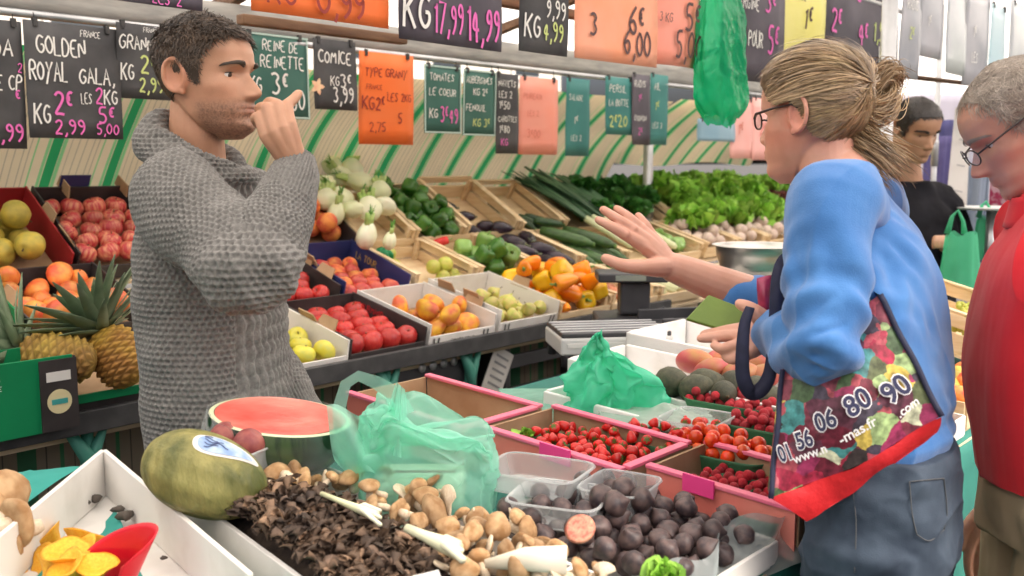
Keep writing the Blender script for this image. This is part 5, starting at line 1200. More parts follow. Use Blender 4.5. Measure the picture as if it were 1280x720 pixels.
# -- white foam boxes with avocados and papayas
def foambox(label, xa, xb, ya, yb, h, dz=.003):
    o = thing('foam_box', label, 'box', ((xa+xb)/2, (ya+yb)/2, gz((ya+yb)/2, dz)))
    for p, q in (((xa, ya), (xa, yb)), ((xb, ya), (xb, yb)), ((xa + .012, ya), (xb - .012, ya)), ((xa + .012, yb), (xb - .012, yb))):
        P = wall(p, q, h, .011, dz); MB().hexa(P).build('side_panel', m_foam, o, smooth=False, bev=.003)
    MB().hexa([(xa, ya, gz(ya, dz)), (xb, ya, gz(ya, dz)), (xb, yb, gz(yb, dz)), (xa, yb, gz(yb, dz)), (xa, ya, gz(ya, dz+.01)), (xb, ya, gz(ya, dz+.01)), (xb, yb, gz(yb, dz+.01)), (xa, yb, gz(yb, dz+.01))]).build('floor_panel', m_foam, o, smooth=False)
    return o
foambox('long white foam box of dark avocados', 1.98, 2.24, .95, 1.52, .095)
foambox('white foam box of pink papayas behind the avocados', 2.30, 2.62, .85, 1.56, .115)
foambox('low white foam tray under the plastic wrap', 1.76, 1.94, 1.0, 1.42, .07)
for (px, py, s) in ((838, 478, .040), (880, 482, .042), (918, 483, .040), (905, 493, .034), (868, 486, .036), (945, 490, .040), (960, 498, .036)):
    q = G(px, py, .03); place(M_['avocado'], 'avocado', q, Euler((RD.uniform(1.2, 1.8), RD.uniform(-.4, .4), RD.uniform(-1, 1))), s, 'dark green avocado in the long white foam box', 'avocado', 'avocados in the foam box')
for (px, py, s) in ((868, 452, .040), (905, 450, .042), (940, 455, .042), (890, 462, .034), (925, 468, .038), (955, 470, .036)):
    q = G(px, py, .05); place(M_['papaya'], 'papaya', q, Euler((1.4, RD.uniform(-.4, .4), RD.uniform(-.6, 1.2))), s, 'pink and yellow papaya in the white foam box behind the avocados', 'papaya', 'papayas in the foam box')
# -- scale, black tray, bowl
m_grey = mat('scale_grey', (.48, .49, .48), .4, (.54, .55, .54), nscale=4); m_dark = mat('dark_plastic', (.025, .026, .03), .45, (.045, .045, .05), nscale=9)
p = G(752, 424, .03)
o = thing('weighing_scale', 'flat grey weighing scale with a ribbed dark platform', 'scale', p)
Mx = Matrix.Translation((2.46, 1.74, .972)) @ Matrix.Rotation(-.70, 4, 'Z')
MB().box((0, 0, .0), (.34, .24, .05), Mx).build('body', m_grey, o, smooth=False, bev=.006)
MB().box((0, 0, .032), (.33, .23, .014), Mx).build('platform', m_dark, o, smooth=False, bev=.003)
for k in range(5): MB().box((0, -.09 + .045*k, .0405), (.33, .010, .005), Mx).build('rib', m_steel, o, smooth=False, bev=.002)
for k in (-1, 1):
    for j in (-1, 1): MB().lathe([(0, -.06), (.014, -.06), (.016, -.03), (.016, -.026), (0, -.026)], 12, Mx @ Matrix.Translation((.15*k, .1*j, 0))).build('foot', m_dark, o)
MB().box((0, -.1212, .004), (.30, .003, .012), Mx).build('display_strip', mat('strip_silver', (.6, .6, .58), .35), o, smooth=False)
Mx = Matrix.Translation((2.82, 1.58, 1.0)) @ Matrix.Rotation(-.62, 4, 'Z')
o = thing('plastic_tray', 'dark plastic tray with a raised edge behind the papayas', 'tray', (2.82, 1.58, .94))
MB().box((0, 0, -.03), (.44, .22, .05), Mx).build('tray_body', m_dark, o, smooth=False, bev=.008)
for y in (-.105, .105): MB().box((0, y, .014), (.44, .012, .036), Mx).build('tray_edge', m_dark, o, smooth=False, bev=.004)
p = dep(792, 365, 3.35)
o = thing('scale_stand', 'black electronic scale base with a raised head behind the outstretched arm', 'scale', (p.x, p.y, p.z - .12))
Mx = Matrix.Translation(p) @ Matrix.Rotation(TH - PI/2, 4, 'Z')
MB().box((-.01, 0, .055), (.23, .16, .03), Mx).build('head', m_dark, o, smooth=False, bev=.006)
MB().box((0, 0, -.015), (.10, .10, .11), Mx).build('column', m_dark, o, smooth=False, bev=.008)
MB().box((0, 0, -.10), (.26, .20, .05), Mx).build('base', m_dark, o, smooth=False, bev=.008)
MB().box((-.02, -.082, .056), (.10, .004, .018), Mx).build('display', mat('display_grey', (.2, .23, .2), .2), o, smooth=False)
MB().tube([Mx @ Vector((.05, -.06, -.06)), Mx @ Vector((.09, -.08, -.04)), Mx @ Vector((.12, -.06, -.08))], .004, 8).build('cable', m_dark, o)
p = dep(945, 308, 3.25)
o = thing('bowl', 'shiny steel scale bowl with a flat rim behind the blue sleeve', 'bowl', p + Vector((0, 0, -.095)))
MB().lathe([(0, -.095), (.085, -.095), (.112, -.07), (.126, -.03), (.130, 0), (.142, .003), (.142, .006), (.128, .004), (.122, -.03), (.108, -.066), (.082, -.09), (0, -.09)], 48, Matrix.Translation(p)).build('bowl_body', mat('bowl_steel', (.62, .60, .57), .38, metal=1), o)
o2 = thing('scale_box', 'white scale housing under the steel bowl', 'scale', p + Vector((0, 0, -.22)))
Mx = Matrix.Translation(p + Vector((0, 0, -.105))) @ Matrix.Rotation(TH - PI/2, 4, 'Z')
MB().box((0, 0, -.012), (.26, .22, .02), Mx).build('plate', m_wcard, o2, smooth=False, bev=.004)
MB().box((0, 0, -.078), (.22, .20, .11), Mx).build('housing', m_grey, o2, smooth=False, bev=.01)
# -- figs
FT = [(1.10, .665), (1.46, .665), (1.46, 1.06), (1.12, 1.06)]
FT = [(1.14, .675), (1.445, .675), (1.395, .945), (1.335, 1.05), (1.12, 1.05)]
tray('white tray heaped with dark figs', [(1.13, .68), (1.435, .68), (1.385, 1.06), (1.115, 1.06)], .04, m_wcard, th=.007)
P = fill(tableM(1.13, .685), (.0, .285, .0, .35), .028, 'fig', .0188, 112, 'fig', 'dark purple fig heaped in the white tray', 'fig', 'figs in the white tray', up=1.3, tries=140, zmax=.075)
o = thing('cut_fig', 'halved fig showing its pink flesh on top of the dark figs', 'fig', G(725, 661, .04))
c = G(725, 661, .045); nr = (UP*.55 - FW*.7 - RT*.25).normalized(); q = nr.to_track_quat('Z', 'Y').to_matrix().to_4x4()
MB().lathe([(0, -.020), (.012, -.018), (.020, -.008), (.0225, 0)], 24, Matrix.Translation(c) @ q).build('skin', M_['fig'].materials[0], o)
MB().lathe([(0, .001), (.008, .0012), (.018, .001), (.0226, 0)], 24, Matrix.Translation(c) @ q).build('flesh', mat('fig_flesh', (.50, .13, .09), .4, (.68, .34, .22), nscale=140), o)
q = G(672, 612, .0); punnet('large clear punnet lid lying open behind the figs', Vector((q.x, q.y, gz(q.y, .07))), .13, .17, .035, .25)
q = G(700, 640, .0); punnet('clear punnet filled with figs at the near side', Vector((q.x, q.y, gz(q.y, .055))), .13, .15, .04, .35)
q = G(775, 618, .02); punnet('clear punnet of three dark figs pushed against the pink crate', Vector((q.x, q.y, gz(q.y, .06))), .12, .11, .045, .2)
for k, (px, py) in enumerate(((752, 622), (778, 612), (800, 624), (768, 630))):
    place(M_['fig'], 'fig', G(px, py, .035), Euler((1 + k, k*.7, k)), .022, 'dark fig in the clear punnet against the pink crate', 'fig', 'figs in the clear punnet')
leafy('parsley', 'bright green parsley tuft at the bottom beside the figs', 'parsley', None, G(828, 722, .04), .035, m_let, 40, 77)
# clear film over the tray's right edge
m_wrap = film('clear_wrap', (.55, .62, .62), .30, .08, .2, bump=.7, bscale=24)
def wrap(u, v):
    Y = .70 - .03*v - .015*math.sin(u*9); X = 1.12 + .40*u
    return Vector((X, Y + .012*math.sin(u*14 + v*5), gz(.69, .085) - .085*v + .008*math.sin(u*21 + 3*v)))
tag(MB().grid(wrap, 60, 16).build('plastic_wrap', m_wrap), 'clear plastic wrap folded over the near edge of the fig tray', 'plastic wrap')
# -- right end of the table, beyond the woman
foam2 = tray('white edged tray of apples and bananas beside the man in red', [(2.02, .69), (2.42, .69), (2.42, 1.05), (2.02, 1.05)], .05, m_wcard)
M = tableM(2.05, .70)
fill(M, (.0, .34, .0, .30), .02, 'apple_red', .033, 22, 'apple', 'red apple in the tray beside the man in red', 'apple', 'red apples beside the man in red')
tray('wooden tray of small red and brown fruit behind the apples', [(2.46, .70), (2.86, .70), (2.86, 1.05), (2.46, 1.05)], .07, m_cw)
fill(tableM(2.48, .71, .02), (.0, .36, .0, .32), .02, ['peach', 'quince'], .032, 28, 'fruit', 'small brown orange fruit behind the apples on the right', 'fruit', 'small fruit behind the apples')
o = crate('pale wooden crate of green grapes under the mint bags', Matrix.Translation((2.95, .74, tz(.75) + .05)) @ Matrix.Rotation(.25, 4, 'X'), .42, .40, .12, .06, WOOD, wood=True)
m_grape = mat('grape', (.42, .46, .07), .25, (.50, .48, .12), nscale=3, sss=.2)
for k in range(7):
    mb = MB(); r = random.Random(k)
    for i in range(34):
        t = r.random(); a = r.uniform(0, 6.28); q = Vector((math.cos(a)*.035*(1-.6*t), math.sin(a)*.03*(1-.6*t), 0)) + Vector((0, .10*t, .015*r.random()))
        mb.lathe([(0, -.010), (.007, -.007), (.0098, 0), (.007, .007), (0, .010)], 8, Matrix.Translation(q))
    ob = mb.build('grapes', m_grape); q = Matrix.Translation((2.95, .74, tz(.75) + .05)) @ Matrix.Rotation(.25, 4, 'X') @ Vector((.06 + .05*k, .05 + .07*(k % 3), .06)); ob.location = q; ob.rotation_euler = (.2, 0, k*1.1)
    tag(ob, 'bunch of yellow green grapes in the pale wooden crate', 'grapes', 'grape bunches in the wooden crate')
m_ban = mat('banana_skin', (.84, .60, .04), .45, (.80, .66, .12), nscale=4)
o = thing('bananas', 'yellow bananas lying between the blue sweatshirt and the man in red', 'bananas', (2.30, .80, .97))
for k in range(4):
    MB().tube([Vector((2.33 + .016*k, .70 + .02*k, .965 + .008*k)) + Vector((.03*math.sin(t*2.6), .16*t, .045*math.sin(t*3))) for t in (0, .15, .35, .55, .75, .92, 1)], [.005, .013, .016, .017, .016, .012, .005], 8).build('banana', m_ban, o)
# -- things stored under the display stand
o = thing('storage_crate', 'dark folding crate stored under the display stand', 'crate', (2.9, 2.1, 0))
for z in (.30, .42, .54, .66, .78): MB().box((2.95, 2.36, z), (.52, .02, .05)).build('slat', m_dark, o, smooth=False, bev=.004)
for x in (2.70, 3.20): MB().box((x, 2.42, .42), (.03, .14, .84)).build('side_panel', m_dark, o, smooth=False, bev=.004)
q = ony(620, 470, 2.34)
Mx = Matrix.Translation(q) @ Matrix.Rotation(.5, 4, 'Y')
o = thing('printed_leaflet', 'crooked white printed card hanging under the display stand', 'card', q)
MB().box((0, 0, 0), (.11, .004, .20), Mx).build('card', m_wcard, o, smooth=False)
mb = MB()
for k in range(6): mb.box((0, -.003, .07 - .026*k), (.07, .001, .008), Mx)
mb.build('print', mat('grey_print', (.3, .3, .3), .7), o, smooth=False)
q = ony(535, 462, 2.36)
o = thing('box', 'dark box with round holes stored under the stand', 'box', q)
MB().box(q, (.42, .06, .12)).build('box_body', m_dark, o, smooth=False, bev=.004)
for k in range(4): MB().lathe([(0, 0), (.016, 0), (.016, .003), (0, .003)], 16, Matrix.Translation(q + Vector((-.06 + .05*k, -.033, .02))) @ Matrix.Rotation(PI/2, 4, 'X')).build('hole_rim', m_steel, o)

# ================================================================ background to the right
m_purple = mat('purple_cloth', (.10, .085, .24), .8, (.15, .13, .32), nscale=5, bump=.3, bscale=20)
m_bluegrey = mat('blue_grey_cloth', (.22, .27, .36), .8, (.28, .33, .42), nscale=5)
m_lav = mat('lavender_cloth', (.62, .60, .72), .7, (.72, .70, .80), nscale=4)
def hanging(name, lab, cat, px, d, m, th=.05, wav=9, parent=None):
    x0, y0, x1, y1 = px; a = dep(x0, y0, d); b = dep(x1, y0, d); zt = a.z; zb = dep(x0, y1, d).z
    def f(u, v):
        q = a.lerp(b, u); k = math.sin(u*wav)*.02*(1 - .4*v) + .008*math.sin(u*wav*2.3 + 3*v); sp = 1 + .08*(1-v)
        return Vector((q.x, q.y, 0)) + FH*k + RT*((u - .5)*(b - a).length*(sp - 1)) + Vector((0, 0, zt + (zb - zt)*v))
    return tag(MB().grid(f, 24, 16).build(name, m, solid=.006), lab, cat)
hanging('garment', 'dark purple garment hanging beside the white tent post', 'garment', (1158, 170, 1196, 330), 5.3, m_purple)
hanging('garment', 'deep blue coat hanging left of the white paper sheets', 'garment', (1172, 150, 1200, 300), 5.6, mat('deep_blue_cloth', (.08, .08, .22), .8, (.11, .11, .28), nscale=5))
hanging('garment', 'pale lavender cloth hanging at the back of the neighbouring stall', 'garment', (1120, 118, 1300, 260), 6.6, m_lav, wav=20)
hanging('garment', 'blue grey cloth hanging behind the nose of the man in red', 'garment', (1208, 205, 1238, 330), 5.2, m_bluegrey)
o = thing('paper_sheet', 'long white printed sheet hanging beside the purple garments', 'paper', dep(1195, 150, 4.6))
q0, q1, q2, q3 = dep(1182, 262, 4.6), dep(1208, 262, 4.6), dep(1214, 135, 4.6), dep(1194, 135, 4.6)
MB().add([q0, q1, q2, q3], [(0, 1, 2, 3)]).build('sheet', m_wcard, o, smooth=False, solid=.003)
mb = MB()
for k in range(3): mb.ribbon([dep(1193 + 3*k, 238 - 32*k, 4.58), dep(1203 + 3*k, 240 - 32*k, 4.58)], .007, -FW)
mb.build('print', mat('grey_print2', (.45, .45, .45), .7), o, smooth=False)
m_mag = mat('magenta_card', (.32, .02, .08), .5, (.5, .3, .36), nscale=16, ramp=(.5, .56))
o = thing('display_box', 'dark red patterned box with white lettering under the chin of the man in red', 'box', dep(1255, 250, 4.4))
MB().box(dep(1258, 246, 4.4), (.16, .10, .14)).build('box_body', m_mag, o, smooth=False, bev=.006)
MB().box(dep(1262, 236, 4.28), (.045, .006, .05)).build('label', m_wcard, o, smooth=False)
def minibag(lab, px, py, w, h, d):
    c = dep(px, py, d); o = thing('carrier_bag', lab, 'plastic bag', c)
    m = film('mint_bag_film', (.16, .68, .42), .62, .2, .5, bump=.6, bscale=20)
    def f(u, v):
        a = u*2*PI; k = .62 + .38*v; cr = 1 + .07*math.sin(5*a + v*5) + .05*math.sin(9*a)
        return c + RT*(w/2*math.cos(a)*k*cr) + FH*(w*.25*math.sin(a)*k*cr) + Vector((0, 0, -h*v*.98 + .01*math.sin(4*a)*(1-v)))
    MB().grid(f, 40, 20, True).build('bag_body', m, o)
    MB().tube([c + RT*-.3*w, c + RT*-.22*w + Vector((0, 0, h*.28)), c + Vector((0, 0, h*.38)) + RT*-.1*w, c + RT*.02*w + Vector((0, 0, h*.2)), c + RT*.06*w], [.012, .007, .005, .007, .012], 8).build('handle', m, o)
minibag('mint green carrier bag with loop handles hanging beside the blue sweatshirt', 1202, 292, .17, .22, 3.6)
minibag('mint green carrier bag hanging below the scale plate at the far right', 1236, 272, .14, .17, 4.0)
minibag('rightmost mint green carrier bag, half behind the man in red', 1258, 276, .12, .16, 4.1)
c = dep(1240, 263, 3.95); o = thing('scale_plate', 'round pale scale plate above the mint bags', 'scale', c + Vector((0, 0, -.3)))
MB().lathe([(0, 0), (.14, .004), (.15, .012), (.14, .014), (0, .008)], 32, Matrix.Translation(c)).build('plate', m_grey, o)
MB().tube([c + Vector((0, 0, -.30)), c], .02, 10).build('column', m_steel, o)

# ---- houses across the square
m_stone = mat('cream_stone', (.46, .41, .33), .85, (.54, .49, .41), nscale=2, bump=.2, bscale=20); m_roof = mat('slate_roof', (.09, .095, .11), .7, (.13, .135, .15), nscale=3); m_glass = mat('window_glass', (.05, .06, .07), .1); m_stone2 = mat('pale_stone', (.55, .52, .47), .85, (.62, .59, .54), nscale=2)
def house(label, x, y, w, d, h, face, m, nwin):
    o = thing('house', label, 'house', (x, y, 0))
    MB().box((x, y, h/2), (w, d, h)).build('wall', m, o, smooth=False)
    MB().hexa([(x-w/2-.2, y-d/2-.2, h + .01), (x+w/2+.2, y-d/2-.2, h + .01), (x+w/2+.2, y+d/2+.2, h + .01), (x-w/2-.2, y+d/2+.2, h + .01), (x-w/2+.8, y-d/4, h+2.2), (x+w/2-.8, y-d/4, h+2.2), (x+w/2-.8, y+d/4, h+2.2), (x-w/2+.8, y+d/4, h+2.2)]).build('roof', m_roof, o, smooth=False)
    for st in range(int(h//3)):
        for k in range(nwin):
            z = 1.7 + 3*st
            if face == 'x':
                yy = y - d/2 + d*(k + .5)/nwin; f = MB().box((x - w/2 - .02, yy, z), (.08, 1.25, 1.85)).build('window', m_wcard, o, smooth=False); MB().box((x - w/2 - .065, yy, z), (.02, 1.0, 1.6)).build('pane', m_glass, f, smooth=False)
            else:
                xx = x - w/2 + w*(k + .5)/nwin; f = MB().box((xx, y - d/2 - .02, z), (1.25, .08, 1.85)).build('window', m_wcard, o, smooth=False); MB().box((xx, y - d/2 - .065, z), (1.0, .02, 1.6)).build('pane', m_glass, f, smooth=False)
house('cream stone house with a slate roof at the far end of the market', 30, 4, 8, 16, 9, 'x', m_stone, 5)
house('pale stone house standing across the square behind the striped tarpaulin', 12, 22, 22, 8, 9, 'y', m_stone2, 7)
# ================================================================ people
m_skin = lambda name, c, c2: mat(name, c, .48, c2, nscale=26, ndet=5, tint=True, sss=.18, bump=.22, bscale=420, bdist=.0012, ramp=(.3, .75))
def frame(origin, f, pitch=0.0, roll=0.0, sc=1.0):
    f = Vector((f.x, f.y, 0)).normalized(); r = f.cross(Vector((0, 0, 1))).normalized()
    R_ = Matrix((r, f, Vector((0, 0, 1)))).transposed().to_4x4()
    return Matrix.Translation(origin) @ R_ @ Matrix.Rotation(-pitch, 4, 'X') @ Matrix.Rotation(roll, 4, 'Y') @ Matrix.Scale(sc, 4)
def itp(z, tab):
    t = np.array(tab); k = 7
    zz = np.array(z); acc = 0
    for d in np.linspace(-.004, .004, k): acc = acc + np.interp(zz + d, t[:, 0], t[:, 1])
    return acc/k
HF = [(-.01,.062),(0,.074),(.008,.088),(.02,.0925),(.032,.087),(.042,.091),(.052,.093),(.06,.090),(.068,.089),(.08,.088),(.1,.086),(.118,.082),(.13,.088),(.14,.091),(.16,.090),(.18,.083),(.2,.066),(.215,.045),(.228,.016),(.235,-.015)]
HB = [(-.01,.04),(0,.03),(.02,.0),(.04,-.022),(.06,-.05),(.08,-.075),(.1,-.093),(.13,-.104),(.16,-.107),(.19,-.098),(.21,-.08),(.225,-.055),(.235,-.022)]
HW = [(-.01,.008),(0,.018),(.01,.031),(.025,.044),(.045,.0545),(.065,.0605),(.09,.066),(.115,.070),(.14,.0745),(.165,.076),(.185,.073),(.205,.062),(.22,.044),(.23,.024),(.235,.005)]
HN = [(.062,0),(.066,.002),(.069,.013),(.074,.023),(.080,.027),(.088,.024),(.1,.016),(.112,.009),(.122,.004),(.132,0)]
def head_verts(nose=1.0, jaw=1.0, lips=1.0, brow=1.0, chin=0.0, nu=170, nv=170):
    a = np.linspace(0, 2*PI, nu, endpoint=False); a = a - .45*np.sin(a)           # denser at the face
    z = np.linspace(-.006, .2349, nv)
    f = itp(z, HF) + chin*np.exp(-((z-.014)/.014)**2); b = itp(z, HB); w = itp(z, HW); w = w*(1 + (jaw-1)*np.exp(-((z-.03)/.03)**2))
    yc = -.012 + .03*np.exp(-((z)/.03)**2)
    A, Z = np.meshgrid(a, z); Fm = f[:, None]; Bm = b[:, None]; Wm = w[:, None]; Y0 = yc[:, None]
    s, c = np.sin(A), np.cos(A)
    X = Wm*np.sign(s)*np.abs(s)**.92
    Y = np.where(c > 0, Y0 + (Fm-Y0)*np.abs(c)**.86, Y0 - (Y0-Bm)*np.abs(c)**.95)
    fr = np.clip((Y - .0)/.05, 0, 1)
    n = itp(z, HN)[:, None]*nose; sw = np.where(Z < .086, .0125, .0125 - .004*np.clip((Z-.086)/.03, 0, 1))
    ax = np.abs(X)
    Y = Y + fr*(n*np.exp(-(X/sw)**2) + .008*nose*np.exp(-((ax-.013)/.0055)**2 - ((Z-.0755)/.006)**2))
    Y = Y - fr*.0095*np.exp(-((ax-.032)/.014)**2 - ((Z-.117)/.0095)**2)
    Y = Y + fr*.0045*brow*np.exp(-((ax-.03)/.022)**2 - ((Z-.1335)/.0065)**2)
    Y = Y + fr*lips*(.0045*np.exp(-(X/.021)**2 - ((Z-.0555)/.004)**2) + .0055*np.exp(-(X/.019)**2 - ((Z-.0445)/.0045)**2) - .0045*np.exp(-(X/.026)**2 - ((Z-.0502)/.0016)**2))
    Y = Y - fr*.003*np.exp(-((ax-.027)/.008)**2 - ((Z-.052)/.012)**2)
    X = X + np.sign(X)*.0035*np.exp(-((ax-.058)/.02)**2 - ((Z-.092)/.014)**2)*fr
    X = X - np.sign(X)*.004*np.exp(-((Z-.14)/.02)**2 - ((Y-.055)/.02)**2)
    V = np.stack([X, Y, Z], -1).reshape(-1, 3)
    Fc = [(j*nu+i, j*nu+(i+1) % nu, (j+1)*nu+(i+1) % nu, (j+1)*nu+i) for j in range(nv-1) for i in range(nu)]
    Fc.append(tuple(range(nu-1, -1, -1))); Fc.append(tuple((nv-1)*nu + i for i in range(nu)))
    return V, Fc
def sphere_cut(c, r, nrm, off, n=20):
    """ball with everything below the plane (nrm, off) flattened onto it"""
    V = []; nrm = Vector(nrm).normalized()
    for j in range(n + 1):
        p = PI*j/n
        for i in range(n):
            a = 2*PI*i/n; q = Vector((math.sin(p)*math.cos(a), math.sin(p)*math.sin(a), math.cos(p)))*r
            d = q.dot(nrm) - off
            if d < 0: q = q - nrm*d
            V.append(Vector(c) + q)
    return V, [(j*n+i, j*n+(i+1) % n, (j+1)*n+(i+1) % n, (j+1)*n+i) for j in range(n) for i in range(n)]
def caps(mb, pts, rad, n=14, flat=1.0, side=None):
    """tube with rounded ends"""
    pts = [Vector(p) for p in pts]; rad = list(rad)
    a = (pts[0] - pts[1]).normalized(); b = (pts[-1] - pts[-2]).normalized(); r0, r1 = rad[0], rad[-1]
    P = [pts[0] + a*r0*.95, pts[0] + a*r0*.7] + pts + [pts[-1] + b*r1*.7, pts[-1] + b*r1*.95]
    mb.tube(P, [r0*.25, r0*.72] + rad + [r1*.72, r1*.25], n, flat=flat, side=side)
def smooth_pts(pts, rad, k=4):
    """Catmull-Rom through the joints"""
    P = [Vector(p) for p in pts]; O, Q = [], []
    for i in range(len(P) - 1):
        p0, p1, p2, p3 = P[max(i-1, 0)], P[i], P[i+1], P[min(i+2, len(P)-1)]
        for j in range(k):
            t = j/k; t2, t3 = t*t, t*t*t
            O.append((p1*2 + (p2-p0)*t + (p0*2 - p1*5 + p2*4 - p3)*t2 + (p1*3 - p0 - p2*3 + p3)*t3)*.5); Q.append(rad[i]*(1-t) + rad[i+1]*t)
    O.append(P[-1]); Q.append(rad[-1]); return O, Q
def limb(mb, pts, rad, n=20, flat=1.0, side=None, k=4):
    O, Q = smooth_pts(pts, rad, k); caps(mb, O, Q, n, flat, side)
def rings(mb, R_, ax, ay, n=48, sub=5, pw=.85):
    """closed loft of elliptical rings; each ring = (centre, half extent along ax, half extent along ay)"""
    C_ = []
    for i in range(len(R_) - 1):
        r0, r1, r2, r3 = R_[max(i-1, 0)], R_[i], R_[i+1], R_[min(i+2, len(R_)-1)]
        for j in range(sub):
            t = j/sub; t2, t3 = t*t, t*t*t
            cr = lambda a, b, c, d: (b*2 + (c-a)*t + (a*2 - b*5 + c*4 - d)*t2 + (b*3 - a - c*3 + d)*t3)*.5
            C_.append((cr(r0[0], r1[0], r2[0], r3[0]), cr(r0[1], r1[1], r2[1], r3[1]), cr(r0[2], r1[2], r2[2], r3[2])))
    C_.append(R_[-1]); V = []
    for c, a, b in C_:
        for i in range(n):
            t = 2*PI*i/n; V.append(c + ax*(a*math.copysign(abs(math.cos(t))**pw, math.cos(t))) + ay*(b*math.copysign(abs(math.sin(t))**pw, math.sin(t))))
    k = len(C_); Fc = [(j*n+i, j*n+(i+1) % n, (j+1)*n+(i+1) % n, (j+1)*n+i) for j in range(k-1) for i in range(n)]
    Fc += [tuple(range(n-1, -1, -1)), tuple((k-1)*n+i for i in range(n))]
    mb.add(V, Fc)
def remesh(mb, vox, it=3, fac=.5):
    """union of the closed shapes as one continuous surface"""
    me = mb.mesh('tmp', [], True); o = bpy.data.objects.new('tmp', me); COL.objects.link(o)
    m = o.modifiers.new('r', 'REMESH'); m.mode = 'VOXEL'; m.voxel_size = vox
    if it: s = o.modifiers.new('s', 'SMOOTH'); s.iterations = it; s.factor = fac
    dg = bpy.context.evaluated_depsgraph_get(); out = bpy.data.meshes.new_from_object(o.evaluated_get(dg))
    bpy.data.objects.remove(o); bpy.data.meshes.remove(me)
    out.polygons.foreach_set('use_smooth', [True]*len(out.polygons)); return out
def getv(me):
    a = np.empty(len(me.vertices)*3, np.float32); me.vertices.foreach_get('co', a); return a.reshape(-1, 3).astype(float)
def setv(me, V): me.vertices.foreach_set('co', V.astype(np.float32).ravel()); me.update()
def norms(me):
    a = np.empty(len(me.vertices)*3, np.float32); me.vertex_normals.foreach_get('vector', a); return a.reshape(-1, 3).astype(float)
def settint(me, Cc):
    at = me.color_attributes.new('tint', 'FLOAT_COLOR', 'POINT'); c4 = np.ones((len(Cc), 4), np.float32); c4[:, :3] = Cc; at.data.foreach_set('color', c4.ravel())
def ear(mb, M, sx):
    """one ear, local head coordinates, sx = +1 right / -1 left"""
    def q(u, v, o): return M @ Vector((sx*(.069 + o*.9), -.010 - u - o*.6, .115 + v + u*.12))
    out = []
    for k in range(17):
        t = -1.95 + 4.5*k/16; out.append(q(.008 + .0175*math.cos(t), .031*math.sin(t), .006 + .006*math.sin(PI*k/16) + .004*math.cos(t)))
    mb.tube(out, [.0030] + [.0040]*15 + [.0030], 10)
    V = []; n = 20
    for z_, r_ in ((-.008, 0), (-.008, 1.1), (.004, 1.2), (.0068, .98), (.0012, .62), (.000, 0)):
        for i in range(n):
            a = 2*PI*i/n; V.append(q(.0075 + .0172*r_*math.cos(a), .0275*r_*math.sin(a), z_ + .004))
    mb.add(V, [(j*n+i, j*n+(i+1) % n, (j+1)*n+(i+1) % n, (j+1)*n+i) for j in range(5) for i in range(n)])
    caps(mb, [q(.002, -.022, .004), q(-.001, -.031, .005)], [.0052, .0060], 10)
def add_head(mb, M, eyes=(.001, -.0045), gaze=None, earside=(1, -1), **kw):
    V, Fc = head_verts(**kw); mb.add([M @ Vector(v) for v in V], Fc)
    bv = BVHTree.FromPolygons([Vector(v) for v in V], Fc)
    ec = []
    for sx in (1, -1):
        h = bv.ray_cast(Vector((sx*.0315, .2, .117)), Vector((0, -1, 0)))[0]
        c = Vector((sx*.0315, h.y - .0086, .1165)); ec.append(c)
        for (n_, off) in (((0, -.25, 1), eyes[0]), ((0, -.1, -1), -eyes[1])):
            v, f = sphere_cut(c, .0134, n_, off); mb.add([M @ p for p in v], f)
    for s in earside: ear(mb, M, s)
    return bv, ec
def eyeballs(o, M, ec, gaze, iris=(.05, .025, .012)):
    for c in ec:
        w = MB(); v, f = sphere_cut(c, .0124, (0, 0, 1), -1); w.add([M @ p for p in v], f)
        e = w.build('eye', mat('eye_white', (.72, .68, .64), .2), o)
        g = Vector(gaze).normalized(); q = g.to_track_quat('Z', 'Y').to_matrix().to_4x4(); T = M @ Matrix.Translation(c + g*.0116) @ q
        MB().lathe([(0, .0017), (.003, .0015), (.0055, .0004), (.0056, -.002)], 16, T).build('iris', mat('iris_dark', iris, .15), e)
def lashes(o, M, ec, off, m):
    for c in ec:
        mb = MB()
        P = []
        for i in range(11):
            x = -.0118 + .0236*i/10; z = off; y = .012
            for _ in range(4): y = math.sqrt(max(1e-8, .01378**2 - x*x - z*z)); z = off*1.03 + .258*y - .0004
            P.append(M @ (c + Vector((x, y + .0002, z))))
        mb.tube(P, [.0004] + [.0009]*9 + [.0006], 6, col=(1, 1, 1)); mb.build('eyelashes', m, o)
def brows(o, M, bv, col, z0=.1335, n=150, r=None, ln=.010, th=.0011):
    r = r or random.Random(4)
    for sx in (1, -1):
        mb = MB()
        for k in range(n):
            t = r.random(); x = sx*(.014 + .036*t); z = z0 + .006*math.sin(t*2.4) - .002*t + r.uniform(-.0035, .0035)*(1 - .5*t)
            h = bv.ray_cast(Vector((x, .2, z)), Vector((0, -1, 0)))
            if h[0] is None: continue
            p = h[0]; nn = h[1] if h[1].y > 0 else -h[1]; d = Vector((sx*.8, -.25, .45 - .8*t)).normalized(); d = (d - nn*d.dot(nn)).normalized()
            mb.ribbon([M @ (p + nn*.0006), M @ (p + d*ln*.5 + nn*.0024), M @ (p + d*ln + nn*.0020)], [th, th, th*.3], M.to_3x3() @ nn, col=(1, 1, 1))
        mb.build('eyebrow', col, o, smooth=False)
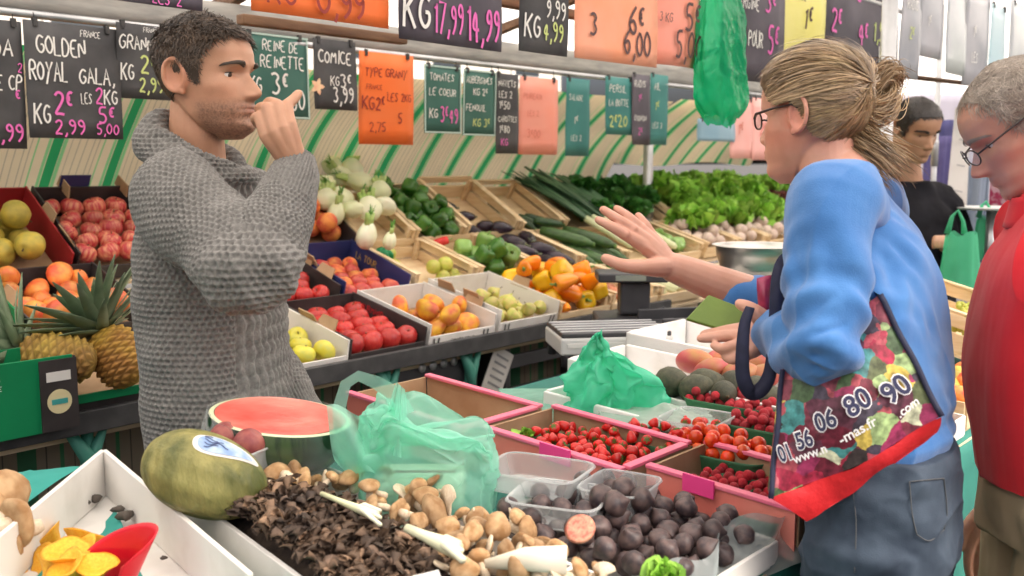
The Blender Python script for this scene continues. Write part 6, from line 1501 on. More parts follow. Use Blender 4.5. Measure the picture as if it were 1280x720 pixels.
def scalp_samples(V, Fc, mask, n, r):
    """random surface points of the head grid where mask(p) holds, with normals"""
    Vv = np.array(V); T = np.array([f for f in Fc if len(f) == 4]); a, b, c, d = (Vv[T[:, i]] for i in range(4))
    cen = (a+b+c+d)/4; ar = np.linalg.norm(np.cross(c-a, d-b), axis=1); nn = np.cross(c-a, d-b); nn = nn/np.maximum(np.linalg.norm(nn, axis=1), 1e-12)[:, None]
    ok = mask(cen); pr_ = ar*ok; pr_ = pr_/pr_.sum(); idx = r.choice(len(T), n, p=pr_)
    u = r.random((n, 1)); v = r.random((n, 1)); P = (a[idx]*(1-u) + b[idx]*u)*(1-v) + (d[idx]*(1-u) + c[idx]*u)*v
    N_ = nn[idx]
    flip = np.sum(N_*(P - np.array([0, -.01, .12])), axis=1) < 0; N_[flip] *= -1
    return P, N_
def hair_mat(name, c, c2, rough=.42):
    return mat(name, c, rough, c2, nscale=30, tint=True, spec=.5)
def short_hair(o, M, V, Fc, mask, n, ln, m, r, lift=.45, wid=.0016, flow=None, name='hair', bright=(.6, 1.5), conform=0):
    hb_ = BVHTree.FromPolygons([Vector(v) for v in V], Fc); cen_ = Vector((0, -.01, .12))
    def cf(q, off):
        e = (q - cen_).normalized(); h = hb_.ray_cast(cen_ + e*.4, -e)[0]
        return (h + e*off) if h is not None else q
    P, N_ = scalp_samples(V, Fc, mask, n, r); mb = MB(); R3 = M.to_3x3()
    for p, nn in zip(P, N_):
        p = Vector(p); nn = Vector(nn); d = flow(p) + Vector(r.normal(0, .25, 3)); d = (d - nn*d.dot(nn)).normalized(); l = ln(p)*r.uniform(.7, 1.2); g = r.uniform(*bright)
        t1 = p + (d*.5 + nn*lift*.6)*l; t2 = p + (d*1.0 + nn*lift*.75)*l
        if conform: e_ = conform*r.uniform(.5, 1.3); t1 = cf(t1, e_); t2 = cf(t2, e_*.8)
        mb.ribbon([M @ (p - nn*.001), M @ t1, M @ t2], [wid, wid, wid*.35], R3 @ (nn + Vector(r.normal(0, .3, 3))), col=(g, g, g))
    return mb.build(name, m, o)

# ---------------------------------------------------------------- the vendor
def build_vendor():
    f = (RT*math.cos(.16) - FH*math.sin(.16)).normalized(); l = Vector((0, 0, 1)).cross(f)
    at = lambda px, py, d: dep(px, py, d)
    base = at(268, 400, 2.02); base = Vector((base.x, base.y, 0))
    o = thing('person', 'young vendor in a chunky grey knitted sweater holding his hand to his mouth', 'person', base)
    fh = (RT*math.cos(.30) - FH*math.sin(.30)).normalized()
    H = frame(at(266, 172, 1.97), fh, -.03, 0.0, 1.0)
    mb = MB()
    bv, ec = add_head(mb, H, eyes=(.0004, -.0048), nose=1.05, jaw=1.08, chin=.002, brow=1.5)
    # neck and slim core of the body
    ctr = lambda py, px=262, d=2.02: at(px + 12, py, d)
    limb(mb, [H @ Vector((0, -.030, .075)), H @ Vector((0, -.036, .02)), at(247, 205, 2.0), at(248, 250, 2.02)], [.049, .052, .056, .06], 24)
    rings(mb, [(ctr(232, 250), .07, .05), (ctr(265, 254), .13, .07), (ctr(340, 256), .13, .085), (ctr(450, 265), .14, .09), (ctr(560, 270), .15, .10)], l, f)
    hipc = ctr(600, 272); 
    for s in (1, -1):
        hp = hipc + l*.09*s; foot = Vector((hp.x, hp.y, .06)) 
        limb(mb, [hp + Vector((0, 0, .05)), Vector((hp.x, hp.y, .50)) + f*.02, foot, foot + f*.14 + Vector((0, 0, -.02))], [.085, .055, .042, .03], 16)
    # right arm (near): shoulder, elbow, wrist
    SH, EL, WR = at(222, 248, 1.86), at(318, 345, 1.68), at(372, 212, 1.84)
    limb(mb, [SH, EL, WR], [.05, .042, .029], 18)
    SL, E2, W2 = at(272, 255, 2.19), at(316, 412, 2.20), at(385, 535, 2.06)
    limb(mb, [SL, E2, W2], [.05, .042, .029], 18)
    # right hand at the mouth
    wr = WR
    kn = [at(332, 170, 1.795), at(343, 166, 1.790), at(354, 161, 1.795), at(363, 156, 1.805)]
    for i, k in enumerate(kn): limb(mb, [wr + (k-wr)*.02, wr.lerp(k, .5) + FH*-.003, k], [.023, .0175, .0118], 12)
    limb(mb, [wr, at(359, 188, 1.825), at(350, 172, 1.82)], [.027, .026, .016], 14)
    pip = [at(324, 146, 1.800), at(334, 135, 1.800), at(347, 131, 1.808), at(359, 131, 1.820)]
    for k, q in zip(kn, pip): limb(mb, [k, k.lerp(q, .5) - FH*.002, q], [.0122, .0106, .0108], 12)
    limb(mb, [pip[0], at(319, 148, 1.83), at(322, 156, 1.86)], [.0108, .0098, .008], 12)
    limb(mb, [pip[1], at(325, 135, 1.84), at(324, 145, 1.875)], [.0110, .0100, .0082], 12)
    limb(mb, [pip[2], at(336, 128, 1.85), at(330, 138, 1.885)], [.0110, .0100, .0082], 12)
    limb(mb, [pip[3], at(367, 124, 1.835), at(373, 117, 1.85)], [.0108, .0096, .0082], 12)
    limb(mb, [at(358, 184, 1.86), at(343, 164, 1.885), at(331, 150, 1.90), at(325, 146, 1.905)], [.018, .0135, .0112, .009], 12)
    # left hand (mostly behind the goods)
    for i in range(4):
        k = W2 + (W2-E2).normalized()*.07 + l*(.024 - .016*i); limb(mb, [W2, k, k + Vector((.0, 0, -.045)), k + Vector((0, 0, -.075)) - f*.015], [.018, .011, .0095, .008], 10)
    limb(mb, [W2, W2 + f*.03 + Vector((0, 0, -.05)), W2 + f*.045 + Vector((0, 0, -.085))], [.016, .011, .009], 10)
    me = remesh(mb, .0025, 2, .5); me.materials.append(m_skin('vendor_skin', (.47, .245, .148), (.55, .30, .19)))
    Vw = getv(me); Hi = np.array(H.inverted()); Lc = Vw @ Hi[:3, :3].T + Hi[:3, 3]
    T = np.ones((len(Vw), 3)); x, y, z = Lc.T
    head = (np.abs(x) < .1) & (y > -.13) & (y < .14) & (z > -.02) & (z < .25)
    def blend(w, c): 
        nonlocal T
        w = (w*head)[:, None]; T = T*(1-w) + np.array(c)*w
    lip = np.exp(-(x/.024)**4)*np.exp(-((z-.050)/.0095)**4)*(y > .07); blend(.75*lip, (.85, .50, .48))
    stub = np.clip((.075 - z)/.02, 0, 1)*np.clip((y + .005)/.02, 0, 1)*np.clip((z+.01)/.01, 0, 1); blend(stub*np.clip(.62 + .5*vnoise(Lc*520), 0, 1), (.40, .41, .45))
    mus = np.exp(-(x/.028)**4)*np.exp(-((z-.064)/.005)**2)*(y > .06); blend(.35*mus, (.5, .5, .5))
    cheek = np.exp(-((np.abs(x)-.05)/.02)**2 - ((z-.085)/.018)**2); blend(.25*cheek, (1.08, .80, .75))
    earm = np.exp(-((y+.016)/.03)**4)*np.exp(-((z-.115)/.04)**4)*(np.abs(x) > .068); blend(.5*earm, (1.08, .76, .70))
    settint(me, T); link('body', me, o)
    eyeballs(o, H, ec, (.10, 1, -.22))
    hm = hair_mat('vendor_hair', (.040, .025, .015), (.075, .046, .027))
    brows(o, H, bv, hm, z0=.1325, n=330, ln=.010, th=.0012); lashes(o, H, ec, .0004, hm)
    V, Fc = head_verts(nose=1.05, jaw=1.08, chin=.002, brow=1.5)
    def mask(p):
        x, y, z = p.T; ax = np.abs(x)
        hl = np.interp(y, [-.12, -.075, -.05, -.03, -.024, -.005, .012, .022, .030, .044, .06, .075, .09], [.062, .060, .075, .092, .120, .125, .098, .105, .146, .168, .180, .188, .192]) 
        hl = hl + .006*np.clip(ax-.045, 0, 1)*0
        return z > hl
    rr_ = np.random.default_rng(8)
    fl = lambda p: Vector((p.x*3.0, .10 if p.z > .19 else -.04, -.02 - (0 if p.z > .20 else .16))) + Vector((0, .10*max(0, p.z - .15)/.08, 0))
    # close undercoat so no skin shows between strands
    sel = mask(V); mbu = MB(); Vv = [Vector(v) for v in V]; keep = [fc for fc in Fc[:-2] if all(sel[i] for i in fc)] + [Fc[-1]]
    cen = Vector((0, -.01, .12)); mbu.add([H @ (v + (v - cen).normalized()*.0030) for v in Vv], keep)
    hob = short_hair(o, H, V, Fc, mask, 15000, lambda p: .009 + .016*max(0, min(1, (p.z - .13)/.07)), hm, rr_, .42, .0014, fl, bright=(.5, 1.9))
    mbu.c = [(.75, .75, .75)]*len(mbu.v); mbu.build('undercoat', hm, hob)
    # ---- sweater
    mb = MB()
    rings(mb, [(ctr(612, 276), .172, .122), (ctr(560, 272), .182, .132), (ctr(480, 264), .184, .132), (ctr(400, 257), .186, .130), (ctr(320, 251), .188, .124), (ctr(262, 246), .172, .106), (ctr(230, 242), .128, .082), (ctr(208, 238, 2.0), .085, .070)], l, f, 56)
    limb(mb, [at(232, 240, 1.94), SH, SH.lerp(EL, .55), EL + Vector((0, 0, .005)), EL.lerp(WR, .45), EL.lerp(WR, .80), WR + (WR-EL).normalized()*-.004], [.076, .084, .080, .072, .057, .047, .042], 30, k=6)
    limb(mb, [at(268, 250, 2.10), SL, SL.lerp(E2, .5), E2, E2.lerp(W2, .5), W2], [.072, .078, .072, .064, .054, .045], 28, k=5)
    # cowl collar: stacked soft rings round the neck
    def ring(c, ra, rb, r_, tilt, ph):
        P = []
        for i in range(40):
            a = 2*PI*i/40; w = 1 + .05*math.sin(3*a + ph) + .03*math.sin(5*a + 2*ph)
            P.append(c + f*(ra*math.cos(a)*w) + l*(rb*math.sin(a)*w) + Vector((0, 0, -tilt*math.cos(a) + .010*math.sin(2*a + ph))))
        n = 14; V = []
        for i in range(40):
            t = (P[(i+1) % 40] - P[i-1]).normalized(); u = (P[i] - c); u = (u - t*u.dot(t)).normalized(); b = t.cross(u)
            rr2 = r_*(1 + .18*math.sin(4*2*PI*i/40 + ph))
            for j in range(n):
                a = 2*PI*j/n; V.append(P[i] + u*math.cos(a)*rr2 + b*math.sin(a)*rr2*1.25)
        mb.add(V, [(i*n+j, ((i+1) % 40)*n+j, ((i+1) % 40)*n+(j+1) % n, i*n+(j+1) % n) for i in range(40) for j in range(n)])
    ring(at(252, 214, 1.99), .095, .105, .030, .056, .3)
    ring(at(250, 201, 1.985), .084, .092, .026, .058, 1.7)
    ring(at(247, 189, 1.98), .074, .080, .020, .055, 3.1)
    me = remesh(mb, .0021, 6, .5)
    Vw = getv(me)
    # knit coordinates: nearest limb axis decides the pattern
    segs = [(smooth_pts([SH + (SH-EL)*.25, SH, SH.lerp(EL, .55), EL, EL.lerp(WR, .45), WR], [1]*6, 6)[0], .085), (smooth_pts([SL, SL.lerp(E2, .5), E2, E2.lerp(W2, .5), W2], [1]*5, 6)[0], .08)]
    def axis_uv(P, pts):
        best = np.full(len(P), 1e9); uu = np.zeros(len(P)); vv = np.zeros(len(P)); acc = 0; tot = sum((pts[i+1]-pts[i]).length for i in range(len(pts)-1))
        for i in range(len(pts)-1):
            a = np.array(pts[i]); b = np.array(pts[i+1]); d = b-a; Ls = np.linalg.norm(d); d = d/Ls
            t = np.clip((P-a) @ d, 0, Ls); q = P - (a + t[:, None]*d); ds = np.linalg.norm(q, axis=1)
            e1 = np.array(FH) - d*np.dot(np.array(FH), d); e1 /= np.linalg.norm(e1); e2 = np.cross(d, e1)
            m = ds < best; best[m] = ds[m]; uu[m] = np.arctan2(q[m] @ e2, q[m] @ e1); vv[m] = acc + t[m]; acc += Ls
        return best, uu, vv, tot
    b1, u1, v1, L1 = axis_uv(Vw, segs[0][0]); b2, u2, v2, L2 = axis_uv(Vw, segs[1][0])
    c0 = np.array(ctr(400, 262)); rel = Vw - c0; fx = rel @ np.array(f); ly = rel @ np.array(l)
    ut = np.arctan2(ly, fx); vt = Vw[:, 2]
    zt = Vw[:, 2]; cz = at(250, 226, 2.0).z
    hc = Vw - np.array(at(247, 200, 1.985)); coll = (zt > cz) & (np.hypot(hc @ np.array(f), hc @ np.array(l)) < .14)
    arm1 = (b1 < .096) & ~coll; arm2 = (b2 < .095) & ~coll & ~arm1
    u = np.where(arm1, u1*.085, np.where(arm2, u2*.08, ut*.19)); v = np.where(arm1, v1, np.where(arm2, v2, vt))
    row = np.floor(v/.0110); cu = u/.0128 + .5*(row % 2); fu = cu - np.floor(cu); fv = v/.0110 - row
    waf = 1 - (np.sin(PI*fu)*np.sin(PI*fv))**1.3
    rib = np.abs(np.sin(PI*u/.0115))
    cab = .55*np.abs(np.sin(PI*(u/.030 + .22*np.sin(2*PI*v/.055)))) + .45*np.abs(np.sin(PI*u/.030 + 0))*np.abs(np.sin(2*PI*v/.055 + PI*np.floor(u/.030)))
    nearE = np.linalg.norm(Vw - np.array(EL), axis=1) < .088; pu = Vw @ np.array(RT); pv = Vw[:, 2]; r2 = np.floor(pv/.0110); q2 = pu/.0128 + .5*(r2 % 2)
    waf = np.where(nearE & arm1, 1 - (np.sin(PI*(q2 - np.floor(q2)))*np.sin(PI*(pv/.0110 - r2)))**1.3, waf)
    h = waf.copy()
    front = ~arm1 & ~arm2 & ~coll & (np.abs(ut) < .95); h[front] = cab[front]
    cuff = (arm1 & (v1 > L1 - .085)) | (arm2 & (v2 > L2 - .085)); h[cuff] = rib[cuff]
    uc = np.arctan2(hc @ np.array(l), hc @ np.array(f))*.11; rc = np.floor(zt/.0095 + .0); fc_ = uc/.0125 + .5*(rc % 2); hcoll = 1 - (np.sin(PI*(fc_ - np.floor(fc_)))*np.sin(PI*(zt/.0095 - rc)))**1.3; h[coll] = hcoll[coll]
    N_ = norms(me)
    big = .010*vnoise(Vw*9, 3) + .005*vnoise(Vw*21, 5)
    # sleeve folds at the elbow
    dE = np.linalg.norm(Vw - np.array(EL), axis=1); big += arm1*.004*np.exp(-(dE/.14)**2)*np.sin(Vw[:, 2]*90 + 2*vnoise(Vw*10, 2))
    amp = np.where(front, .0090, .0060)*(1 + .35*vnoise(Vw*30, 6)); Vw = Vw + N_*(big + amp*(h - .6) + .0008*vnoise(Vw*260, 9))[:, None]; setv(me, Vw)
    mk_ = mat('grey_knit', (.150, .146, .136), .95, (.245, .238, .222), nscale=160, ndet=3, bump=.5, bscale=420, sheen=.25, spec=.15, ramp=(.3, .7))
    me.materials.append(mk_); link('sweater', me, o)
    # ---- trousers, shoes
    mb = MB(); rings(mb, [(hipc + Vector((0, 0, .10)), .17, .115), (hipc, .18, .12), (hipc + Vector((0, 0, -.08)), .175, .115)], l, f)
    for s in (1, -1):
        hp = hipc + l*.09*s; limb(mb, [hp, Vector((hp.x, hp.y, .50)) + f*.02, Vector((hp.x, hp.y, .10))], [.105, .08, .068], 20)
    me = remesh(mb, .006, 4); me.materials.append(mat('dark_denim', (.02, .024, .035), .85, (.035, .04, .055), nscale=40)); link('trousers', me, o)
    for s in (1, -1):
        hp = hipc + l*.09*s; sb = MB(); limb(sb, [Vector((hp.x, hp.y, .055)) - f*.05, Vector((hp.x, hp.y, .06)) + f*.06, Vector((hp.x, hp.y, .045)) + f*.17], [.05, .052, .04], 16); sb.build('shoe', m_dark, o)
    return o
build_vendor()
# ---------------------------------------------------------------- the woman in blue
def creases(P, k, a, seed):
    n = vnoise(P*k, seed) + .5*vnoise(P*k*2.1, seed+3)
    return a*(1 - 2.2*np.sqrt(np.abs(n) + .02))
def fabric_noise(P, k=(8, 19, 40), a=(.008, .0045, .0015), seed=1):
    return sum(ai*vnoise(P*ki, seed+i) for i, (ki, ai) in enumerate(zip(k, a)))
def build_customer():
    at = dep
    f = Vector((-.06, 1, 0)).normalized(); l = Vector((0, 0, 1)).cross(f)
    b0 = at(1104, 600, 1.56); base = Vector((b0.x, b0.y, 0))
    o = thing('person', 'woman with a ponytail and glasses in a blue sweatshirt reaching out one hand', 'person', base)
    fh = (RT*-.66 + FH*.75).normalized()
    H = frame(at(1014, 224, 1.76), fh, .06, 0, .95)
    mb = MB(); bv, ec = add_head(mb, H, eyes=(.004, -.0045), nose=.85, jaw=.94, brow=.6)
    ctr = lambda px, py, d: at(px, py, d)
    limb(mb, [H @ Vector((0, -.030, .07)), H @ Vector((0, -.036, .015)), at(1056, 222, 1.72), at(1068, 262, 1.70)], [.046, .048, .047, .045], 24)
    rings(mb, [(ctr(1060, 255, 1.70), .07, .045), (ctr(1068, 285, 1.68), .115, .06), (ctr(1078, 350, 1.64), .115, .075), (ctr(1092, 480, 1.58), .115, .080), (ctr(1098, 575, 1.56), .11, .07)], l, f)
    hip = ctr(1102, 640, 1.555)
    for s in (1, -1):
        hp = hip + l*.085*s; foot = Vector((hp.x, hp.y - .02, .06))
        limb(mb, [hp + Vector((0, 0, .04)), Vector((hp.x, hp.y, .48)) + f*.01, foot, foot + f*.13 + Vector((0, 0, -.02))], [.055, .045, .038, .028], 16)
    SH, EL, WR = at(1042, 253, 1.52), at(1028, 440, 1.43), at(968, 412, 1.63)
    limb(mb, [SH, EL, WR], [.045, .038, .027], 18)
    S2, E2, W2 = at(1092, 262, 1.88), at(1010, 398, 1.97), at(838, 333, 1.95)
    limb(mb, [S2, E2, E2.lerp(W2, .45), W2], [.045, .040, .041, .0285], 18)
    # right hand, spread, back of the hand to the viewer
    d0 = 1.95
    hand = [((806, 308), (783, 294), (764, 283), (748, 275), 1.93), ((812, 304), (792, 288), (772, 274), (754, 262), 1.945), ((818, 304), (802, 287), (786, 272), (771, 261), 1.96), ((824, 308), (814, 294), (806, 281), (798, 270), 1.975)]
    for (a, b, c, e, d) in hand:
        kk = at(*a, (d + d0)/2)
        limb(mb, [W2 + (kk - W2)*.04, W2.lerp(kk, .55), kk, at(*b, d)], [.0235, .0175, .0152, .0112], 12)
        limb(mb, [at(*b, d), at(*c, d - .004), at(*e, d + .004)], [.0122, .0104, .0080], 12)
        caps(mb, [kk - FW*.005, kk - FW*.006 + UP*.002], [.0095, .0095], 10); caps(mb, [at(*b, d - .003), at(*b, d - .004) + UP*.001], [.0108, .0108], 10)
        mb.tube([W2.lerp(kk, .25) - FW*.018, W2.lerp(kk, .6) - FW*.0165, kk - FW*.012], [.004, .0042, .005], 8)
    limb(mb, [W2, at(822, 334, 1.925), at(800, 334, 1.905), at(776, 331, 1.90), at(757, 323, 1.905)], [.021, .020, .0150, .0128, .0098], 12)
    # left hand round the strap, holding the wallet
    k4 = [at(930, 411, 1.63), at(929, 420, 1.615), at(932, 430, 1.60), at(938, 440, 1.59)]
    for k in k4: limb(mb, [WR + (k-WR)*.02, WR.lerp(k, .5), k], [.024, .019, .0125], 12)
    for k, tips in zip(k4, (((911, 413, 1.64), (895, 416, 1.65), (880, 418, 1.655)), ((908, 420, 1.63), (890, 422, 1.64), (876, 423, 1.645)), ((915, 433, 1.605), (903, 436, 1.615), (893, 432, 1.625)), ((925, 446, 1.595), (915, 449, 1.605), (907, 446, 1.615)))):
        limb(mb, [k] + [at(*t) for t in tips], [.0118, .0102, .0092, .0075], 12)
    limb(mb, [WR, at(950, 396, 1.60), at(938, 386, 1.60), at(925, 380, 1.615)], [.022, .0155, .0118, .009], 12)
    me = remesh(mb, .0025, 2); me.materials.append(m_skin('customer_skin', (.56, .285, .20), (.63, .34, .25)))
    Vw = getv(me); Hi = np.array(H.inverted()); Lc = Vw @ Hi[:3, :3].T + Hi[:3, 3]; T = np.ones((len(Vw), 3)); x, y, z = Lc.T
    head = (np.abs(x) < .1) & (y > -.13) & (y < .14) & (z > -.02) & (z < .25)
    def blend(w, c):
        nonlocal T
        w = (w)[:, None]; T = T*(1-w) + np.array(c)*w
    blend(head*.5*np.exp(-((np.abs(x)-.05)/.025)**2 - ((z-.08)/.025)**2), (1.08, .74, .70))
    blend(head*.55*np.exp(-((y+.016)/.03)**4)*np.exp(-((z-.115)/.04)**4)*(np.abs(x) > .066), (1.08, .70, .66))
    blend(head*.7*np.exp(-(x/.022)**4)*np.exp(-((z-.050)/.009)**4)*(y > .07), (.9, .48, .48))
    for hnd in hand:
        p = np.array(at(*hnd[3], hnd[4] + .003)); blend(.55*np.exp(-(np.linalg.norm(Vw - p, axis=1)/.007)**4), (1.12, 1.0, .98))
        p = np.array(at(*hnd[1], hnd[4])); blend(.35*np.exp(-(np.linalg.norm(Vw - p, axis=1)/.011)**2), (1.05, .76, .72))
    settint(me, T); link('body', me, o)
    eyeballs(o, H, ec, (0, 1, -.1), (.10, .14, .16))
    # ---- hair drawn back to a knot
    hm = hair_mat('customer_hair', (.25, .165, .085), (.42, .30, .17), .40)
    V, Fc = head_verts(nose=.85, jaw=.94, brow=.6)
    rr_ = np.random.default_rng(3)
    def mask(p):
        x, y, z = p.T; hl = np.interp(y, [-.12, -.09, -.06, -.035, -.02, .0, .02, .04, .055, .07, .09], [.055, .055, .062, .085, .125, .138, .132, .142, .168, .181, .186]); return z > hl
    Vv = [Vector(v) for v in V]; cen = Vector((0, -.008, .125))
    head_bv = BVHTree.FromPolygons(Vv, Fc)
    tie = Vector((0, -.128, .165))
    def surf(d, off):
        h = head_bv.ray_cast(cen + d*.4, -d)
        return (h[0] if h[0] is not None else cen + d*.1) + d*off
    sel = mask(V); mbu = MB()
    keep = [fc for fc in Fc[:-2] if all(sel[i] for i in fc)] + [Fc[-1]]
    mbu.add([H @ (v + (v - cen).normalized()*(.006 + .006*max(0, min(1, (v.z - .14)/.08)))) for v in Vv], keep); mbu.c = [(.62, .60, .58)]*len(mbu.v)
    hs = MB(); P, N_ = scalp_samples(V, Fc, mask, 9000, rr_)
    td = (tie - cen).normalized()
    front_edge = []
    for i, (p, nn) in enumerate(zip(P, N_)):
        p = Vector(p); d0_ = (p - cen).normalized(); ang = d0_.angle(td)
        n = 9; pts = []; lift = .009 + .007*max(0, min(1, (p.z - .13)/.08)) + rr_.uniform(0, .0018) + (rr_.uniform(.004, .012) if i % 45 == 0 else 0); j1, j2 = rr_.normal(0, .035, 2)
        ln_ = min(1, (.06 + rr_.uniform(.02, .05))/max(.02, ang*.1))
        for k in range(n):
            t = k/(n-1)*ln_; d = d0_.slerp(td, t) if ang > .01 else td
            dn = Vector((d.x + j1*math.sin(PI*t), d.y, d.z + j2*math.sin(PI*t) - .10*math.sin(PI*t)*(1 if d0_.z < .25 else 0))).normalized()
            pts.append(surf(dn, lift*(1 - .25*t) + .002*math.sin(i*1.7 + 6*t)))
        lock = vnoise(np.array([[math.atan2(d0_.x, d0_.z)*3.0, ang*1.5, 0]]), 7)[0]
        g = .95 + .30*lock + rr_.uniform(-.30, .38); g = max(.35, g)
        wd = rr_.uniform(.0008, .0019); nr = [H.to_3x3() @ (q - cen).normalized() for q in pts]
        hs.ribbon([H @ q for q in pts], [wd*.5] + [wd]*(n-2) + [wd*.4], nr, col=(g, g*(.97 + rr_.uniform(-.04, .04)), g*(.93 + rr_.uniform(-.1, .08))))
    hob = hs.build('hair', hm, o); mbu.build('undercoat', hm, hob)
    # knot, loops and the loose tail
    hk = MB(); T0 = H @ (tie + Vector((0, -.002, .004)))
    def strands(ctrl, n, spread, wid, seed, br=(.6, 1.5), taper=.3):
        r = np.random.default_rng(seed); C0 = [Vector(c) for c in ctrl]
        for i in range(n):
            off = [Vector(r.normal(0, 1, 3)) for _ in range(2)]
            base_ = off[0]; P_ = []
            for k, c in enumerate(C0):
                s = spread[k]; P_.append(c + base_*s + Vector(r.normal(0, .15, 3))*s)
            O, _ = smooth_pts(P_, [1]*len(P_), 4); g = r.uniform(*br)
            w = r.uniform(.7, 1.2)*wid; m_ = len(O)
            hk.ribbon(O, [w*(1 if q < m_*.7 else max(taper, 1 - (q/m_ - .7)/.3)) for q in range(m_)], (FW*-1 + Vector(r.normal(0, .4, 3))), col=(g, g*.97, g*.92))
    q = lambda px, py, d: at(px, py, d)
    dT = 1.80
    limb_ = MB()
    limb(limb_, [q(1078, 118, dT), q(1094, 108, dT+.01), q(1104, 98, dT+.01), q(1098, 112, dT+.02), q(1084, 124, dT)], [.012, .015, .012, .014, .012], 14); limb_.c = [(.7, .68, .64)]*len(limb_.v)
    strands([q(1074, 120, dT-.02), q(1090, 106, dT-.03), q(1104, 90, dT-.03), q(1116, 92, dT-.02), q(1114, 106, dT), q(1096, 116, dT+.01)], 360, [.006, .009, .010, .009, .009, .007], .0014, 1)
    strands([q(1074, 118, dT), q(1088, 102, dT-.02), q(1102, 94, dT-.02), q(1113, 95, dT), q(1121, 99, dT)], 240, [.006, .009, .010, .010, .010], .0012, 2)
    strands([q(1074, 122, dT-.03), q(1084, 138, dT-.045), q(1100, 140, dT-.045), q(1113, 126, dT-.03), q(1110, 108, dT-.01)], 380, [.006, .010, .012, .010, .008], .0014, 3)
    strands([q(1076, 126, dT-.01), q(1078, 145, dT-.03), q(1083, 160, dT-.03), q(1086, 172, dT-.02)], 130, [.005, .008, .008, .009], .0012, 4)
    strands([q(1068, 128, dT), q(1072, 158, dT-.04), q(1086, 176, dT-.06), q(1103, 189, dT-.08), q(1117, 203, dT-.08)], 300, [.006, .011, .013, .015, .018], .0012, 5, (.5, 1.5), .15)
    strands([q(1060, 150, dT-.05), q(1068, 176, dT-.07), q(1090, 190, dT-.09), q(1110, 205, dT-.09), q(1118, 214, dT-.08)], 200, [.007, .012, .014, .016, .018], .0012, 6, (.4, 1.3), .15)
    kn_ = hk.build('ponytail', hm, hob); limb_.build('knot_core', hm, hob)
    rg = MB(); rg.tube([q(1070, 112, dT-.03), q(1074, 122, dT-.045), q(1074, 134, dT-.03), q(1072, 126, dT+.01), q(1070, 112, dT-.03)], .004, 8); rg.build('hair_tie', m_dark, hob)
    # ---- glasses
    gl = MB(); gm = mat('glasses_frame', (.03, .012, .010), .3)
    def lens(sx):
        P = []
        for k in range(25):
            a = 2*PI*k/24; P.append(H @ Vector((sx*(.033 + .0225*math.cos(a)), .0905 - .008*math.cos(a), .114 + .0155*math.copysign(abs(math.sin(a))**.75, math.sin(a)))))
        return P
    for sx in (1, -1): gl.tube(lens(sx), .0018, 8, cap=False)
    gl.tube([H @ Vector((.011, .097, .116)), H @ Vector((0, .100, .118)), H @ Vector((-.011, .097, .116))], .0018, 8)
    for sx in (1, -1): gl.tube([H @ Vector((sx*.055, .083, .118)), H @ Vector((sx*.069, .070, .124)), H @ Vector((sx*.075, .03, .130)), H @ Vector((sx*.0775, -.012, .133)), H @ Vector((sx*.076, -.03, .122))], [.0028, .0026, .0022, .0018, .0016], 8)
    g_ = gl.build('glasses', gm, o)
    for sx in (1, -1):
        lm = MB(); P = lens(sx); c = sum(P, Vector())/25; lm.add([c] + P[:-1], [(0, i+1, (i+1) % 24 + 1) for i in range(24)]); lm.build('lens', film('lens_glass', (.9, .9, .9), .06, .03, .1, bump=0), g_)
    # ---- sweatshirt
    mb = MB()
    rings(mb, [(ctr(1090, 586, 1.56), .140, .104), (ctr(1090, 560, 1.56), .148, .110), (ctr(1091, 480, 1.585), .147, .110), (ctr(1086, 400, 1.62), .156, .112), (ctr(1078, 330, 1.655), .160, .106), (ctr(1070, 281, 1.685), .146, .088), (ctr(1062, 250, 1.70), .100, .066), (ctr(1054, 224, 1.712), .060, .052)], l, f, 56)
    limb(mb, [at(1062, 260, 1.62), SH, SH.lerp(EL, .5), EL, EL.lerp(WR, .45), EL.lerp(WR, .80)], [.058, .064, .060, .056, .048, .042], 28, k=6)
    limb(mb, [at(1072, 262, 1.78), S2, S2.lerp(E2, .5), E2, E2.lerp(W2, .35), at(922, 372, 1.955)], [.060, .064, .058, .054, .048, .042], 28, k=6)
    me = remesh(mb, .0032, 6); Vw = getv(me); N_ = norms(me)
    dE = np.linalg.norm(Vw - np.array(EL), axis=1)
    ax1 = np.array(EL - SH); ax1 /= np.linalg.norm(ax1); t1 = (Vw - np.array(SH)) @ ax1
    disp = fabric_noise(Vw*np.array([1, 1, .6]), (7, 16, 38), (.008, .004, .0012))
    disp += creases(Vw*np.array([1, 1, .42]), 7.5, .0038, 11)
    FOLD = [((1112, 320, 1.53), (1102, 420, 1.50), .013, -.012), ((1108, 296, 1.55), (1150, 360, 1.56), .011, -.009), ((1118, 330, 1.54), (1160, 430, 1.54), .012, -.009), ((1128, 350, 1.54), (1150, 520, 1.52), .012, .008), ((1168, 400, 1.60), (1172, 560, 1.58), .014, -.007),
            ((1100, 262, 1.58), (1160, 300, 1.62), .012, -.007), ((1000, 425, 1.38), (1060, 405, 1.38), .009, -.009), ((1004, 445, 1.38), (1062, 440, 1.39), .008, -.008), ((1010, 465, 1.39), (1056, 458, 1.40), .008, -.007), ((998, 395, 1.39), (1050, 365, 1.40), .010, -.007), ((1030, 330, 1.42), (1086, 300, 1.48), .011, -.007), ((1000, 300, 1.46), (1010, 380, 1.42), .012, -.006), ((1060, 350, 1.42), (1080, 420, 1.44), .010, -.007), ((1130, 470, 1.50), (1185, 500, 1.54), .010, -.008), ((1120, 540, 1.48), (1185, 548, 1.54), .010, -.006)]
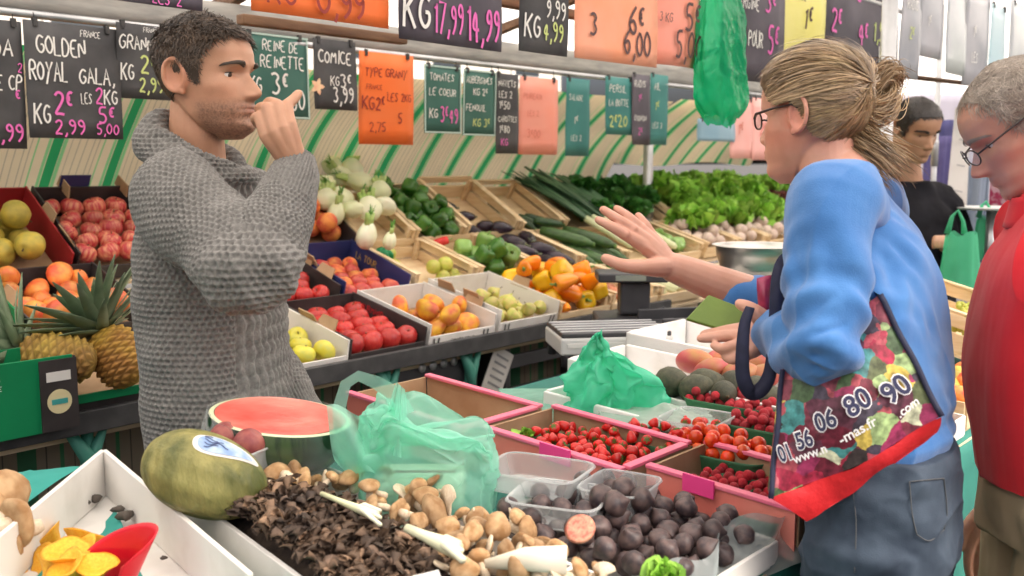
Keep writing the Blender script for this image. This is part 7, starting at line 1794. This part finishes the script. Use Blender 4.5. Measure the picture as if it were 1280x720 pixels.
    for a_, b_, w_, h_ in FOLD:
        A, B = np.array(at(*a_)), np.array(at(*b_)); d = B - A; t = np.clip(((Vw - A) @ d)/(d @ d), 0, 1); wob = .010*vnoise(Vw*16, 3)
        ds = np.linalg.norm(Vw - (A + t[:, None]*d), axis=1) + wob; k_ = np.sin(PI*np.clip(t, .08, .92))
        disp += h_*k_*(np.exp(-(ds/w_)**2) - .55*np.exp(-((ds - 2.0*w_)/(1.1*w_))**2))*(ds < .09)
    # folds: elbow, armpit radiating, hem
    disp += .0075*np.exp(-(dE/.13)**2)*np.sin(t1*110 + 2.5*vnoise(Vw*12, 4))
    ap = np.array(at(1120, 300, 1.55)); rel = Vw - ap; rx = rel @ np.array(RT); rz = rel[:, 2]; th = np.arctan2(rz, rx); rd_ = np.hypot(rx, rz)
    disp += .007*np.exp(-(rd_/.16)**2)*np.sin(60*(rx*.85 + rz*.5) + 2*vnoise(Vw*7, 2))
    hemz = at(1098, 580, 1.56).z; disp += .004*np.exp(-((Vw[:, 2] - hemz - .05)/.05)**2)*np.sin(Vw[:, 2]*140)
    dW = np.linalg.norm(Vw - np.array(at(935, 374, 1.955)), axis=1); disp += .0025*np.exp(-(dW/.09)**2)*np.sin((Vw @ np.array(RT))*120)
    setv(me, Vw + N_*disp[:, None])
    ms = mat('blue_sweatshirt', (.045, .155, .40), .9, (.065, .20, .47), nscale=14, ndet=6, bump=.5, bscale=500, bdist=.0015, sheen=.3, spec=.2)
    me.materials.append(ms); sw = link('sweatshirt', me, o)
    # raised shoulder seam and the beige collar of the shirt worn below
    cm = mat('beige_cloth', (.62, .55, .44), .85, (.68, .6, .5), nscale=12, bump=.2)
    mb = MB(); mb.grid(lambda u, v: at(990 + 14*u - 10*v*(1-u), 222 + 72*v, 1.86 - .05*u + .02*math.sin(u*5 + v*4)), 10, 16); mb.build('scarf', cm, o, solid=.006)
    # ---- jeans
    mb = MB(); rings(mb, [(hip + Vector((0, 0, .115)), .136, .100), (hip + Vector((0, 0, .03)), .150, .112), (hip + Vector((0, 0, -.06)), .150, .112)], l, f)
    for s in (1, -1):
        hp = hip + l*.078*s; limb(mb, [hp + Vector((0, 0, -.02)), Vector((hp.x, hp.y, .70)), Vector((hp.x, hp.y, .48)) + f*.012, Vector((hp.x, hp.y - .02, .09))], [.092, .083, .064, .056], 22)
    me = remesh(mb, .004, 5); Vw = getv(me); N_ = norms(me)
    dj = fabric_noise(Vw*np.array([1, 1, 1.6]), (9, 22, 50), (.006, .003, .001)) + .003*np.sin(Vw[:, 2]*75 + 4*vnoise(Vw*7, 8))*np.exp(-((Vw[:, 2]-.80)/.09)**2)
    setv(me, Vw + N_*(dj + creases(Vw*np.array([1, 1, 1.3]), 9, .0045, 19))[:, None])
    mj = mat('grey_denim', (.018, .032, .055), .85, (.045, .068, .10), nscale=16, ndet=8, bump=.4, bscale=600, bdist=.001)
    me.materials.append(mj); je = link('jeans', me, o)
    jb = BVHTree.FromPolygons([v.co for v in me.vertices], [p.vertices for p in me.polygons])
    def onj(px, py, off=.003):
        h = jb.ray_cast(CP, ray(px, py).normalized()); return (h[0] - ray(px, py).normalized()*off) if h[0] is not None else at(px, py, 1.45)
    st = mat('denim_seam', (.075, .08, .085), .8)
    pk = MB()
    for pts in ([(1137, 602), (1158, 600), (1180, 598)], [(1137, 602), (1140, 640), (1146, 668)], [(1180, 598), (1184, 640), (1180, 662)], [(1146, 668), (1162, 676), (1180, 662)], [(1064, 600), (1070, 650), (1068, 716)]):
        O, _ = smooth_pts([onj(*p) for p in pts], [1]*len(pts), 6); pk.tube(O, .0008, 6)
    pk.build('seam', st, je)
    for s in (1, -1):
        hp = hip + l*.085*s; sb = MB(); limb(sb, [Vector((hp.x, hp.y - .06, .05)), Vector((hp.x, hp.y + .05, .055)), Vector((hp.x, hp.y + .15, .04))], [.042, .044, .034], 16); sb.build('shoe', m_dark, o)
    # ---- watch and ring
    # ---- wallet (held: its own thing)
    wm = mat('olive_leather', (.10, .17, .012), .45, (.13, .21, .018), nscale=14, bump=.15, bscale=90)
    a, b, c, d = at(858, 398, 1.66), at(922, 417, 1.64), at(948, 392, 1.665), at(886, 368, 1.69); n_ = (b-a).cross(d-a).normalized()
    if n_.dot(FW) < 0: n_ = -n_
    ww = thing('wallet', 'olive green wallet held in the left hand of the woman', 'wallet', a)
    MB().hexa([a, b, c, d, a + n_*.006, b + n_*.006, c + n_*.006, d + n_*.006]).build('front_cover', wm, ww, smooth=False, bev=.002)
    g2 = n_*.0075 + Vector((0, 0, .004)); MB().hexa([a + g2, b + g2, c + g2*1.4, d + g2*1.4, a + g2 + n_*.006, b + g2 + n_*.006, c + g2*1.4 + n_*.006, d + g2*1.4 + n_*.006]).build('back_cover', wm, ww, smooth=False, bev=.002)
    return o
build_customer()
# ---------------------------------------------------------------- patterned shopping bag (hangs from the arm: its own thing)
def shopping_bag():
    at = dep; D = 1.355
    o = thing('shopping_bag', 'colourful fruit printed shopping bag with a red base hanging from the arm of the woman', 'bag', at(1065, 520, 1.4))
    TL, TR_, BR, BL = at(978, 462, 1.455), at(1098, 368, 1.45), at(1176, 520, 1.40), at(962, 622, 1.42)
    m, nt, b = _nt('fruit_print'); N = nt.nodes
    tc = N.new('ShaderNodeTexCoord'); vo = N.new('ShaderNodeTexVoronoi'); vo.inputs['Scale'].default_value = 34; vo.inputs['Randomness'].default_value = 1
    nz = N.new('ShaderNodeTexNoise'); nz.inputs['Scale'].default_value = 24; nz.inputs['Detail'].default_value = 5
    L(nt, tc.outputs['Object'], nz.inputs['Vector'])
    mv = N.new('ShaderNodeMix'); mv.data_type = 'VECTOR'; mv.inputs[0].default_value = .035; L(nt, tc.outputs['Object'], mv.inputs[4]); L(nt, nz.outputs['Color'], mv.inputs[5]); L(nt, mv.outputs[1], vo.inputs['Vector'])
    cr = N.new('ShaderNodeValToRGB'); cr.color_ramp.interpolation = 'CONSTANT'; sp = N.new('ShaderNodeSeparateColor'); L(nt, vo.outputs['Color'], sp.inputs[0]); L(nt, sp.outputs[0], cr.inputs[0])
    pal = [(.12, .015, .03), (.30, .02, .05), (.04, .03, .03), (.34, .06, .08), (.09, .11, .05), (.26, .03, .09), (.26, .36, .16), (.10, .03, .05), (.36, .10, .12), (.05, .09, .04), (.50, .38, .08), (.16, .03, .05), (.46, .48, .34), (.05, .04, .06), (.05, .20, .20)]
    cr.color_ramp.elements[0].color = rgba(pal[0]); cr.color_ramp.elements[1].position = 1/15; cr.color_ramp.elements[1].color = rgba(pal[1])
    for k in range(2, 15): e = cr.color_ramp.elements.new(k/15); e.color = rgba(pal[k])
    n2 = N.new('ShaderNodeTexNoise'); n2.inputs['Scale'].default_value = 90; n2.inputs['Detail'].default_value = 4; L(nt, tc.outputs['Object'], n2.inputs['Vector'])
    hs = N.new('ShaderNodeHueSaturation'); mr = N.new('ShaderNodeMapRange'); mr.inputs[1].default_value = .3; mr.inputs[2].default_value = .7; mr.inputs[3].default_value = .45; mr.inputs[4].default_value = 1.6; L(nt, n2.outputs['Fac'], mr.inputs[0]); L(nt, mr.outputs[0], hs.inputs['Value']); L(nt, cr.outputs[0], hs.inputs['Color'])
    L(nt, hs.outputs[0], b.inputs['Base Color']); b.inputs['Roughness'].default_value = .5; b.inputs['Specular IOR Level'].default_value = .3
    back = FH*.035 + RT*.006
    def face(u, v, off=0.0):
        p = TL.lerp(TR_, u).lerp(BL.lerp(BR, u), v); w = math.sin(PI*u)*math.sin(PI*v)
        return p - FW*(.030*w + off) + FW*(.006*math.sin(u*11 + v*5)*math.sin(v*7 + 1)) + UP*(-.012*math.sin(PI*u)*v)
    MB().grid(face, 40, 30).build('printed_front', m, o)
    MB().grid(lambda u, v: TL.lerp(TR_, u).lerp(BL.lerp(BR, u), v) + back + FW*.02*math.sin(PI*u)*math.sin(PI*v), 20, 16).build('printed_back', m, o)
    MB().grid(lambda u, v: (face(1, v) if u == 0 else TR_.lerp(BR, v) + back*u), 6, 16).build('side_gusset', m, o)
    MB().grid(lambda u, v: (face(0, v) if u == 0 else TL.lerp(BL, v) + back*u), 6, 16).build('side_gusset', m, o)
    mr_ = mat('red_base', (.60, .010, .015), .6, (.48, .008, .015), nscale=10, bump=.5, bscale=30, bdist=.008)
    K0, K1 = at(1008, 652, 1.43), at(1172, 540, 1.42)
    def basef(u, v):
        a = face(u, 1) ; b_ = K0.lerp(K1, u) + UP*(-.004*math.sin(PI*u)) ; p = a.lerp(b_, v); return p - FW*.004*math.sin(PI*v) + UP*.0015*math.sin(u*23 + 3*v)
    MB().grid(basef, 40, 10).build('base_panel', mr_, o)
    MB().grid(lambda u, v: (K0.lerp(K1, u) + UP*(-.004*math.sin(PI*u))).lerp(BL.lerp(BR, u) + back, v), 20, 6).build('base_panel', mr_, o)
    nv = mat('navy_strap', (.008, .010, .034), .75, (.014, .017, .05), nscale=60)
    MB().ribbon([face(1, t/14, .002) for t in range(15)], .008, FW, 0).build('piping', nv, o, solid=.003)
    MB().ribbon([face(0, t/14, .002) for t in range(15)], .007, FW, 0).build('piping', nv, o, solid=.003)
    # numbers, navy with a white edge, following the lower edge
    n_ = -FW
    def put(txt, u, v, size, nm, m_ink, off, offs=0.0, sub=None, ang=0.0, sq=1.0):
        e = .02; p = face(u, v, off); ex = (face(u+e, v) - face(u-e, v)); ex = (ex + (face(u, v-e) - face(u, v+e))*ang).normalized(); ey = (face(u, v-e) - face(u, v+e)); ez = ex.cross(ey).normalized(); ey = ez.cross(ex).normalized()
        if ez.dot(FW) > 0: ez = -ez
        me = text_mesh(txt, size, .0003, offs); Mx = Matrix(((ex.x*sq, ey.x, ez.x, p.x), (ex.y*sq, ey.y, ez.y, p.y), (ex.z*sq, ey.z, ez.z, p.z), (0, 0, 0, 1))); me.transform(Mx); me.materials.append(m_ink); return link(nm, me, sub or o)
    nav = mat('print_navy', (.012, .014, .06), .4); whi = mat('print_white', (.80, .79, .80), .4)
    def uv_of(px, py):
        best = None
        for i in range(61):
            for j in range(61):
                q = face(i/60, j/60) - CP; d = q.dot(FW); e = (640 + F*q.dot(RT)/d - px)**2 + (360 - F*q.dot(UP)/d - py)**2
                if best is None or e < best[0]: best = (e, i/60, j/60)
        return best[1], best[2]
    for txt, px, py, s, sq in (('01', 981, 566, .032, .62), ('56', 1003, 549, .034, .72), ('06', 1030, 525, .037, .85), ('80', 1070, 503, .041, 1.0), ('90', 1120, 487, .041, 1.0)):
        u, v = uv_of(px, py); put(txt, u, v, s, 'number_edge', whi, .0065, .0026, sq=sq); put(txt, u, v, s, 'number', nav, .0075, .0008, sq=sq)
    u, v = uv_of(1012, 567); put('www.n', u, v, .019, 'web_address', whi, .007, .0002, sq=.9)
    u, v = uv_of(1070, 537); put('-mas.fr', u, v, .021, 'web_address', whi, .007, .0002); u, v = uv_of(1134, 509); put('.com', u, v, .019, 'web_address', whi, .007, .0002)
    # straps over the forearm
    S_ = MB(); S_.ribbon(smooth_pts([at(972, 408, 1.545), at(973, 385, 1.545), at(974, 362, 1.55), at(977, 340, 1.56), at(984, 326, 1.58), at(1002, 318, 1.62)], [1]*6, 5)[0], .028, FW); S_.build('handle', nv, o, solid=.003)
    S_ = MB(); S_.ribbon(smooth_pts([at(938, 384, 1.555), at(931, 405, 1.55), at(928, 440, 1.545), at(929, 472, 1.545), at(938, 490, 1.545), at(951, 487, 1.54), at(962, 468, 1.535), at(967, 430, 1.53), at(968, 395, 1.54)], [1]*9, 5)[0], [.014 + .010*math.sin(PI*t/40) for t in range(41)], FW*.8 + RT*.6); S_.build('handle', nv, o, solid=.003)
    zb = mat('zebra_print', (.02, .015, .02), .4, (.74, .70, .72), nscale=40, ndet=2, ramp=(.47, .53))
    MB().grid(lambda u, v: at(972 + 30*u, 336 + 68*v - 8*u, 1.62 - .02*math.sin(PI*u)*math.sin(PI*v)), 14, 14).build('printed_lining', zb, o, solid=.003)
    MB().grid(lambda u, v: at(946 + 18*u + 4*v, 348 + 52*v - 4*u, 1.63 - .015*math.sin(PI*u)*math.sin(PI*v)), 10, 12).build('printed_lining', mat('magenta_print', (.22, .012, .05), .4, (.36, .03, .10), nscale=50), o, solid=.003)
shopping_bag()
# ---------------------------------------------------------------- man in the red polo shirt
def build_red():
    at = dep; f = (RT*-.97 + FH*.22).normalized(); l = Vector((0, 0, 1)).cross(f)
    b0 = at(1340, 600, 1.60); o = thing('person', 'grey haired man with glasses in a red polo shirt looking down at the goods', 'person', (b0.x, b0.y, 0))
    H = frame(at(1318, 222, 1.665), f, .60, 0, .91)
    mb = MB(); bv, ec = add_head(mb, H, eyes=(-.001, -.0045), nose=1.12, jaw=1.08, lips=.6, brow=1.0)
    ctr = lambda px, py, d=1.62: at(px, py, d)
    limb(mb, [H @ Vector((0, -.035, .075)), H @ Vector((0, -.045, .02)), at(1338, 262, 1.65), at(1345, 300, 1.64)], [.055, .06, .066, .075], 24)
    rings(mb, [(ctr(1345, 280), .10, .06), (ctr(1345, 320), .17, .10), (ctr(1340, 470), .16, .125), (ctr(1340, 600), .15, .11)], l, f)
    hip = ctr(1340, 610)
    for s in (1, -1):
        hp = hip + l*.095*s; foot = Vector((hp.x, hp.y, .06)); limb(mb, [hp, Vector((hp.x, hp.y, .5)), foot, foot + f*.14 + Vector((0, 0, -.02))], [.085, .055, .04, .03], 16)
        shp = ctr(1350, 310) + l*.20*s; el = shp + Vector((0, 0, -.30)) - f*.04; wr = el + Vector((0, 0, -.20)) + f*.10
        limb(mb, [shp, el, wr], [.05, .042, .03], 16)
        for i in range(4): k = wr + Vector((0, 0, -.08)) + f*(.03 - .02*i); limb(mb, [wr, k, k + Vector((0, 0, -.04)) + f*.005, k + Vector((0, 0, -.07))], [.02, .0115, .0095, .008], 10)
        limb(mb, [wr, wr + f*.04 + Vector((0, 0, -.05)), wr + f*.05 + Vector((0, 0, -.09))], [.018, .012, .009], 10)
    me = remesh(mb, .0027, 2); me.materials.append(m_skin('red_man_skin', (.50, .26, .18), (.56, .31, .225)))
    Vw = getv(me); Hi = np.array(H.inverted()); Lc = Vw @ Hi[:3, :3].T + Hi[:3, 3]; T = np.ones((len(Vw), 3)); x, y, z = Lc.T
    head = (np.abs(x) < .1) & (y > -.13) & (y < .15) & (z > -.02) & (z < .25)
    for w, c in ((.6*np.exp(-(x/.02)**2 - ((z-.08)/.018)**2)*(y > .08), (1.03, .76, .72)), (.45*np.exp(-((np.abs(x)-.052)/.024)**2 - ((z-.085)/.02)**2), (1.04, .80, .78)), (.55*np.exp(-(x/.022)**4)*np.exp(-((z-.050)/.008)**4)*(y > .07), (.9, .52, .52)), (.5*np.exp(-((y+.016)/.03)**4)*np.exp(-((z-.115)/.04)**4)*(np.abs(x) > .068), (1.06, .68, .66))):
        w = (w*head)[:, None]; T = T*(1-w) + np.array(c)*w
    settint(me, T); link('body', me, o); eyeballs(o, H, ec, (.05, 1, -.35), (.12, .16, .18))
    hm = hair_mat('grey_hair', (.20, .16, .125), (.36, .31, .26), .5)
    brows(o, H, bv, hm, z0=.1345, n=160, ln=.011, th=.0012); lashes(o, H, ec, -.001, m_dark)
    V, Fc = head_verts(nose=1.12, jaw=1.08)
    def mask(p):
        x, y, z = p.T; hl = np.interp(y, [-.12, -.075, -.05, -.03, -.024, -.005, .012, .022, .030, .044, .06, .075], [.060, .058, .072, .088, .12, .13, .112, .122, .155, .185, .205, .22]); return z > hl
    fl = lambda p: Vector((p.x*3.0, -.10 if p.z > .15 else -.14, -.10 - (0 if p.z > .20 else .10)))
    rr_ = np.random.default_rng(12); sel = mask(V); Vv = [Vector(v) for v in V]; cen = Vector((0, -.01, .12)); mbu = MB()
    mbu.add([H @ (v + (v - cen).normalized()*.0025) for v in Vv], [fc for fc in Fc[:-2] if all(sel[i] for i in fc)] + [Fc[-1]]); mbu.c = [(.8, .78, .75)]*len(mbu.v)
    hob = short_hair(o, H, V, Fc, mask, 10000, lambda p: .022 + .012*max(0, min(1, (p.z - .13)/.07)), hm, rr_, .05, .0010, fl, bright=(.65, 1.4), conform=.0035); mbu.build('undercoat', hm, hob)
    gl = MB(); 
    def lens(sx): return [H @ Vector((sx*(.033 + .023*math.cos(2*PI*k/24)), .101 - .006*math.cos(2*PI*k/24), .112 + .0155*math.sin(2*PI*k/24))) for k in range(25)]
    for sx in (1, -1):
        gl.tube(lens(sx), .0013, 8, cap=False); gl.tube([H @ Vector((sx*.056, .096, .116)), H @ Vector((sx*.072, .075, .121)), H @ Vector((sx*.076, .03, .127)), H @ Vector((sx*.078, -.012, .131)), H @ Vector((sx*.077, -.03, .118))], .0017, 8)
    gl.tube([H @ Vector((.010, .105, .115)), H @ Vector((0, .110, .118)), H @ Vector((-.010, .105, .115))], .0014, 8)
    g_ = gl.build('glasses', mat('dark_metal', (.05, .045, .045), .3, metal=.6), o)
    for sx in (1, -1):
        lm = MB(); P = lens(sx); c = sum(P, Vector())/25; lm.add([c] + P[:-1], [(0, i+1, (i+1) % 24 + 1) for i in range(24)]); lm.build('lens', film('lens_glass', (.9, .9, .9), .06, .03, .1, bump=0), g_)
    mb = MB()
    rings(mb, [(ctr(1346, 600), .172, .150), (ctr(1345, 560), .178, .154), (ctr(1342, 480), .182, .160), (ctr(1342, 400), .182, .152), (ctr(1340, 330), .185, .128), (ctr(1344, 285), .145, .10), (ctr(1341, 255, 1.64), .085, .082), (ctr(1338, 242, 1.645), .074, .074)], l, f, 56)
    for s in (1, -1):
        shp = ctr(1350, 310) + l*.20*s; el = shp + Vector((0, 0, -.30)) - f*.04; limb(mb, [ctr(1347, 300) + l*.12*s, shp, shp.lerp(el, .7)], [.085, .085, .078], 24)
    me = remesh(mb, .0034, 6); Vw = getv(me); N_ = norms(me); setv(me, Vw + N_*(fabric_noise(Vw*np.array([1, 1, .5]), (7, 17, 40), (.007, .0035, .001), 21) + creases(Vw*np.array([1, 1, .35]), 6, .0075, 15))[:, None])
    me.materials.append(mat('red_polo', (.60, .013, .020), .85, (.66, .018, .028), nscale=10, bump=.3, bscale=600, bdist=.001, sheen=.15, spec=.25)); po = link('polo_shirt', me, o)
    MB().grid(lambda u, v: ctr(1338, 248, 1.645) + f*(.086*math.cos(u*2*PI)*(1 + .12*v)) + l*(.085*math.sin(u*2*PI)*(1 + .12*v)) + Vector((0, 0, .035 - .05*v - .035*math.cos(u*2*PI))), 40, 6, True).build('collar', me.materials[0], po, solid=.004)
    mb = MB(); rings(mb, [(hip + Vector((0, 0, .08)), .145, .115), (hip, .160, .126), (hip + Vector((0, 0, -.08)), .162, .126)], l, f)
    for s in (1, -1):
        hp = hip + l*.09*s; limb(mb, [hp + Vector((0, 0, -.02)), Vector((hp.x, hp.y, .7)), Vector((hp.x, hp.y, .48)), Vector((hp.x, hp.y, .09))], [.108, .098, .082, .074], 22)
    me = remesh(mb, .004, 4); Vw = getv(me); N_ = norms(me); setv(me, Vw + N_*(fabric_noise(Vw*np.array([1, 1, .7]), (8, 19, 45), (.012, .006, .0015), 31))[:, None])
    me.materials.append(mat('khaki_cloth', (.36, .27, .155), .85, (.42, .32, .20), nscale=12, bump=.3, bscale=500, bdist=.001)); link('trousers', me, o)
    for s in (1, -1):
        hp = hip + l*.09*s; sb = MB(); limb(sb, [Vector((hp.x, hp.y, .055)) - f*.06, Vector((hp.x, hp.y, .06)) + f*.05, Vector((hp.x, hp.y, .045)) + f*.17], [.05, .052, .04], 16); sb.build('shoe', m_dark, o)
build_red()
# ---------------------------------------------------------------- second vendor in the background
def build_far():
    at = dep; f = (RT*.30 - FH*.95).normalized(); l = Vector((0, 0, 1)).cross(f); D = 3.95
    b0 = at(1130, 400, D); o = thing('person', 'dark haired vendor in a black jacket looking down in the background', 'person', (b0.x, b0.y, 0))
    H = frame(at(1136, 196, 3.88), f, .40, .05, .98)
    mb = MB(); bv, ec = add_head(mb, H, eyes=(-.003, -.0050), nose=1.05, jaw=1.05)
    limb(mb, [H @ Vector((0, -.03, .07)), H @ Vector((0, -.045, .01)), at(1132, 226, D), at(1130, 250, D)], [.054, .058, .064, .08], 20)
    rings(mb, [(at(1130, 240, D), .12, .07), (at(1130, 265, D), .19, .10), (at(1130, 340, D), .17, .11), (at(1130, 440, D), .16, .11)], l, f)
    hip = at(1130, 460, D)
    for s in (1, -1):
        hp = hip + l*.09*s; foot = Vector((hp.x, hp.y, .06)); limb(mb, [hp, Vector((hp.x, hp.y, .5)), foot, foot + f*.14], [.085, .055, .04, .03], 14)
        shp = at(1130, 262, D) + l*.19*s; el = shp + Vector((0, 0, -.24)) + f*.06 + l*.05*s; wr = at(1164, 276, 3.62) if s > 0 else el + f*.24 + Vector((0, 0, -.02)); wr = el + (wr - el).normalized()*.25
        limb(mb, [shp, el, wr], [.052, .045, .03], 14)
        dr = (wr - el).normalized()
        for i in range(4): k = wr + dr*.08 + l*(.024 - .016*i); limb(mb, [wr, k, k + dr*.03 + Vector((0, 0, -.02)), k + dr*.035 + Vector((0, 0, -.045))], [.02, .012, .010, .0085], 10)
        limb(mb, [wr, wr + dr*.05 - l*.03*s, wr + dr*.08 - l*.03*s], [.018, .012, .009], 10)
    me = remesh(mb, .004, 1); me.materials.append(m_skin('far_skin', (.42, .225, .135), (.48, .27, .165))); settint(me, np.ones((len(me.vertices), 3))); link('body', me, o)
    eyeballs(o, H, ec, (0, 1, -.4))
    hm = hair_mat('black_hair', (.018, .014, .012), (.035, .028, .024)); brows(o, H, bv, hm, z0=.1345, n=160, ln=.014, th=.0026); lashes(o, H, ec, -.003, hm)
    V, Fc = head_verts(nose=1.05, jaw=1.05)
    def mask(p):
        x, y, z = p.T; hl = np.interp(y, [-.12, -.075, -.05, -.03, -.024, -.005, .012, .022, .030, .044, .06, .075, .09], [.062, .060, .075, .092, .120, .125, .098, .105, .146, .170, .184, .192, .196]); return z > hl
    rr_ = np.random.default_rng(2); sel = mask(V); Vv = [Vector(v) for v in V]; cen = Vector((0, -.01, .12)); mbu = MB()
    mbu.add([H @ (v + (v - cen).normalized()*.005) for v in Vv], [fc for fc in Fc[:-2] if all(sel[i] for i in fc)] + [Fc[-1]]); mbu.c = [(.9, .9, .9)]*len(mbu.v)
    hob = short_hair(o, H, V, Fc, mask, 9000, lambda p: .016, hm, rr_, .35, .0022, lambda p: Vector((p.x*3, .06, -.05)), bright=(.6, 1.6)); mbu.build('undercoat', hm, hob)
    mb = MB(); rings(mb, [(hip, .19, .13), (at(1130, 350, D), .205, .14), (at(1130, 275, D), .215, .13), (at(1130, 245, D), .16, .095), (at(1131, 226, D), .09, .085)], l, f)
    for s in (1, -1):
        shp = at(1130, 262, D) + l*.19*s; el = shp + Vector((0, 0, -.24)) + f*.06 + l*.05*s; wr = at(1164, 276, 3.62) if s > 0 else el + f*.24 + Vector((0, 0, -.02)); wr = el + (wr - el).normalized()*.25
        limb(mb, [at(1130, 255, D) + l*.11*s, shp, el, el.lerp(wr, .85)], [.085, .085, .07, .055], 20)
    me = remesh(mb, .006, 5); Vw = getv(me); setv(me, Vw + norms(me)*fabric_noise(Vw, (8, 18, 40), (.009, .005, .001), 5)[:, None]); me.materials.append(mat('black_jacket', (.006, .006, .008), .75, (.012, .012, .016), nscale=12, spec=.1)); link('jacket', me, o)
    mb = MB()
    for s in (1, -1):
        hp = hip + l*.09*s; limb(mb, [hp + Vector((0, 0, .03)), Vector((hp.x, hp.y, .5)), Vector((hp.x, hp.y, .08))], [.11, .085, .07], 18)
    me = remesh(mb, .008, 3); me.materials.append(mat('dark_denim', (.02, .024, .035), .85)); link('trousers', me, o)
build_far()
